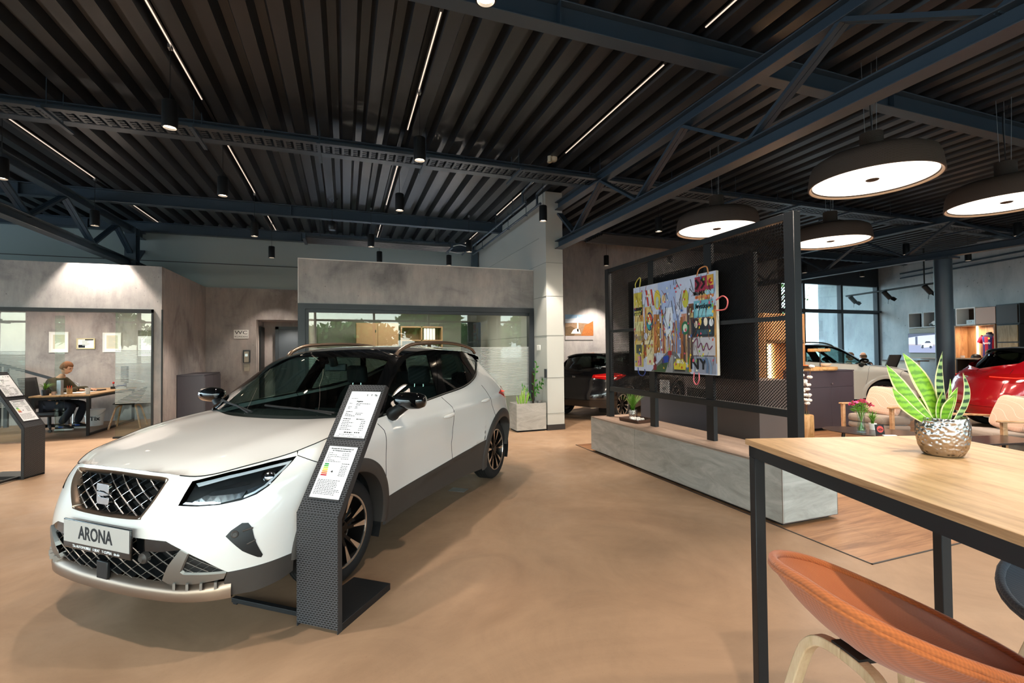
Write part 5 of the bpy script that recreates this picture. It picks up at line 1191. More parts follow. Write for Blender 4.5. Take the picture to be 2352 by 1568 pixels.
def blade(b, tip, w, m, bend=0, twist=0, depth=0, parent=t):
    """b, tip: (across, up) in metres from pot centre at soil level"""
    mb = MB(); rows = []
    for k in range(13):
        q = k/12; x = b[0]+(tip[0]-b[0])*q+bend*math.sin(PI*q); z = b[1]+(tip[1]-b[1])*q; y = depth*q
        ww = w*(.42+.58*math.sin(min(1, q*1.35)*PI/2))*(1-max(0, (q-.55)/.45)**1.8)*.5+.0004
        d = Vector((tip[0]-b[0]+bend*PI*math.cos(PI*q), tip[1]-b[1])); d.normalize(); nx, nz = d.y, -d.x; ct, sn = math.cos(twist*q), math.sin(twist*q); row = []
        for s, cu in ((-1, .10), (-.78, .03), (0, -.08), (.78, .03), (1, .10)): row.append(RV*(x+nx*ww*s*ct)+FV*(y+ww*s*sn+ww*cu)+Vector((0, 0, .10+z+nz*ww*s*ct)))
        rows.append(row)
    mb.sheet(rows); mb.m = [1 if (i % 4) in (0, 3) else 0 for i in range(len(mb.f))]; obj('leaf', mb, [m, M_sny], parent, smooth=180)
for a in (((-.034, .0), (-.178, .125), .040, M_sn, -.018, .2, -.02), ((-.024, 0), (-.180, .200), .050, M_sn, -.010, .1, .0), ((-.010, 0), (-.112, .238), .060, M_sn, .018, .0, .015), ((.026, 0), (-.006, .243), .044, M_snd, -.020, .5, -.015), ((.004, 0), (.020, .195), .036, M_sn, .006, .9, .03),
          ((.036, 0), (.068, .172), .032, M_snd, .030, .4, -.005), ((.016, 0), (.036, .125), .042, M_sn, -.006, .3, -.02), ((-.004, 0), (-.008, .125), .034, M_sn, -.012, .8, -.02), ((.022, 0), (.050, .150), .016, M_sn, .002, .2, .02), ((.006, 0), (.016, .10), .042, M_sn, -.008, .2, -.03), ((-.018, 0), (-.06, .09), .028, M_sn, .01, .6, .02)): blade(*a)
# ---------------------------------------------------------------- other cars: same builder's parts, other paint and lettering
def repaint(root, table):
    """give a copied car its own materials without touching the shared meshes"""
    stack = [root]
    while stack:
        o = stack.pop(); stack += list(o.children)
        if o.type != 'MESH': continue
        for s in o.material_slots:
            if s.material in table: m = table[s.material]; s.link = 'OBJECT'; s.material = m
def other_car(lab, origin, yaw, sc, table, drop=()):
    c = dup(CAR, origin, R(90)-yaw, lab); c.scale = sc; bpy.context.view_layer.update()
    for o in list(c.children):
        if any(o.name.startswith(d) for d in drop):
            for ch in list(o.children): bpy.data.objects.remove(ch)
            bpy.data.objects.remove(o)
    repaint(c, table); return c
M_blackp = mat('black_car_paint', '#0c0c0e', .2, var=0, coat=1); M_redp = mat('red_car_paint', '#b3121d', .25, .1, var=0, coat=1); M_beigep = mat('white_suv_paint', '#e6dfd4', .3, var=0, coat=1)
_fw = lambda a: Vector((math.sin(a), math.cos(a), 0))
a = R(62); c1 = other_car('black hatchback seen from behind between the pale column and the mesh screen', Vector((4.42, 8.78, 0))+_fw(a)*3.3*1.04, a+PI, (1.04, 1.0, .94), {M_white_paint: M_blackp, M_clad: M_blackp, M_bronze: M_gloss_black}, ('roof_rail', 'number_plate'))
a = R(122); c2 = other_car('white SUV parked in front of the far window, behind the armchairs', Vector((12.24, 8.03, 0)), a+PI, (1.06, 1.03, 1.03), {M_white_paint: M_beigep, M_gloss_black: M_gloss_black, M_clad: M_beigep, M_bronze: M_gloss_black, M_rim_dk: M_gloss_black})
for o in c2.children:
    if o.name.startswith(('roof', 'windscreen_header')) and not o.name.startswith('roof_rail'): repaint(o, {M_gloss_black: M_beigep})
a = R(128); c3 = other_car('red car with lit tail lamp cut by the right edge of the photo', Vector((10.3, 5.2, 0))+_fw(a)*3.3*1.05, a+PI, (1.05, 1.0, .97), {M_white_paint: M_redp, M_clad: M_redp, M_bronze: M_gloss_black}, ('roof_rail', 'number_plate'))
a = R(125); c4 = other_car('black car of which only a front corner shows at the left edge', Vector((-5.32, 6.72, 0)), a+PI, (1.05, 1.0, .95), {M_white_paint: M_blackp, M_clad: M_blackp, M_chrome: M_chrome}, ('number_plate',))

# ---------------------------------------------------------------- lounge
M_slate = mat('slate_lacquer', '#4a474f', .45, var=.04); M_brownp = mat('brown_grey_lacquer', '#5a4d49', .45, var=.04)
M_oakv = wood('oak_veneer', '#c2966a', '#b08259', '#8a6140', scale=(7, 7, .9), rough=.45, knots=.3); M_oakg = wood('grey_oak_veneer', '#a58a63', '#94794f', '#6f5837', scale=(7, 7, .9), rough=.45, knots=.4)
t = thing('sideboard', 'low slate sideboard standing behind the bench under the mesh screen', 'cabinet', (4.25, 0, 0))
obj('body', MB().box(0, .42, 4.66, 6.08, .02, .76), M_slate, t, bevel=.003); obj('plinth', MB().box(.03, .40, 4.7, 6.04, 0, .02), M_seam, t)
t = thing('cabinet', 'taller brown-grey cabinet next to the slate sideboard behind the screen', 'cabinet', (4.25, 0, 0))
obj('body', MB().box(0, .5, 3.905, 4.6, .02, 1.1), M_brownp, t, bevel=.003); obj('plinth', MB().box(.03, .47, 3.93, 4.57, 0, .02), M_seam, t)
t = thing('wifi_sign', 'white card with a wireless symbol standing on the slate sideboard', 'sign', (4.33, 5.62, .76), R(0))
obj('card', MB().box(0, .012, -.10, .10, 0, .25), M_paper, t)
wf = MB()
for r_ in (.018, .036, .054): wf.tube([(-.002, r_*math.cos(q), .09+r_*math.sin(q)) for q in np.linspace(R(45), R(135), 9)], .004, 5)
wf.lathe([(0, -.002), (.007, -.002), (.007, .002), (0, .002)], 12, (-.002, 0, .085), M=Matrix.Rotation(R(90), 3, 'Y')); obj('symbol', wf, M_ink, t)
t = thing('coffee_machine', 'black appliance on the slate sideboard behind the mesh', 'appliance', (4.45, 4.95, .76))
obj('housing', MB().box(-.12, .14, -.2, .2, 0, .16), M_black, t, bevel=.01); obj('lid', MB().box(-.12, .14, -.2, .2, .165, .18), M_gloss_black, t)
t = thing('box_pouf', 'small pale grey cube unit on the oak floor behind the screen post', 'cube', (6.82, 5.93, 0))
obj('body', MB().box(0, .28, 0, .34, .035, .42), M_tile, t, bevel=.003); obj('plinth', MB().box(.02, .26, .02, .32, .004, .035), M_seam, t)
# oak display shelf with light strip
t = thing('oak_display_shelf', 'tall oak display shelf with a glowing light strip behind the screen', 'shelf', (0, 6.32, 0))
obj('side', MB().box(7.97, 8.01, 0, .4, .004, 2.08), M_oakv, t); obj('side', MB().box(7.02, 7.06, 0, .4, .004, 2.08), M_oakv, t); obj('back', MB().box(7.06, 7.97, .37, .4, .004, 2.08), M_oakv, t)
for z in (.004, .42, 1.54, 2.04): obj('shelf_board', MB().box(7.06, 7.97, 0, .37, z, z+.035), M_oakv, t)
obj('door', MB().box(7.065, 7.965, -.018, 0, .05, .41), M_oakv, t); obj('door', MB().box(7.065, 7.965, -.018, 0, 1.59, 2.03), M_oakv, t)
obj('metal_frame', MB().box(7.055, 7.07, -.012, .01, .43, 1.54).box(7.06, 7.97, -.012, .01, 1.535, 1.55).box(7.06, 7.97, -.012, .01, .41, .425), M_black, t)
obj('light_strip', MB().box(7.53, 7.56, .345, .37, .46, 1.53), M_led, t); light('shelf_glow', 'AREA', (7.545, .32, 1.0), 14, (1, .78, .52), t, (R(90), 0, 0), shape='RECTANGLE', size=.05, size_y=1.0)
# purple-grey cabinet and what stands on it
t = thing('drawer_cabinet', 'plum-grey cabinet with one wide drawer and two doors beside the armchair', 'cabinet', (7.49, 5.90, 0)); M_plum = mat('plum_grey_lacquer', '#484149', .42, var=.03)
obj('body', MB().box(0, 1.15, 0, .45, .05, 1.03), M_plum, t); obj('top', MB().box(-.005, 1.155, -.022, .455, 1.03, 1.05), M_plum, t); obj('plinth', MB().box(.02, 1.13, .02, .43, .004, .05), M_seam, t)
d = obj('drawer', MB().box(.004, 1.146, -.02, -.001, .76, 1.026), M_plum, t, bevel=.002); obj('knob', MB().lathe([(0, 0), (.006, 0), (.006, .012), (.015, .016), (.015, .024), (0, .026)], 16, (.575, -.02, .82), M=Matrix.Rotation(R(90), 3, 'X')), M_alu, d, smooth=40)
for x0, x1 in ((.004, .573), (.577, 1.146)): obj('door', MB().box(x0, x1, -.02, -.001, .055, .756), M_plum, t, bevel=.002)
M_slice = wood('pale_cut_wood', '#d3aa79', '#c2955f', '#9c6f43', scale=(14, 14, 3), rough=.6, knots=.2)
t = thing('serving_stand', 'round wood-slice stand with rod and upper plank on the plum-grey cabinet', 'stand', (8.05, 6.05, 1.05))
obj('disc', MB().lathe([(0, 0), (.235, 0), (.25, .02), (.245, .06), (0, .06)], 40), M_slice, t, smooth=30); obj('rod', MB().tube([(-.02, 0, .06), (-.02, 0, .33)], .008, 8), M_black, t); obj('plank', MB().box(-.24, .17, -.06, .07, .33, .385), M_slice, t, bevel=.01)
t = thing('white_bowl', 'small white bowl on the wood-slice stand', 'bowl', (8.12, 6.02, 1.11)); obj('bowl', MB().lathe([(0, 0), (.04, 0), (.08, .03), (.10, .055), (.095, .055), (.07, .03), (0, .012)], 24), M_white, t, smooth=50); obj('foot', MB().lathe([(.03, .001), (.042, .001), (.04, .006)], 20), M_white, t)
t = thing('dark_bowl', 'dark bowl of orange sweets on the plum-grey cabinet next to the shelf', 'bowl', (7.63, 6.05, 1.05)); obj('bowl', MB().lathe([(0, 0), (.06, 0), (.10, .04), (.12, .09), (.115, .09), (.09, .04), (0, .02)], 24), mat('brown_glaze', '#3b2d25', .35), t, smooth=50)
sw_ = MB(); [sw_.lathe([(0, -.02), (.02, 0), (0, .02)], 8, (rnd.uniform(-.06, .06), rnd.uniform(-.06, .06), .085)) for _ in range(14)]; tag(obj('sweets', sw_, mat('orange_wrapper', '#d8642a', .4), None, loc=(7.63, 6.05, 1.05)), 'orange wrapped sweets heaped in the dark bowl', 'sweets', kind='stuff')
tag(obj('cutting_board', MB().box(-.02, .30, -.12, .0, 0, .035), M_slice, None, bevel=.004, loc=(7.55, 5.98, 1.05)), 'pale wooden board lying at the front of the plum-grey cabinet', 'board')
# stump vase with cotton branches
t = thing('wood_stump', 'pale wooden stump pedestal behind the right screen post', 'pedestal', (6.17, 4.87, .004)); obj('trunk', MB().lathe([(0, 0), (.092, 0), (.094, .25), (.09, .49), (.084, .5), (0, .5)], 36), M_slice, t, smooth=40); obj('glass_insert', MB().lathe([(.03, .5), (.03, .56), (.026, .56), (.026, .5)], 20, (-.02, -.02, 0)), M_glass, t)
t = thing('cotton_branches', 'dry cotton branches standing in the wood stump pedestal', 'branches', (6.15, 4.85, .51)); br = MB(); bl = []
for k, (dx, dy, h, n) in enumerate(((.06, -.03, .66, 3), (-.05, .0, .34, 3), (.03, .02, .42, 4), (-.12, .02, .75, 4), (.0, -.03, .26, 3), (-.07, -.03, .55, 3))):
    P = smooth_path([(0, 0, 0), (dx*.3, dy*.3, h*.45), (dx, dy, h)], 6); br.tube(P, [.005]*(len(P)-1)+[.002], 6)
    for i in range(n): bl.append(Vector(P[-1-i*2])+Vector((rnd.uniform(-.03, .03), rnd.uniform(-.03, .03), rnd.uniform(-.01, .02))))
obj('stems', br, mat('dry_brown_twig', '#6b4a34', .8, var=.2), t, smooth=60)
for p in bl: mb = MB(); boll(mb, (0, 0, 0), .03, rnd); obj('boll', mb, M_cotton, t, smooth=80, loc=p, label='white cotton boll')

# armchairs
M_sofa = weave('beige_grey_upholstery', '#a8998d', '#98897d', 200); M_cush = mat('blush_cushion_fabric', '#e0b9a3', .9, var=0, sheen=.2); _t = NT(M_cush)
_w = _t.n('TexWave', wave_type='BANDS', bands_direction='Z'); _w.inputs['Scale'].default_value = 2.2; _w.inputs['Distortion'].default_value = 9; _w.inputs['Detail'].default_value = 1; _w.inputs['Detail Scale'].default_value = .9; _t.l(_t.co(), _w.inputs['Vector'])
_ln = _t.ramp(_w.outputs['Fac'], [(.46, '#000000'), (.49, '#ffffff'), (.51, '#ffffff'), (.54, '#000000')]); _rib = _t.n('TexWave', wave_type='BANDS', bands_direction='Y'); _rib.inputs['Scale'].default_value = 24; _rib.inputs['Distortion'].default_value = 1.5; _t.l(_t.co(), _rib.inputs['Vector'])
_t.l(_t.mix(_ln, _t.mix(_rib.outputs['Fac'], '#d6a98f', '#e6c2ae'), '#f4e6dc'), _t.b.inputs['Base Color']); _t.bump(_rib.outputs['Fac'], .4, .004)
M_ashv = wood('ash_frame_wood', '#d3a981', '#c49870', '#a0754f', scale=(3, 8, 8), rough=.45, knots=.1)
def puff(mb, w, d, h, M=None, n=10, pw=3.2):
    """rounded cushion block: superellipsoid grid centred on the origin"""
    rows = []
    for i in range(n+1):
        th = -PI/2+PI*i/n; row = []
        for j in range(4*n):
            ph = 2*PI*j/(4*n); f = lambda c, e: math.copysign(abs(c)**e, c); e1, e2 = .38, .30
            p = Vector((w/2*f(math.cos(th), e1)*f(math.cos(ph), e2), d/2*f(math.cos(th), e1)*f(math.sin(ph), e2), h/2*f(math.sin(th), e1))); row.append(M @ p if M else p)
        rows.append(row)
    mb.sheet(rows, close_u=True); return mb
def armchair(lab):
    """faces local -X; width along Y"""
    t = thing('armchair', lab, 'armchair', (0, 0, 0), 0, 'beige armchairs with wooden arms')
    obj('seat_cushion', puff(MB(), .62, .58, .13, Matrix.Translation((.34, 0, .375)) @ Matrix.Rotation(R(4), 4, 'Y')), M_sofa, t, smooth=60); obj('seat_base', puff(MB(), .62, .58, .10, Matrix.Translation((.34, 0, .27)) @ Matrix.Rotation(R(4), 4, 'Y')), M_sofa, t, smooth=60)
    obj('backrest', puff(MB(), .13, .60, .52, Matrix.Translation((.66, 0, .58)) @ Matrix.Rotation(R(14), 4, 'Y')), M_sofa, t, smooth=60)
    for s in (-1, 1):
        y = s*.335; arm = MB(); rows = []
        for x, z, w, h in ((.0, .598, .03, .016), (.03, .602, .036, .022), (.3, .592, .03, .022), (.62, .575, .026, .02), (.74, .568, .02, .016)): rows.append([(x, y-w, z-h), (x, y+w, z-h), (x, y+w, z), (x, y-w, z)])
        arm.sheet(rows, close_u=True); k = len(arm.v); arm.f += [(0, 1, 2, 3), (k-4, k-3, k-2, k-1)]; arm.m += [0, 0]; obj('armrest', arm, M_ashv, t, bevel=.005)
        obj('front_leg', MB().bar((.07, y, 0), (.06, y, .585), .045, .05, (1, 0, 0)), M_ashv, t, bevel=.006); obj('rear_leg', MB().bar((.78, y, 0), (.66, y, .57), .04, .05, (1, 0, 0)), M_ashv, t, bevel=.006)
    obj('frame_rail', MB().box(.05, .08, -.33, .33, .16, .21).box(.68, .71, -.33, .33, .16, .21).bar((.06, -.325, .19), (.70, -.325, .17), .03, .045).bar((.06, .325, .19), (.70, .325, .17), .03, .045), M_ashv, t)
    return t
A1 = armchair('beige armchair between the plum-grey cabinet and the coffee table'); A1.location = (7.20, 4.77, .004); A1.rotation_euler = (0, 0, R(2))
A2 = dup(A1, (7.12, 3.48, .004), R(-22), 'beige armchair behind the snake plant, cut by the right edge')
def cushion(lab, loc, rz):
    t = tag(obj('scatter_cushion', None or puff(MB(), .13, .46, .42, None), M_cush, None, smooth=60, loc=loc), lab, 'cushion', 'blush cushions on the armchairs'); t.rotation_euler = (R(6), R(20), rz); return t
cushion('blush cushion with white wavy lines on the armchair nearer the cabinet', (7.68, 4.79, .635), R(2)); cushion('blush cushion with white wavy lines on the armchair by the right edge', (7.58, 3.28, .635), R(-22))
t = thing('grey_sofa', 'dark grey upholstered seat of which one arm shows at the right edge', 'sofa', (7.0, 2.62, .004), R(-12))
obj('arm', puff(MB(), .8, .2, .5, Matrix.Translation((.4, .1, .36))), weave('dark_grey_upholstery', '#6a6764', '#5c5956', 200), t, smooth=60); obj('seat', puff(MB(), .75, .7, .3, Matrix.Translation((.42, -.3, .26))), bpy.data.materials['dark_grey_upholstery'], t, smooth=60); obj('foot', MB().box(.06, .1, .06, .1, 0, .14).box(.7, .74, .06, .1, 0, .14).box(.06, .1, -.55, -.51, 0, .14).box(.7, .74, -.55, -.51, 0, .14), M_black, t)
M_dtop = mat('dark_brown_table_top', '#3a2f2c', .25, var=.06)
t = thing('coffee_table', 'dark oval coffee table on black legs carrying the flower vase', 'table', (6.22, 3.96, .004), R(-58))
obj('tabletop', MB().lathe([(0, .385), (.30, .385), (.325, .392), (.33, .40), (0, .40)], 48), M_dtop, t, smooth=30).scale = (1.75, 1.05, 1)
for x, y in ((.38, .17), (.38, -.17), (-.38, .17), (-.38, -.17)): obj('leg', MB().tube([(x, y, 0), (x*.9, y*.9, .385)], .014, 8), M_black, t)
t = thing('low_table', 'small dark table in front of the grey sofa arm at the right edge', 'table', (6.72, 3.02, .004), R(-12)); obj('tabletop', MB().box(-.42, .3, -.2, .2, .42, .44), M_dtop, t, bevel=.004)
for x in (-.38, .26):
    for y in (-.17, .17): obj('leg', MB().box(x-.012, x+.012, y-.012, y+.012, 0, .42), M_black, t)
t = thing('flower_vase', 'clear glass vase of red and pink carnations on the coffee table', 'vase', (6.02, 4.02, .404))
obj('glass', MB().lathe([(0, .002), (.05, .002), (.052, .03), (.038, .12), (.04, .2), (.05, .25), (.047, .25), (.037, .2), (.034, .12), (.047, .03), (0, .012)], 32), M_glass, t, smooth=60)
st_ = MB(); fl = MB(); lf = MB()
for k in range(16):
    a = rnd.uniform(0, 2*PI); r0 = rnd.uniform(.01, .11); p = Vector((r0*math.cos(a), r0*math.sin(a), .40-r0*.5+rnd.uniform(-.02, .02))); st_.tube([(-p.x*.3, -p.y*.3, .02), (p.x*.3, p.y*.3, .24), p], .003, 5)
    for j in range(9):
        q = rnd.uniform(0, 2*PI); s_ = rnd.uniform(.008, .022); d_ = Vector((math.cos(q), math.sin(q), rnd.uniform(-.2, .9))).normalized(); e_ = d_.orthogonal().normalized()*s_*.8; fl.add([p, p+d_*s_*1.4+e_, p+d_*s_*1.8, p+d_*s_*1.4-e_], [(0, 1, 2, 3)], k % 3)
    for j in range(6):
        z = rnd.uniform(.24, .36); q = rnd.uniform(0, 2*PI); b_ = Vector((p.x*z/.4, p.y*z/.4, z)); d_ = Vector((math.cos(q), math.sin(q), .3)); lf.add([b_, b_+d_*.03+Vector((0, 0, .006)), b_+d_*.065, b_+d_*.03-Vector((0, 0, .004))], [(0, 1, 2, 3)])
obj('stems', st_, M_leaf, t); obj('leaves', lf, M_leaf, t); obj('blossoms', fl, [mat('carnation_red', '#a3123f', .7), mat('carnation_pink', '#d65a9a', .7), mat('carnation_dark', '#8d1030', .7)], t)
t = thing('little_pot_plant', 'small green plant in a white pot behind the flower vase', 'plant', (6.35, 4.10, .404)); obj('pot', MB().lathe([(0, 0), (.035, 0), (.045, .08), (.04, .08), (0, .07)], 20), M_white, t, smooth=40); obj('foliage', blades(50, .2, .12, .012, 9, base=.015), M_leaf, t).location = (0, 0, .07)
t = thing('round_badge_card', 'dark square card with a red disc standing on the coffee table', 'card', (6.10, 3.86, .404), R(-20)); obj('card', MB().obox((0, 0, .055), (.052, 0, 0), (0, .004, 0), (0, .01, .055)), M_ink, t); obj('disc', MB().lathe([(0, 0), (.04, 0)], 28, (0, -.008, .058), M=Matrix.Rotation(R(80), 3, 'X')), mat('red_disc', '#cf4a42', .5), t); obj('motif', MB().tube([(-.025, -.012, .055), (0, -.012, .066), (.025, -.012, .055)], .004, 6).tube([(-.02, -.012, .045), (.02, -.012, .045)], .003, 6), M_ink, t)
tag(obj('white_remote', MB().box(-.07, .07, -.022, .022, 0, .014), M_white, None, bevel=.005, loc=(6.05, 3.72, .404)), 'small white remote lying on the coffee table', 'remote').rotation_euler = (0, 0, R(-30))

# ---------------------------------------------------------------- display wall on the right
def wbox(mb, s0, s1, z0, z1, o0, o1):
    mb.prism([(s0, z0), (s1, z0), (s1, z1), (s0, z1)], lambda s, z: onwall(s, o0, z), lambda s, z: onwall(s, o1, z)); return mb
M_pink = mat('blush_lacquer', '#c9a694', .5, var=.02); M_dkb = mat('dark_brown_lacquer', '#33271f', .45); M_greyv = mat('grey_textile_front', '#a9a79c', .7, var=.06, vscale=30); M_lfr = mat('light_grey_frame', '#b9bcbd', .4)
def unit(lab, name='display_cube', cat='shelf unit', group=None):
    return thing(name, lab, cat, (0, 0, 0), 0, group)
def opencube(lab, s0, s1, z0, z1, mframe, mback, th=.03, depth=.4):
    t = unit(lab); a, b = min(s0, s1), max(s0, s1)
    obj('frame', wbox(wbox(wbox(wbox(MB(), a, b, z0, z0+th, .01, depth), a, b, z1-th, z1, .01, depth), a, a+th, z0+th, z1-th, .01, depth), b-th, b, z0+th, z1-th, .01, depth), mframe, t); obj('back', wbox(MB(), a, b, z0, z1, .005, .012), mback, t); return t
opencube('open black display cube with pale frame, far left end of the top row', -1.53, -2.02, 2.04, 2.53, M_lfr, M_black); opencube('open black display cube holding the model car, second in the top row', -2.03, -2.46, 2.04, 2.53, M_lfr, M_black)
opencube('open black display cube right behind the round column', -2.47, -3.03, 2.05, 2.54, M_black, M_black); opencube('open glass-fronted display cube with white frame, above the jersey niche', -3.04, -3.58, 2.05, 2.55, M_white, M_dkb)
t = unit('closed blush pink cube in the top row above the jersey', cat='cabinet'); obj('body', wbox(MB(), -4.11, -3.59, 2.05, 2.52, .01, .39), M_black, t); obj('door', wbox(MB(), -4.10, -3.60, 2.06, 2.51, .39, .41), M_pink, t)
t = unit('closed dark brown cube at the right end of the top row', cat='cabinet'); obj('body', wbox(MB(), -4.68, -4.13, 2.02, 2.55, .01, .42), M_black, t); obj('door', wbox(MB(), -4.64, -4.17, 2.05, 2.52, .42, .44), M_dkb, t)
t = unit('grey plaster panel strip above the wall television', 'wall_panel', 'panel'); obj('panel', wbox(MB(), -2.8, -1.50, 1.1, 2.03, .02, .34), M_greyv, t); obj('edge', wbox(MB(), -2.8, -1.50, 1.08, 1.1, .02, .36), M_pink, t)
t = thing('television', 'wall television showing a white car in a grey hall', 'television', (0, 0, 0)); obj('housing', wbox(MB(), -2.47, -1.50, 1.25, 1.87, .345, .385), M_black, t)
M_scr = [mat('screen_'+n, c, .4, var=0, emit=c, estr=e) for n, c, e in (('sky', '#cfcfe4', .55), ('roof', '#4d5068', .5), ('ground', '#9a9ab8', .5), ('car', '#e2e2ee', .6), ('dark', '#35384a', .5), ('haze', '#b9a8a8', .5))]
sc = MB(); o_ = [.386]
def scr(mi, pts): o_[0] += .0004; sc.add([onwall(-1.51-.95*u, o_[0], 1.26+.60*v) for u, v in pts], [tuple(range(len(pts)))], mi)
scr(0, [(0, 0), (1, 0), (1, 1), (0, 1)]); scr(2, [(0, 0), (1, 0), (1, .36), (0, .40)]); scr(5, [(0, .40), (1, .36), (1, .42), (0, .45)]); scr(1, [(0, 1), (1, 1), (1, .93), (.4, .88), (0, .80)]); scr(1, [(.25, .84), (.33, .85), (.33, .40), (.25, .40)])
scr(3, [(.44, .30), (.47, .44), (.56, .50), (.62, .62), (.76, .62), (.85, .48), (.85, .33), (.80, .29), (.5, .26)]); scr(4, [(.57, .50), (.63, .60), (.75, .60), (.80, .50)]); scr(4, [(.47, .40), (.55, .40), (.54, .34), (.48, .34)])
for u in (.5, .78): scr(4, [(u+.045*math.cos(q), .29+.07*math.sin(q)) for q in np.linspace(0, 2*PI, 13)[:-1]])
obj('picture', sc, M_scr, t)
t = unit('oak niche with light strip holding the striped jersey', 'lit_niche', 'shelf unit')
obj('frame', wbox(wbox(wbox(MB(), -4.06, -3.03, 1.08, 1.115, .02, .42), -4.06, -3.03, 2.015, 2.045, .02, .42), -4.09, -4.055, 1.08, 2.045, .02, .42), M_oakv, t); obj('side', wbox(MB(), -3.035, -3.0, 1.08, 2.045, .02, .42), M_oakv, t); obj('back', wbox(MB(), -4.06, -3.03, 1.1, 2.03, .02, .035), M_oakv, t)
obj('light_strip', wbox(MB(), -3.335, -3.30, 1.12, 2.01, .036, .06), M_led, t); light('niche_glow', 'AREA', onwall(-3.5, .38, 1.98), 9, (1, .8, .58), None, (0, 0, 0), shape='RECTANGLE', size=.3, size_y=.1)
t = unit('narrow black shelf holding a red book beside the round column', 'narrow_shelf', 'shelf unit'); obj('back', wbox(MB(), -2.99, -2.55, .05, 2.04, .01, .03), M_dkb, t); obj('shelf_board', wbox(MB(), -2.99, -2.55, 1.58, 1.61, .03, .38), M_lfr, t); obj('side', wbox(MB(), -2.57, -2.54, .05, 2.04, .03, .38), M_black, t); obj('base', wbox(MB(), -2.99, -2.55, 0, .05, .01, .38), M_black, t)
t = thing('red_book', 'red brochure propped on the narrow shelf beside the column', 'book', (0, 0, 0)); obj('cover', MB().prism([(-2.93, 1.612), (-2.66, 1.612), (-2.66, 1.86), (-2.93, 1.86)], lambda s, z: onwall(s, .30-.3*(z-1.612), z), lambda s, z: onwall(s, .315-.3*(z-1.612), z)), mat('red_cover', '#a3322a', .4, var=.3, vscale=9), t); obj('pages', MB().prism([(-2.92, 1.613), (-2.67, 1.613), (-2.67, 1.85), (-2.92, 1.85)], lambda s, z: onwall(s, .292-.3*(z-1.612), z), lambda s, z: onwall(s, .2995-.3*(z-1.612), z)), M_paper, t)
t = unit('open dark compartment under the jersey niche', 'base_unit', 'shelf unit'); obj('body', wbox(wbox(wbox(MB(), -3.58, -3.03, .04, 1.07, .01, .03), -3.06, -3.03, .04, 1.07, .03, .41), -3.58, -3.03, 0, .04, .01, .41), M_dkb, t); obj('oak_edge', wbox(MB(), -3.03, -3.0, 0, 1.07, .01, .42), M_oakv, t)
t = unit('glass fronted lit drawer unit with grey door under the jersey niche', 'drawer_unit', 'cabinet'); obj('body', wbox(wbox(wbox(wbox(MB(), -4.09, -3.59, .63, .67, .01, .40), -4.09, -3.59, 1.04, 1.07, .01, .40), -3.62, -3.59, 0, 1.07, .01, .40), -4.09, -4.06, 0, 1.07, .01, .40), M_anth, t); obj('back', wbox(MB(), -4.07, -3.61, .66, 1.05, .01, .02), M_oakg, t); obj('door', wbox(MB(), -4.08, -3.60, .10, .62, .39, .41), M_greyv, t); obj('plinth', wbox(MB(), -4.08, -3.60, 0, .1, .02, .38), M_black, t); obj('light_strip', wbox(MB(), -3.88, -3.84, .68, 1.04, .021, .04), M_led, t); obj('glass_front', wbox(MB(), -4.06, -3.62, .67, 1.04, .395, .40), M_glass, t)
t = thing('display_box', 'dark gift box with a card in the lit drawer unit', 'box', (0, 0, 0)); obj('box', wbox(MB(), -4.04, -3.75, .672, .80, .1, .34), M_dkb, t, bevel=.004); obj('card', wbox(MB(), -3.93, -3.80, .802, .90, .2, .205), M_paper, t)
for z0, z1, lab in ((1.56, 1.99, 'upper of two square oak doors at the right end of the display wall'), (1.09, 1.53, 'lower of two square oak doors at the right end of the display wall')):
    t = unit(lab, 'oak_cabinet', 'cabinet'); obj('body', wbox(MB(), -4.66, -4.13, z0-.02, z1+.02, .01, .42), M_black, t); obj('door', wbox(MB(), -4.63, -4.16, z0, z1, .42, .44), M_oakg, t)
t = unit('dark closed base cabinet at the right end of the display wall', 'base_cabinet', 'cabinet'); obj('body', wbox(MB(), -4.66, -4.13, .0, 1.06, .01, .42), M_black, t); obj('door', wbox(MB(), -4.63, -4.16, .06, 1.03, .42, .44), M_slate, t)
t = thing('model_car', 'small white model car in the black display cube', 'model car', onwall(-2.33, .22, 2.07), R(74.4-90+90)); obj('body', MB().prism([(-.2, .03), (-.2, .09), (-.12, .11), (-.05, .17), (.08, .17), (.15, .11), (.21, .09), (.21, .03)], lambda a, b: (a, -.08, b), lambda a, b: (a, .08, b)), M_white, t, bevel=.015, seg=3)
for x in (-.12, .13):
    for y in (-.085, .085): obj('wheel', MB().lathe([(0, -.012), (.045, -.012), (.045, .012), (0, .012)], 20, (x, y, .045), M=Matrix.Rotation(R(90), 3, 'X')), M_black, t)
t = thing('award_plaque', 'small glass plaque with white emblem in the white framed cube', 'plaque', (0, 0, 0)); obj('plate', wbox(MB(), -3.42, -3.2, 2.08, 2.20, .24, .25), M_gloss_black, t); obj('emblem', wbox(MB(), -3.35, -3.27, 2.13, 2.17, .251, .254), M_white, t)
t = thing('jersey', 'red and blue striped football shirt on a bust in the oak niche', 'shirt', (0, 0, 0)); C0 = -3.72
def jz(z):   # half width of the shirt
    return np.interp(z, [1.16, 1.3, 1.5, 1.62, 1.70, 1.76, 1.79], [.175, .165, .165, .18, .20, .12, .06])
M_jr = mat('jersey_red', '#b01c3c', .8, var=.06); M_jb = mat('jersey_blue', '#2a2c72', .8, var=.06); M_jd = mat('jersey_navy', '#171836', .8, var=.04); rows = []
zs = np.linspace(1.16, 1.79, 16)
for z in zs: rows.append([onwall(C0-jz(z)*math.sin(q), .14+.11*math.cos(q)*min(1, jz(z)/.15), z) for q in np.linspace(-PI, PI, 25)])
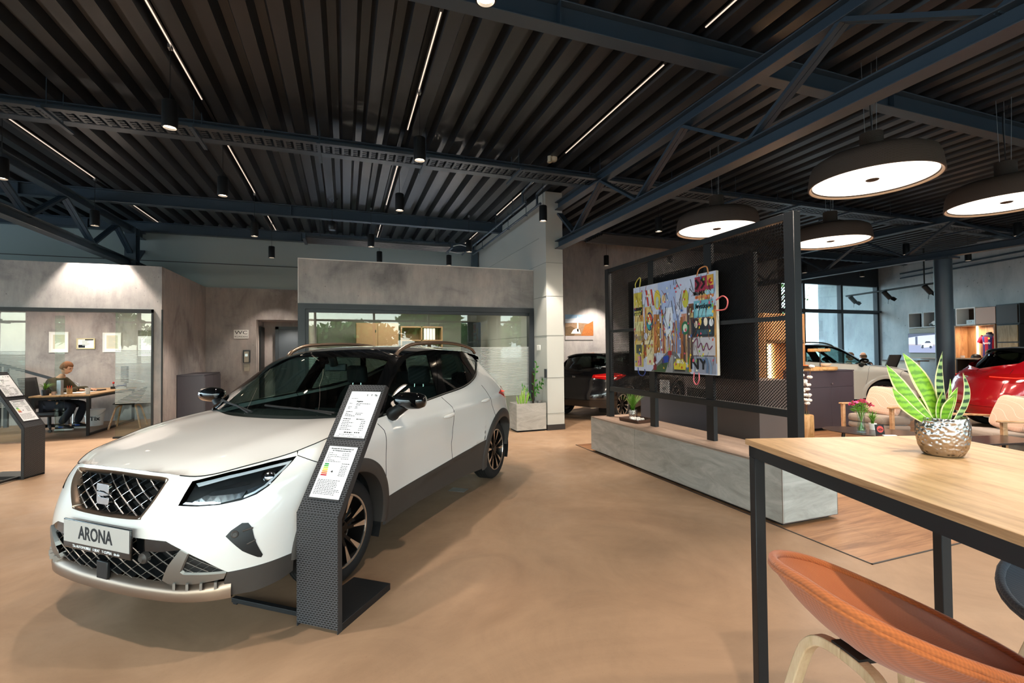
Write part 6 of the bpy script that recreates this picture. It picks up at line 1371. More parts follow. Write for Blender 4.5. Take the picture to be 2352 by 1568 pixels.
mb = MB().sheet(rows); nf = 24; mb.m = [(2 if i//nf > 12 else (0 if (j := i % nf) in (7, 8, 11, 12, 15, 16, 3, 19) else 1)) for i in range(len(mb.f))]; obj('torso', mb, [M_jr, M_jb, M_jd], t, smooth=60)
for s in (-1, 1):
    sl_ = MB(); sl_.tube([onwall(C0+s*.15, .14, 1.71), onwall(C0+s*.21, .15, 1.64), onwall(C0+s*.245, .16, 1.54)], [.07, .068, .065], 12, cap=False); obj('sleeve', sl_, M_jr, t, smooth=60)
obj('collar', MB().tube([onwall(C0-.07*math.sin(q), .14+.06*math.cos(q), 1.79+.02*math.cos(q)) for q in np.linspace(0, 2*PI, 17)[:-1]], .012, 6, closed=True), M_jd, t); obj('bust_neck', MB().tube([onwall(C0, .14, 1.12), onwall(C0, .14, 1.74), onwall(C0, .14, 1.84)], [.02, .05, .052], 14), M_black, t); obj('bust_stand', MB().tube([onwall(C0, .14, 1.115), onwall(C0, .14, 1.13)], .09, 20), M_black, t)
obj('crest', MB().lathe([(0, 0), (.028, 0)], 14, onwall(C0-.07, .252, 1.66), M=Vector((0, 0, 1)).rotation_difference(WN).to_matrix()), mat('gold_crest', '#d9b23c', .5), t); place_text('sponsor_letters', 'Spotify', .07, M_paper, t, frame_m(onwall(C0-.02, .262, 1.53), -WD, (0, 0, 1)), bold=True)
t = thing('black_cap', 'black baseball cap lying in the oak niche', 'cap', onwall(-3.43, .24, 1.117), R(-74)); obj('crown', MB().lathe([(.11, 0), (.105, .05), (.08, .09), (.04, .11), (0, .115)], 24), M_black, t, smooth=60); obj('peak', MB().sheet([[(.10*math.cos(q), .10*math.sin(q)-.0, .012) for q in np.linspace(R(-150), R(-30), 9)], [(.12*math.cos(q), .19*math.sin(q), .004) for q in np.linspace(R(-150), R(-30), 9)]]), M_black, t, solid=.004)
tag(obj('price_card', wbox(MB(), -3.18, -3.06, 1.117, 1.18, .30, .305), M_paper, None), 'small white card beside the cap in the oak niche', 'card')
t = thing('service_desk', 'grey service desk before the display wall', 'desk', (0, 0, 0)); obj('front', wbox(MB(), -2.5, -1.2, 0, 1.0, 1.0, 1.04), M_greyv, t); obj('worktop', wbox(MB(), -2.5, -1.2, 1.0, 1.03, .7, 1.08), M_dtop, t)
obj('light_slot', wbox(MB(), -2.44, -2.40, .7, .95, 1.041, 1.046), M_led, t)
t = price_stand('') ; bpy.data.objects.remove(t) if False else None
t['label'] = 'brown backed price stand seen behind the white SUV bonnet'; t.location = (13.35, 8.15, 0); t.rotation_euler = (0, 0, R(150))
# ---------------------------------------------------------------- people
M_skin = mat('skin', '#d3a083', .55, var=.05, vscale=20); M_hair = mat('short_ginger_hair', '#6e4527', .8, var=.25, vscale=60); M_hair2 = mat('short_brown_hair', '#5a4330', .8, var=.25, vscale=60); M_olive = mat('olive_jacket', '#39331f', .85, var=.1, vscale=20, bump=.2, bscale=120); M_navy = mat('navy_cloth', '#171b27', .85, var=.1, vscale=20)
def skin(name, nodes, links, m, parent, sub=2, root=0):
    """a continuous limb/body surface grown over a skeleton: nodes = {key: (x, y, z, radius)}"""
    keys = list(nodes); me = bpy.data.meshes.new(name); me.from_pydata([nodes[k][:3] for k in keys], [(keys.index(a), keys.index(b)) for a, b in links], [])
    o = bpy.data.objects.new(name, me); COL.objects.link(o); o.parent = parent; me.materials.append(m)
    q = o.modifiers.new('skin', 'SKIN'); q.use_smooth_shade = True
    for i, k in enumerate(keys):
        r = nodes[k][3]; v = me.skin_vertices[0].data[i]; v.radius = r if hasattr(r, '__len__') else (r, r); v.use_root = (i == root)
    q = o.modifiers.new('sub', 'SUBSURF'); q.levels = sub; q.render_levels = sub; return o
def head(parent, c, yaw, pitch, hair, m_hair, s=1.0):
    """head with face: faces local +X before turning; c is the centre"""
    rot = Matrix.Translation(c) @ Matrix.Rotation(yaw, 4, 'Z') @ Matrix.Rotation(pitch, 4, 'Y') @ Matrix.Scale(s, 4); rows = []; n = 28
    for i in range(19):
        th = PI*i/18; z = math.cos(th); row = []
        for j in range(n):
            ph = 2*PI*j/n; cx, sy = math.cos(ph), math.sin(ph); r = math.sin(th)**.85
            w = .074*(1 if z > -.1 else 1-.32*((-.1-z)/.9)); d = .096*(1 if z > 0 else 1-.10*(-z)); x = d*r*cx; y = w*r*sy; zz = .118*z
            if cx > .3:
                f = (cx-.3)/.7
                if -.62 < z < .12: x += .020*f**6*max(0, 1-abs((z+.28)/.34))*(1 if abs(sy) < .35 else 0)          # nose
                if abs(z-.10) < .14: x -= .008*f*math.exp(-((abs(sy)-.42)/.14)**2)*(1-abs(z-.10)/.14)               # eye sockets
                if z < -.75: x += .012*f
            if z < -.3 and cx < 0: x *= .78
            row.append(rot @ Vector((x, y, zz)))
        rows.append(row)
    mb = MB().sheet(rows, close_u=True)
    for sgn in (-1, 1): mb.lathe([(0, 0), (.016, .003), (.028, .0), (.026, -.008), (0, -.012)], 12, rot @ Vector((-.008, sgn*.074, -.005)), M=(rot.to_3x3() @ Matrix.Rotation(R(-90*sgn), 3, 'X') @ Matrix.Diagonal((.75, 1.2, 1))))
    hd = obj('head', mb, M_skin, parent, smooth=80); fe = MB()
    for sgn in (-1, 1): fe.lathe([(0, .006), (.009, .003), (.011, 0)], 10, rot @ Vector((.083, sgn*.031, .010)), M=rot.to_3x3() @ Matrix.Rotation(R(90), 3, 'Y')); fe.tube([rot @ Vector((.088, sgn*.016, .028)), rot @ Vector((.084, sgn*.044, .030))], .0035, 5)
    fe.tube([rot @ Vector((.086, -.022, -.066)), rot @ Vector((.091, 0, -.066)), rot @ Vector((.086, .022, -.066))], .0035, 5); obj('facial_features', fe, mat('dark_brown_features', '#4a2f26', .6) if 'dark_brown_features' not in bpy.data.materials else bpy.data.materials['dark_brown_features'], hd)
    if hair:
        hr = []
        for i in range(14):
            th = PI*.62*i/13; z = math.cos(th); row = []
            for j in range(n):
                ph = 2*PI*j/n; cx, sy = math.cos(ph), math.sin(ph); r = math.sin(th)**.85; lim = .42 if cx > .55 else (.05 if cx > 0 else -.42); k = 1.07 if z > lim else .93
                if hair == 'crown' and z > .25: k = .95
                row.append(rot @ Vector((.096*r*cx*k-.002, .074*r*sy*(k+.02), .118*z*(k if z > 0 else 1)+.004)))
            hr.append(row)
        obj('hair', MB().sheet(hr, close_u=True), m_hair, parent, smooth=80)
    return hd
def hand(parent, wrist, d, m=None):
    """relaxed hand: palm and five bent fingers, d = pointing direction"""
    w = Vector(wrist); d = Vector(d).normalized(); u = Vector((0, 0, 1)); s = d.cross(u).normalized(); N = {'w': (*w, .026), 'p': (*(w+d*.05), (.034, .016)), 'k': (*(w+d*.085-u*.004), (.036, .014))}; Lk = [('w', 'p'), ('p', 'k')]
    for i, (o_, l) in enumerate(((-.030, .060), (-.010, .072), (.011, .068), (.030, .052))):
        b = w+d*.088+s*o_; N['f%da' % i] = (*(b+d*l*.35-u*.004), .0088); N['f%db' % i] = (*(b+d*l*.75-u*.014), .008); N['f%dc' % i] = (*(b+d*l-u*.028), .007); Lk += [('k', 'f%da' % i), ('f%da' % i, 'f%db' % i), ('f%db' % i, 'f%dc' % i)]
    b = w+d*.03-s*.03; N['ta'] = (*(b+d*.015-s*.012-u*.006), .011); N['tb'] = (*(b+d*.05-s*.022-u*.012), .009); Lk += [('p', 'ta'), ('ta', 'tb')]
    return skin('hand', N, Lk, M_skin, parent, 1)
# man at the desk: local +X is where he faces, origin on the floor under his hips
t = thing('person', 'man in an olive jacket sitting bent over the desk in the glazed office', 'person', (-5.27, 11.40, 0), R(-8))
bodyN = {'pelvis': (0, 0, .50, (.13, .16)), 'belly': (.03, 0, .64, (.11, .15)), 'chest': (.10, 0, .86, (.11, .165)), 'neck0': (.16, 0, 1.03, .055), 'neck': (.19, 0, 1.09, .052), 'sl': (.11, .18, .95, .06), 'sr': (.11, -.18, .95, .06), 'el': (.24, .24, .76, .044), 'er': (.24, -.24, .76, .044), 'wl': (.50, .16, .79, .030), 'wr': (.50, -.12, .79, .030), 'hl': (.04, .10, .49, .09), 'hr': (.04, -.10, .49, .09), 'kl': (.46, .13, .50, .062), 'kr': (.44, -.13, .48, .062), 'al': (.34, .12, .12, .042), 'ar': (.22, -.12, .14, .042)}
bl_ = [('pelvis', 'belly'), ('belly', 'chest'), ('chest', 'neck0'), ('neck0', 'neck'), ('chest', 'sl'), ('sl', 'el'), ('el', 'wl'), ('chest', 'sr'), ('sr', 'er'), ('er', 'wr'), ('pelvis', 'hl'), ('hl', 'kl'), ('kl', 'al'), ('pelvis', 'hr'), ('hr', 'kr'), ('kr', 'ar')]
body = skin('body', bodyN, bl_, M_skin, t)
def grow(keys, k): return {q: (*bodyN[q][:3], tuple(x+k for x in bodyN[q][3]) if hasattr(bodyN[q][3], '__len__') else bodyN[q][3]+k) for q in keys}
jk = grow(['pelvis', 'belly', 'chest', 'sl', 'sr', 'el', 'er', 'wl', 'wr'], .022); jk['collar'] = (.145, 0, 1.005, .085)
skin('jacket', jk, [('pelvis', 'belly'), ('belly', 'chest'), ('chest', 'collar'), ('chest', 'sl'), ('sl', 'el'), ('el', 'wl'), ('chest', 'sr'), ('sr', 'er'), ('er', 'wr')], M_olive, t)
skin('trousers', grow(['pelvis', 'hl', 'hr', 'kl', 'kr', 'al', 'ar'], .018), [('pelvis', 'hl'), ('hl', 'kl'), ('kl', 'al'), ('pelvis', 'hr'), ('hr', 'kr'), ('kr', 'ar')], M_navy, t)
head(t, (.235, 0, 1.20), 0, R(24), True, M_hair); hand(t, (.51, .155, .785), (1, -.25, -.08)); hand(t, (.51, -.115, .785), (1, .2, -.08))
for s, x in ((.12, .36), (-.12, .24)):
    sh = MB(); rows = []
    for px_, w_, h_ in ((-.09, .03, .07), (-.07, .038, .10), (.0, .042, .10), (.08, .048, .065), (.15, .046, .05), (.185, .03, .035)): rows.append([(x+px_, s+w_*math.cos(q), .045+h_*.5*(1+math.sin(q))) for q in np.linspace(0, 2*PI, 15)[:-1]])
    sh.sheet(rows, close_u=True); so = obj('shoe', sh, M_black, t, smooth=60); obj('sole', MB().prism([(x-.10, s-.04), (x+.12, s-.05), (x+.19, s-.02), (x+.19, s+.02), (x+.12, s+.05), (x-.10, s+.04)], lambda a, b: (a, b, .02), lambda a, b: (a, b, .055)), M_white, so, bevel=.008); obj('stripe', MB().box(x-.03, x+.06, s-.05, s+.05, .075, .10), mat('blue_shoe_stripe', '#2b4f9e', .6) if 'blue_shoe_stripe' not in bpy.data.materials else bpy.data.materials['blue_shoe_stripe'], so, bevel=.01)
def far_person(lab, loc, rz, m_coat, hair, mh, lean):
    t = thing('person', lab, 'person', loc, rz); N = {'pelvis': (0, 0, .50, (.13, .16)), 'belly': (.0, 0, .66, (.11, .15)), 'chest': (lean*.4, 0, .88, (.11, .165)), 'neck': (lean*.7, 0, 1.06, .055), 'sl': (lean*.4, .19, .96, .06), 'sr': (lean*.4, -.19, .96, .06), 'el': (.14, .25, .76, .045), 'er': (.14, -.25, .76, .045), 'wl': (.38, .16, .79, .032), 'wr': (.38, -.16, .79, .032), 'hl': (.05, .1, .49, .09), 'hr': (.05, -.1, .49, .09), 'kl': (.46, .13, .49, .065), 'kr': (.46, -.13, .49, .065), 'al': (.44, .13, .06, .045), 'ar': (.44, -.13, .06, .045)}
    L = [('pelvis', 'belly'), ('belly', 'chest'), ('chest', 'neck'), ('chest', 'sl'), ('sl', 'el'), ('el', 'wl'), ('chest', 'sr'), ('sr', 'er'), ('er', 'wr'), ('pelvis', 'hl'), ('hl', 'kl'), ('kl', 'al'), ('pelvis', 'hr'), ('hr', 'kr'), ('kr', 'ar')]
    skin('body', N, L, M_skin, t); G = {k: (*v[:3], tuple(x+.02 for x in v[3]) if hasattr(v[3], '__len__') else v[3]+.02) for k, v in N.items() if k != 'neck'}; G['collar'] = (lean*.5, 0, 1.0, .08)
    skin('suit', G, [l for l in L if 'neck' not in l]+[('chest', 'collar')], m_coat, t); head(t, (lean*.85, 0, 1.18), 0, R(6), hair, mh)
    for s in (1, -1): hand(t, (.39, s*.155, .79), (1, -.2*s, -.05))
    return t
far_person('dark haired man with beard facing left, seated beyond the white SUV bonnet', (13.75, 9.55, 0), R(-60), mat('grey_shirt', '#b9b3ad', .8), True, M_hair2, .10)
far_person('balding man in dark navy jacket, seated beyond the white SUV bonnet', (14.05, 9.25, 0), R(70), M_navy, 'crown', M_hair2, .06)
for k, (x, y, rz, lab) in enumerate(((13.70, 9.62, R(-60), 'black chair under the man facing left beyond the white SUV'), (14.03, 9.17, R(70), 'black chair under the balding man beyond the white SUV'))):
    c = thing('visitor_chair', lab, 'chair', (x, y, 0), rz); obj('seat', MB().box(-.2, .22, -.22, .22, .33, .36), M_black, c, bevel=.01); obj('backrest', MB().box(-.24, -.21, -.21, .21, .5, .82), M_black, c, bevel=.01); obj('legs', MB().tube([(-.2, -.2, 0), (-.2, -.2, .34)], .012).tube([(.2, -.2, 0), (.2, -.2, .34)], .012).tube([(-.2, .2, 0), (-.2, .2, .6)], .012).tube([(.2, .2, 0), (.2, .2, .34)], .012).tube([(-.2, -.2, .34), (-.22, -.2, .6)], .012), M_black, c)

# ---------------------------------------------------------------- glazed office on the left
t = thing('office_desk', 'oak topped desk with black frame in the glazed office', 'desk', (-5.15, 10.45, 0))
obj('desktop', MB().box(0, .86, 0, 2.0, .71, .735), M_oak, t, bevel=.002, seg=1)
obj('frame', MB().box(.03, .83, .03, .07, .66, .71).box(.03, .83, 1.93, 1.97, .66, .71).box(.03, .07, .07, 1.93, .66, .71).box(.79, .83, .07, 1.93, .66, .71), M_black, t)
for x in (.03, .79):
    for y in (.03, 1.93): obj('leg', MB().box(x, x+.04, y, y+.04, 0, .66), M_black, t)
obj('foot_rail', MB().box(.79, .83, .07, 1.93, 0, .04), M_black, t)
t = thing('office_chair', 'black swivel chair under the man in the olive jacket', 'chair', (-5.33, 11.42, 0), R(-8))
obj('seat', puff(MB(), .48, .48, .10, Matrix.Translation((.08, 0, .335))), M_black, t, smooth=60); bk = MB(); bk.sheet([[(-.26-.05*abs(y)*-4*abs(y)-(z-.5)*.18, y, z) for y in np.linspace(-.2, .2, 7)] for z in np.linspace(.42, 1.02, 8)]); obj('backrest', bk, M_black, t, smooth=60, solid=.04)
obj('column', MB().tube([(.02, 0, .09), (.02, 0, .3)], .03, 12).tube([(-.05, 0, .31), (-.27, 0, .34), (-.29, 0, .55)], .02, 8), M_black, t)
for k in range(5):
    a = k*2*PI/5+.3; e = (.02+.29*math.cos(a), .29*math.sin(a), .075); b = obj('base_arm', MB().tube([(.02, 0, .10), e], [.03, .018], 8), M_black, t); obj('castor', MB().lathe([(0, -.012), (.028, -.012), (.028, .012), (0, .012)], 14, (e[0], e[1], .03), M=Matrix.Rotation(R(90), 3, 'X')), M_black, b)
def shell_chair(lab, loc, rz):
    t = thing('shell_chair', lab, 'chair', loc, rz, 'grey shell visitor chairs'); rows = []
    for r in np.linspace(.02, 1, 12):
        row = []
        for j in range(32):
            a = 2*PI*j/32; q = (1-math.cos(a))/2; f = r**2.4; R_ = .245; row.append((R_*r**.8*math.cos(a)-.05*f*q, R_*1.12*r**.8*math.sin(a), .45+(.02+.33*q**1.1)*f))
        rows.append(row)
    obj('shell', MB().sheet(rows, close_u=True), mat('grey_green_shell', '#4d5250', .55) if 'grey_green_shell' not in bpy.data.materials else bpy.data.materials['grey_green_shell'], t, smooth=80, solid=.012)
    for sx in (-1, 1):
        P = smooth_path([(sx*.25, -.235, 0), (sx*.17, -.16, .36), (sx*.14, -.11, .425), (sx*.13, 0, .435), (sx*.14, .11, .425), (sx*.17, .16, .36), (sx*.25, .235, 0)], 5); n = len(P)//2
        for part in (P[:n+1], P[n:]): obj('leg', MB().tube(part, .016, 8), M_ashv, t, smooth=60)
    return t
shell_chair('grey shell chair with wooden legs behind the striped office glass', (-4.05, 11.36, 0), R(185)); 
t = thing('bucket', 'white lidded bucket on the floor under the desk', 'bucket', (-4.83, 11.95, 0)); obj('body', MB().lathe([(0, 0), (.135, 0), (.165, .30), (.172, .30), (.172, .33), (.16, .33), (0, .32)], 36), M_white, t, smooth=40); place_text('bucket_letters', 'Tix', .12, M_ink, t, frame_m((.06, -.150, .15), (.94, .34, 0), (.05, -.1, 1)), bold=True); obj('handle', MB().tube([(.17*math.cos(q), -.17*abs(math.sin(q))-.0, .29-.1*math.sin(q)) for q in np.linspace(0, PI, 15)], .004, 6), M_alu, t)
Z = .735
t = thing('desk_plant', 'small spiky plant in a black pot at the near end of the desk', 'plant', (-5.0, 10.62, Z)); obj('pot', MB().lathe([(0, 0), (.05, 0), (.055, .10), (.05, .10), (0, .09)], 20), M_black, t, smooth=40); obj('foliage', blades(46, .17, .15, .012, 5, base=.01), M_leaf, t).location = (0, 0, .09)
t = thing('brochure_holder', 'grey upright brochure holder beside the desk plant', 'holder', (-4.82, 10.68, Z), R(-15)); obj('stand', MB().box(-.035, .035, -.03, .03, 0, .26), M_alu, t, bevel=.003); obj('base', MB().box(-.045, .045, -.05, .05, 0, .012), M_alu, t)
t = thing('pencil_cup', 'wooden cup of orange pencils on the desk', 'cup', (-4.73, 10.78, Z)); obj('cup', MB().lathe([(0, 0), (.04, 0), (.042, .10), (.036, .10), (.034, .01), (0, .01)], 20), M_slice, t, smooth=40)
pc = MB(); [pc.tube([(.02*math.cos(k), .02*math.sin(k), .015), (.032*math.cos(k), .032*math.sin(k), .15)], .004, 6) for k in range(8)]; obj('pencils', pc, mat('orange_pencil', '#e0572b', .5), t)
tag(obj('candle_glass', MB().lathe([(0, 0), (.03, 0), (.034, .06), (.030, .06), (.028, .012), (0, .012)], 20), mat('pink_glass', '#d9b5a5', .2), None, smooth=40, loc=(-4.90, 10.66, Z)), 'small pinkish tealight glass between the desk plant and the holder', 'candle')
t = thing('paper_cup', 'white paper cup at the near edge of the desk', 'cup', (-4.42, 10.68, Z)); obj('cup', MB().lathe([(0, 0), (.03, 0), (.042, .105), (.044, .105), (.044, .11), (.038, .108), (.028, .01), (0, .01)], 24), M_white, t, smooth=40); obj('coffee', MB().lathe([(0, .08), (.036, .08)], 20), mat('coffee', '#3a2418', .3), t)
for k, (x, y, r_) in enumerate(((-4.72, 11.0, .2), (-4.66, 11.18, -.3), (-4.75, 10.92, .6))): o = tag(obj('paper_sheet', MB().box(-.105, .105, -.148, .148, 0, .004), M_paper, None, loc=(x, y, Z+.0042*k+.0005)), 'white paper sheet in the loose pile on the desk before the man', 'paper', 'papers on the office desk'); o.rotation_euler = (0, 0, r_)
tag(obj('notebook', MB().box(-.09, .09, -.12, .12, 0, .02), M_black, None, bevel=.003, loc=(-4.62, 11.55, Z)), 'black notebook under the hands of the man at the desk', 'notebook')
t = thing('rubber_stamp', 'self-inking stamp with red knob on the desk', 'stamp', (-4.52, 11.95, Z)); obj('base', MB().box(-.04, .04, -.03, .03, 0, .05), M_black, t, bevel=.004); obj('stem', MB().tube([(0, 0, .05), (0, 0, .11)], .008, 8), M_chrome, t); obj('knob', MB().lathe([(0, .10), (.018, .11), (.02, .13), (.012, .145), (0, .148)], 16), mat('red_knob', '#c52a22', .35), t, smooth=60)
t = thing('hole_punch', 'dark blue hole punch beside the stamp', 'hole punch', (-4.40, 11.98, Z), R(20)); obj('base', MB().box(-.08, .08, -.05, .05, 0, .03), M_alu, t, bevel=.004); obj('handle', MB().obox((.0, 0, .065), (.08, 0, .015), (0, .045, 0), (-.003, 0, .018)), mat('dark_blue_plastic', '#1d2c66', .35), t, bevel=.01)
t = thing('monitor', 'thin computer monitor seen edge-on behind the striped glass', 'monitor', (-4.42, 12.2, Z), R(-60)); obj('panel', MB().box(-.27, .27, -.018, .018, .12, .46), M_black, t, bevel=.004); obj('rear_cover', MB().box(-.12, .12, .018, .03, .17, .40), M_slate, t); obj('stand', MB().box(-.03, .03, .0, .03, .01, .2).box(-.12, .12, -.09, .09, 0, .012), M_black, t)
t = thing('folding_chair', 'plain white folding chair leaning on the rear wall behind the man', 'chair', (-5.48, 12.36, 0)); obj('backrest', MB().tube(smooth_path([(-.2, 0, .5), (-.19, .05, .82), (0, .08, .87), (.19, .05, .82), (.2, 0, .5)], 5), .012, 8), M_alu, t); obj('seat', MB().box(-.2, .2, -.2, .16, .44, .46), M_white, t); obj('leg', MB().tube([(-.2, .05, 0), (-.2, 0, .5)], .012).tube([(.2, .05, 0), (.2, 0, .5)], .012).tube([(-.2, -.2, 0), (-.2, -.15, .45)], .012).tube([(.2, -.2, 0), (.2, -.15, .45)], .012), M_alu, t)
YF = 12.615
def certificate(lab, x0, x1, z0, z1, mfr, kind):
    t = thing('framed_certificate', lab, 'frame', (x0, YF, z0)); w, h = x1-x0, z1-z0
    obj('frame', MB().box(0, w, -.02, .0, 0, .018).box(0, w, -.02, .0, h-.018, h).box(0, .018, -.02, 0, .018, h-.018).box(w-.018, w, -.02, 0, .018, h-.018), mfr, t); obj('mount', MB().box(.018, w-.018, -.008, -.002, .018, h-.018), M_paper, t); mb = MB()
    if kind == 1: obj('document', MB().box(w*.2, w*.8, -.010, -.008, h*.18, h*.86), mat('certificate_paper', '#cfcab4', .7) if 'certificate_paper' not in bpy.data.materials else bpy.data.materials['certificate_paper'], t)
    if kind == 2: obj('photo', MB().box(.03, w*.45, -.010, -.008, .03, h*.4).box(w*.45, w-.03, -.010, -.008, h*.82, h*.95), M_navy, t)
    for k in range(9): mb.box(w*.3, w*(.45+.3*rnd.random()), -.0115, -.0102, h*(.78-.06*k), h*(.78-.06*k)+.006)
    obj('printed_text', mb, M_alu, t); return t
certificate('white framed certificate with grey sheet, first on the office wall', -5.879, -5.554, 1.50, 1.94, M_white, 1); certificate('small gold framed certificate with a dark car photo, between the white frames', -5.415, -5.097, 1.57, 1.80, mat('gold_frame', '#c9b88c', .35, .5), 2); certificate('white framed certificate partly behind the office glass edge', -4.961, -4.633, 1.50, 1.925, M_white, 1)
t = thing('wall_calendar', 'three-month wall calendar with a car photo on top behind the office glass', 'calendar', (-4.33, YF, 1.40)); obj('sheet', MB().box(0, .29, -.006, 0, 0, .58), M_paper, t); obj('photo', MB().box(.0, .29, -.008, -.006, .45, .58), mat('calendar_photo', '#6f6a5c', .6, var=.6, vscale=25), t)
cg = MB(); [cg.box(.03+.036*i, .05+.036*i, -.0075, -.0062, .03+.024*j, .038+.024*j) for i in range(7) for j in range(16) if j % 5]; obj('day_numbers', cg, M_alu, t)
t = thing('handrail', 'dark sloping handrail with square posts behind the office desk', 'handrail', (0, 0, 0)); obj('rail', MB().bar((-6.55, 12.35, 1.28), (-5.45, 12.35, .86), .05, .05).bar((-7.2, 12.35, 1.28), (-6.55, 12.35, 1.28), .05, .05), M_anth, t)
for x, z in ((-6.55, 1.3), (-6.43, 1.26), (-5.45, .88)): obj('post', MB().box(x-.03, x+.03, 12.32, 12.38, 0, z), M_anth, t)
# washroom corner
t = thing('low_cabinet', 'dark grey metal cabinet beside the office side wall', 'cabinet', (-3.04, 10.67, 0)); obj('body', MB().box(0, .45, 0, 1.22, .0, 1.02), M_slate, t, bevel=.003); obj('top', MB().box(-.005, .455, -.005, 1.225, 1.02, 1.04), M_slate, t)
for y0, y1 in ((.005, .60), (.605, 1.215)): d = obj('door', MB().box(.451, .466, y0, y1, .03, 1.01), M_slate, t); obj('knob', MB().lathe([(0, 0), (.01, 0), (.01, .015), (0, .016)], 12, (.466, (.55 if y0 < .3 else .66), .62), M=Matrix.Rotation(R(90), 3, 'Y')), M_alu, d)
t = thing('washroom_sign', 'white washroom sign on the concrete wall', 'sign', (-2.32, YW, 1.90)); obj('plate', MB().box(-.155, .155, -.012, -.001, -.105, .105), M_white, t, bevel=.002); place_text('sign_letters', 'WC', .115, M_ink, t, frame_m((0, -.0128, .035), (1, 0, 0), (0, 0, 1)), sx=1.35); place_text('sign_letters', 'KUNDEN', .052, M_ink, t, frame_m((0, -.0128, -.06), (1, 0, 0), (0, 0, 1)), sx=1.25)
t = thing('wall_phone', 'grey intercom phone in a dark bracket on the concrete wall', 'phone', (-2.2, YW, 1.22)); obj('bracket', MB().box(-.075, .075, -.05, 0, .0, .30), M_anth, t, bevel=.004); obj('handset', MB().box(-.05, .05, -.075, -.05, .01, .27), mat('warm_grey_plastic', '#b9b09f', .5), t, bevel=.008); obj('display', MB().box(-.03, .03, -.078, -.075, .15, .21), M_alu, t)
tag(obj('switch_box', MB().box(-.06, .06, -.035, -.001, 0, .17), bpy.data.materials['warm_grey_plastic'], None, bevel=.005, loc=(-2.2, YW, 1.02)), 'beige box mounted under the intercom phone', 'box')
# wing wall, planter, poster, floor socket
tag(obj('thermostat', MB().box(-.018, -.001, -.075, .075, -.05, .05), M_white, None, bevel=.004, loc=(3.463, 8.16, 1.50)), 'white thermostat on the pale wing wall above the planter', 'thermostat')
tag(obj('card_reader', MB().box(-.02, -.001, -.045, .045, -.08, .08), M_anth, None, bevel=.004, loc=(3.463, 7.85, 1.03)), 'dark card reader on the edge of the pale column', 'card reader')
t = thing('plant_box', 'square pale grey planter box in front of the pale column', 'planter', (2.865, 7.80, 0)); pb_ = MB().box(0, .57, 0, .015, .03, .503).box(0, .57, .375, .39, .03, .503).box(0, .015, .015, .375, .03, .503).box(.555, .57, .015, .375, .03, .503); obj('box', pb_, M_tile, t); obj('plinth', MB().box(.02, .55, .02, .37, 0, .03), M_seam, t); obj('soil', MB().box(.015, .555, .015, .375, .03, .44), M_soil, t)
t = thing('snake_plant', 'young snake plant with yellow edges growing in the pale planter box', 'plant', (3.02, 7.95, .34))
for a in (((-.04, 0), (-.09, .20), .03, M_sn, -.01), ((-.02, 0), (-.03, .23), .035, M_sn, 0), ((.0, 0), (.0, .30), .035, M_sn, .01), ((.03, 0), (.05, .26), .04, M_sn, 0), ((.06, 0), (.12, .27), .045, M_sn, .01), ((.03, 0), (.06, .36), .03, M_sn, -.01)): blade(*a[:4], bend=a[4], parent=t)
t = thing('climbing_plant', 'tall glossy leaved plant on a pole in the pale planter box', 'plant', (3.27, 8.02, .44)); obj('pole', MB().tube([(0, 0, 0), (.0, 0, .62)], .022, 8), M_soil, t); lv = MB(); sm_ = MB()
for k, (P, n) in enumerate((([(0, 0, .1), (.03, -.02, .5), (.06, -.05, .78)], 9), ([(0, 0, .1), (.12, -.05, .38), (.27, -.1, .52)], 10), ([(0, 0, .05), (-.12, -.02, .26), (-.22, -.04, .34)], 8), ([(0, 0, .1), (.05, .0, .3), (.14, -.08, .36)], 7))):
    S_ = smooth_path(P, 6); sm_.tube(S_, .006, 6); 
    for i in range(n):
        p = Vector(S_[int(2+(len(S_)-3)*i/(n-1))]); dd = (Vector(S_[-1])-Vector(S_[-4])).normalized(); sd = dd.cross(Vector((.4, -1, .2))).normalized()*(1 if i % 2 else -1); e = (dd*.5+sd).normalized(); w = e.cross(Vector((.2, -1, .3))).normalized()*.02; lv.add([p, p+e*.035+w, p+e*.085, p+e*.035-w], [(0, 1, 2, 3)])
obj('leaves', lv, mat('glossy_green_leaf', '#2f6a25', .3, var=.3, vscale=15), t); obj('stems', sm_, M_leaf, t, smooth=60)
tag(obj('nursery_pot', MB().lathe([(0, 0), (.045, 0), (.055, .10), (.05, .10), (0, .09)], 20), M_alu, None, smooth=40, loc=(3.35, 7.90, .44)), 'small grey pot with a seedling in the planter box corner', 'pot')
t = thing('city_poster', 'frameless panorama print of a city tower on the rear concrete wall', 'poster', (5.55, YR, 1.72)); obj('board', MB().box(0, .85, -.012, -.001, 0, .68), mat('pale_print_board', '#a9a3a3', .6), t)
PCOL = [mat('print', c, .6, var=v, vscale=s) for c, v, s in (('#8fb0cf', .1, 3), ('#c7cdd6', .1, 3), ('#8a6f57', .5, 40), ('#5f4a30', .5, 40), ('#a3622e', .4, 30), ('#d8d2c8', .1, 9))]; pm_ = MB()
def pq(mi, pts, k): pm_.add([(.85*u, -.0125-.0005*k, .11+.57*v) for u, v in pts], [tuple(range(len(pts)))], mi)
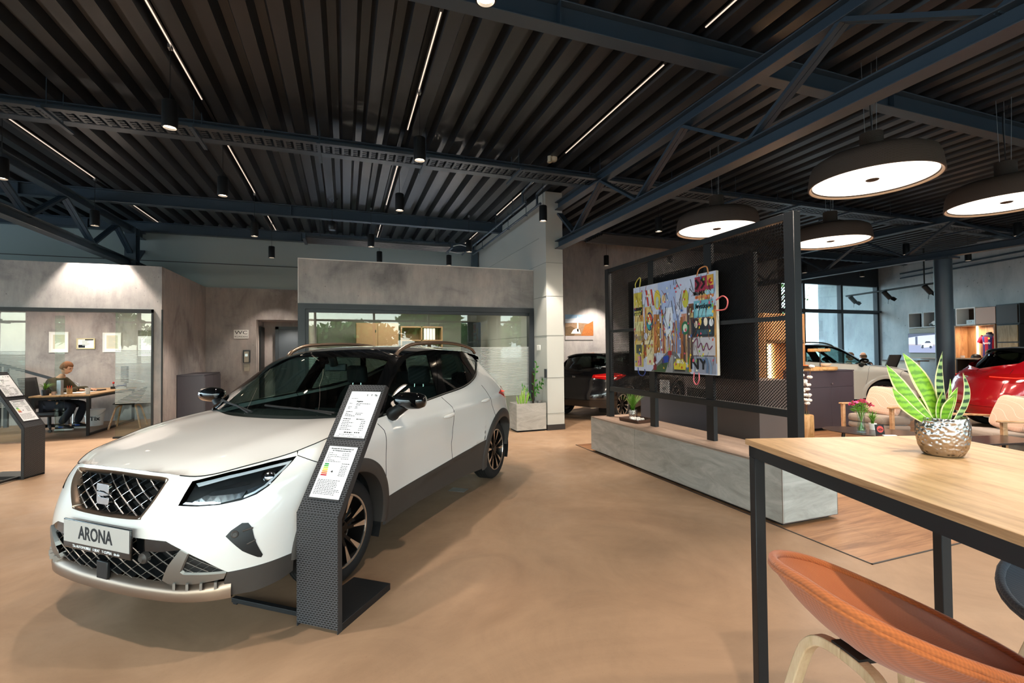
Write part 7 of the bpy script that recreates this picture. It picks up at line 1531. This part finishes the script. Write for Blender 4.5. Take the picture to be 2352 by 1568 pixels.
pq(0, [(0, 0), (1, 0), (1, 1), (0, 1)], 0); pq(1, [(0, .62), (1, .62), (1, .8), (.5, .86), (0, .78)], 1); pq(2, [(0, 0), (1, 0), (1, .55), (.7, .6), (.4, .62), (0, .6)], 2); pq(4, [(.55, .0), (1, 0), (1, .72), (.85, .6), (.7, .5)], 3); pq(3, [(.0, 0), (.3, 0), (.45, .3), (.2, .45), (0, .4)], 3); pq(5, [(.415, .2), (.47, .2), (.46, .85), (.443, .98), (.425, .85)], 4); pq(5, [(.2, .1), (.55, .1), (.5, .3), (.4, .36), (.28, .28)], 4); obj('printed_image', pm_, PCOL, t)
tag(obj('floor_socket', MB().box(-.09, .09, -.06, .06, 0, .004), M_alu, None, loc=(1.12, 4.84, .0), bevel=.001), 'square metal floor socket on the beige floor beside the white car', 'floor socket').rotation_euler = (0, 0, R(-38))
# middle office furniture seen through the glass
t = thing('office_cupboard', 'tall brown cupboard behind the middle office glass', 'cabinet', (.25, 11.3, 0)); M_cup = mat('warm_brown_cupboard', '#8f6f52', .5, var=.06); obj('body', MB().box(0, .95, 0, .5, 0, 2.12), M_cup, t); d = obj('door', MB().box(.005, .47, -.02, 0, .1, 2.1), M_cup, t); obj('lock', MB().box(.42, .44, -.03, -.02, 1.9, 1.96), M_black, d); obj('door', MB().box(.48, .945, -.02, 0, .1, 2.1), M_cup, t)
t = thing('office_shelf', 'open brown shelf with binders behind the middle office glass', 'shelf', (1.25, 11.3, 0)); obj('case', MB().box(0, 1.0, .38, .4, 0, 2.05).box(0, .03, 0, .38, 0, 2.05).box(.97, 1.0, 0, .38, 0, 2.05).box(.48, .51, 0, .38, 0, 2.05).box(.03, .97, 0, .38, 2.02, 2.05).box(.03, .97, 0, .38, 1.7, 1.73), M_cup, t)
for k in range(4): tag(obj('ring_binder', MB().box(0, .06, 0, .28, 0, .28), M_white, None, loc=(1.80+.07*k, 11.33, 1.731)), 'white ring binder on the open brown shelf in the middle office', 'binder', 'binders in the middle office')
t = thing('dark_screen_divider', 'dark partition panel inside the middle office by its right end', 'partition', (2.7, 10.2, 0)); obj('panel', MB().box(-.25, .2, 0, .04, .05, 2.1), M_black, t); obj('foot', MB().box(-.25, .2, -.2, .24, 0, .05), M_black, t)
t = thing('topiary_tree', 'round green topiary seen through the middle office glass', 'plant', (3.0, 11.4, 0)); obj('foliage', MB().lathe([(0, 2.0), (.10, 1.95), (.2, 1.75), (.24, 1.45), (.2, 1.1), (.1, .95), (0, .9)], 20), mat('topiary_green', '#1f5a38', .8, var=.4, vscale=40, bump=.8, bscale=40), t, smooth=60); obj('trunk', MB().tube([(0, 0, 0), (0, 0, .95)], .03), M_tray_w, t); obj('pot', MB().lathe([(0, 0), (.15, 0), (.18, .3), (.16, .3), (0, .28)], 24), M_anth, t)
light('office_light', 'AREA', (-5.0, 11.2, 2.48), 38, (1, .86, .72), rot=(0, 0, 0), shape='RECTANGLE', size=1.6, size_y=1.0); light('office_light', 'AREA', (1.4, 10.4, 2.48), 50, (1, .86, .72), rot=(0, 0, 0), shape='RECTANGLE', size=2.2, size_y=1.2)
# ---------------------------------------------------------------- outdoors, seen through the far window and mirrored in the office glass
struct('ground_outside', MB().box(-60, 60, -70, -5.2, -.25, -.02).box(-20, 70, 14.2, 70, -.25, -.02), mat('grey_asphalt', '#7d7d7a', .9, var=.1, vscale=2))
M_bush = mat('tree_leaves', '#6f9440', .7, var=.4, vscale=3); M_bark = mat('tree_bark', '#5a4a3c', .9, var=.3, vscale=20)
def tree(lab, loc, h, r, seed, n=900, size=.16):
    q = random.Random(seed); t = thing('tree', lab, 'tree', loc, 0, 'trees outside'); tr = MB().tube([(0, 0, 0), (.05, 0, h*.45), (0, .05, h*.8)], [.16, .11, .04], 8); br = []
    for k in range(9):
        a = q.uniform(0, 2*PI); z = h*q.uniform(.35, .7); e = Vector((math.cos(a)*r*.7, math.sin(a)*r*.7, z+h*.22)); tr.tube([(0, 0, z), e*.5+Vector((0, 0, z*.52)), e], [.05, .035, .015], 6)
    obj('trunk', tr, M_bark, t, smooth=60); lf = MB()
    for k in range(n):
        a = q.uniform(0, 2*PI); el = q.uniform(-1, 1); rr = q.random()**.45; p = Vector((math.cos(a)*math.sqrt(1-el*el)*r*rr, math.sin(a)*math.sqrt(1-el*el)*r*rr, h*.64+el*h*.36*rr)); d1 = Vector((q.gauss(0, 1), q.gauss(0, 1), q.gauss(0, 1))).normalized()*size; d2 = d1.orthogonal().normalized()*size*.6; lf.add([p-d1, p+d2, p+d1, p-d2], [(0, 1, 2, 3)])
    obj('foliage', lf, M_bush, t); return t
tree('light green birch outside the far window', (17.6, 15.6, 0), 6.0, 1.6, 1, 1100, .075); tree('pale tree outside the left pane of the far window', (15.2, 18.5, 0), 6.5, 2.2, 2, 1300, .10)
for k, (x, y, h, r_) in enumerate(((-22, -34, 6, 4), (-14, -36, 5, 5), (-6, -33, 4.2, 4.5), (1, -36, 4.8, 5), (8, -30, 7.5, 3.2), (14, -35, 4.6, 5), (21, -33, 6, 4), (30, -36, 6, 5), (38, -33, 5.5, 4.5), (-31, -30, 7, 4))): tree('bushy green tree across the car park, mirrored in the office glass', (x, y, 0), h, r_, 20+k, 1500, .42)
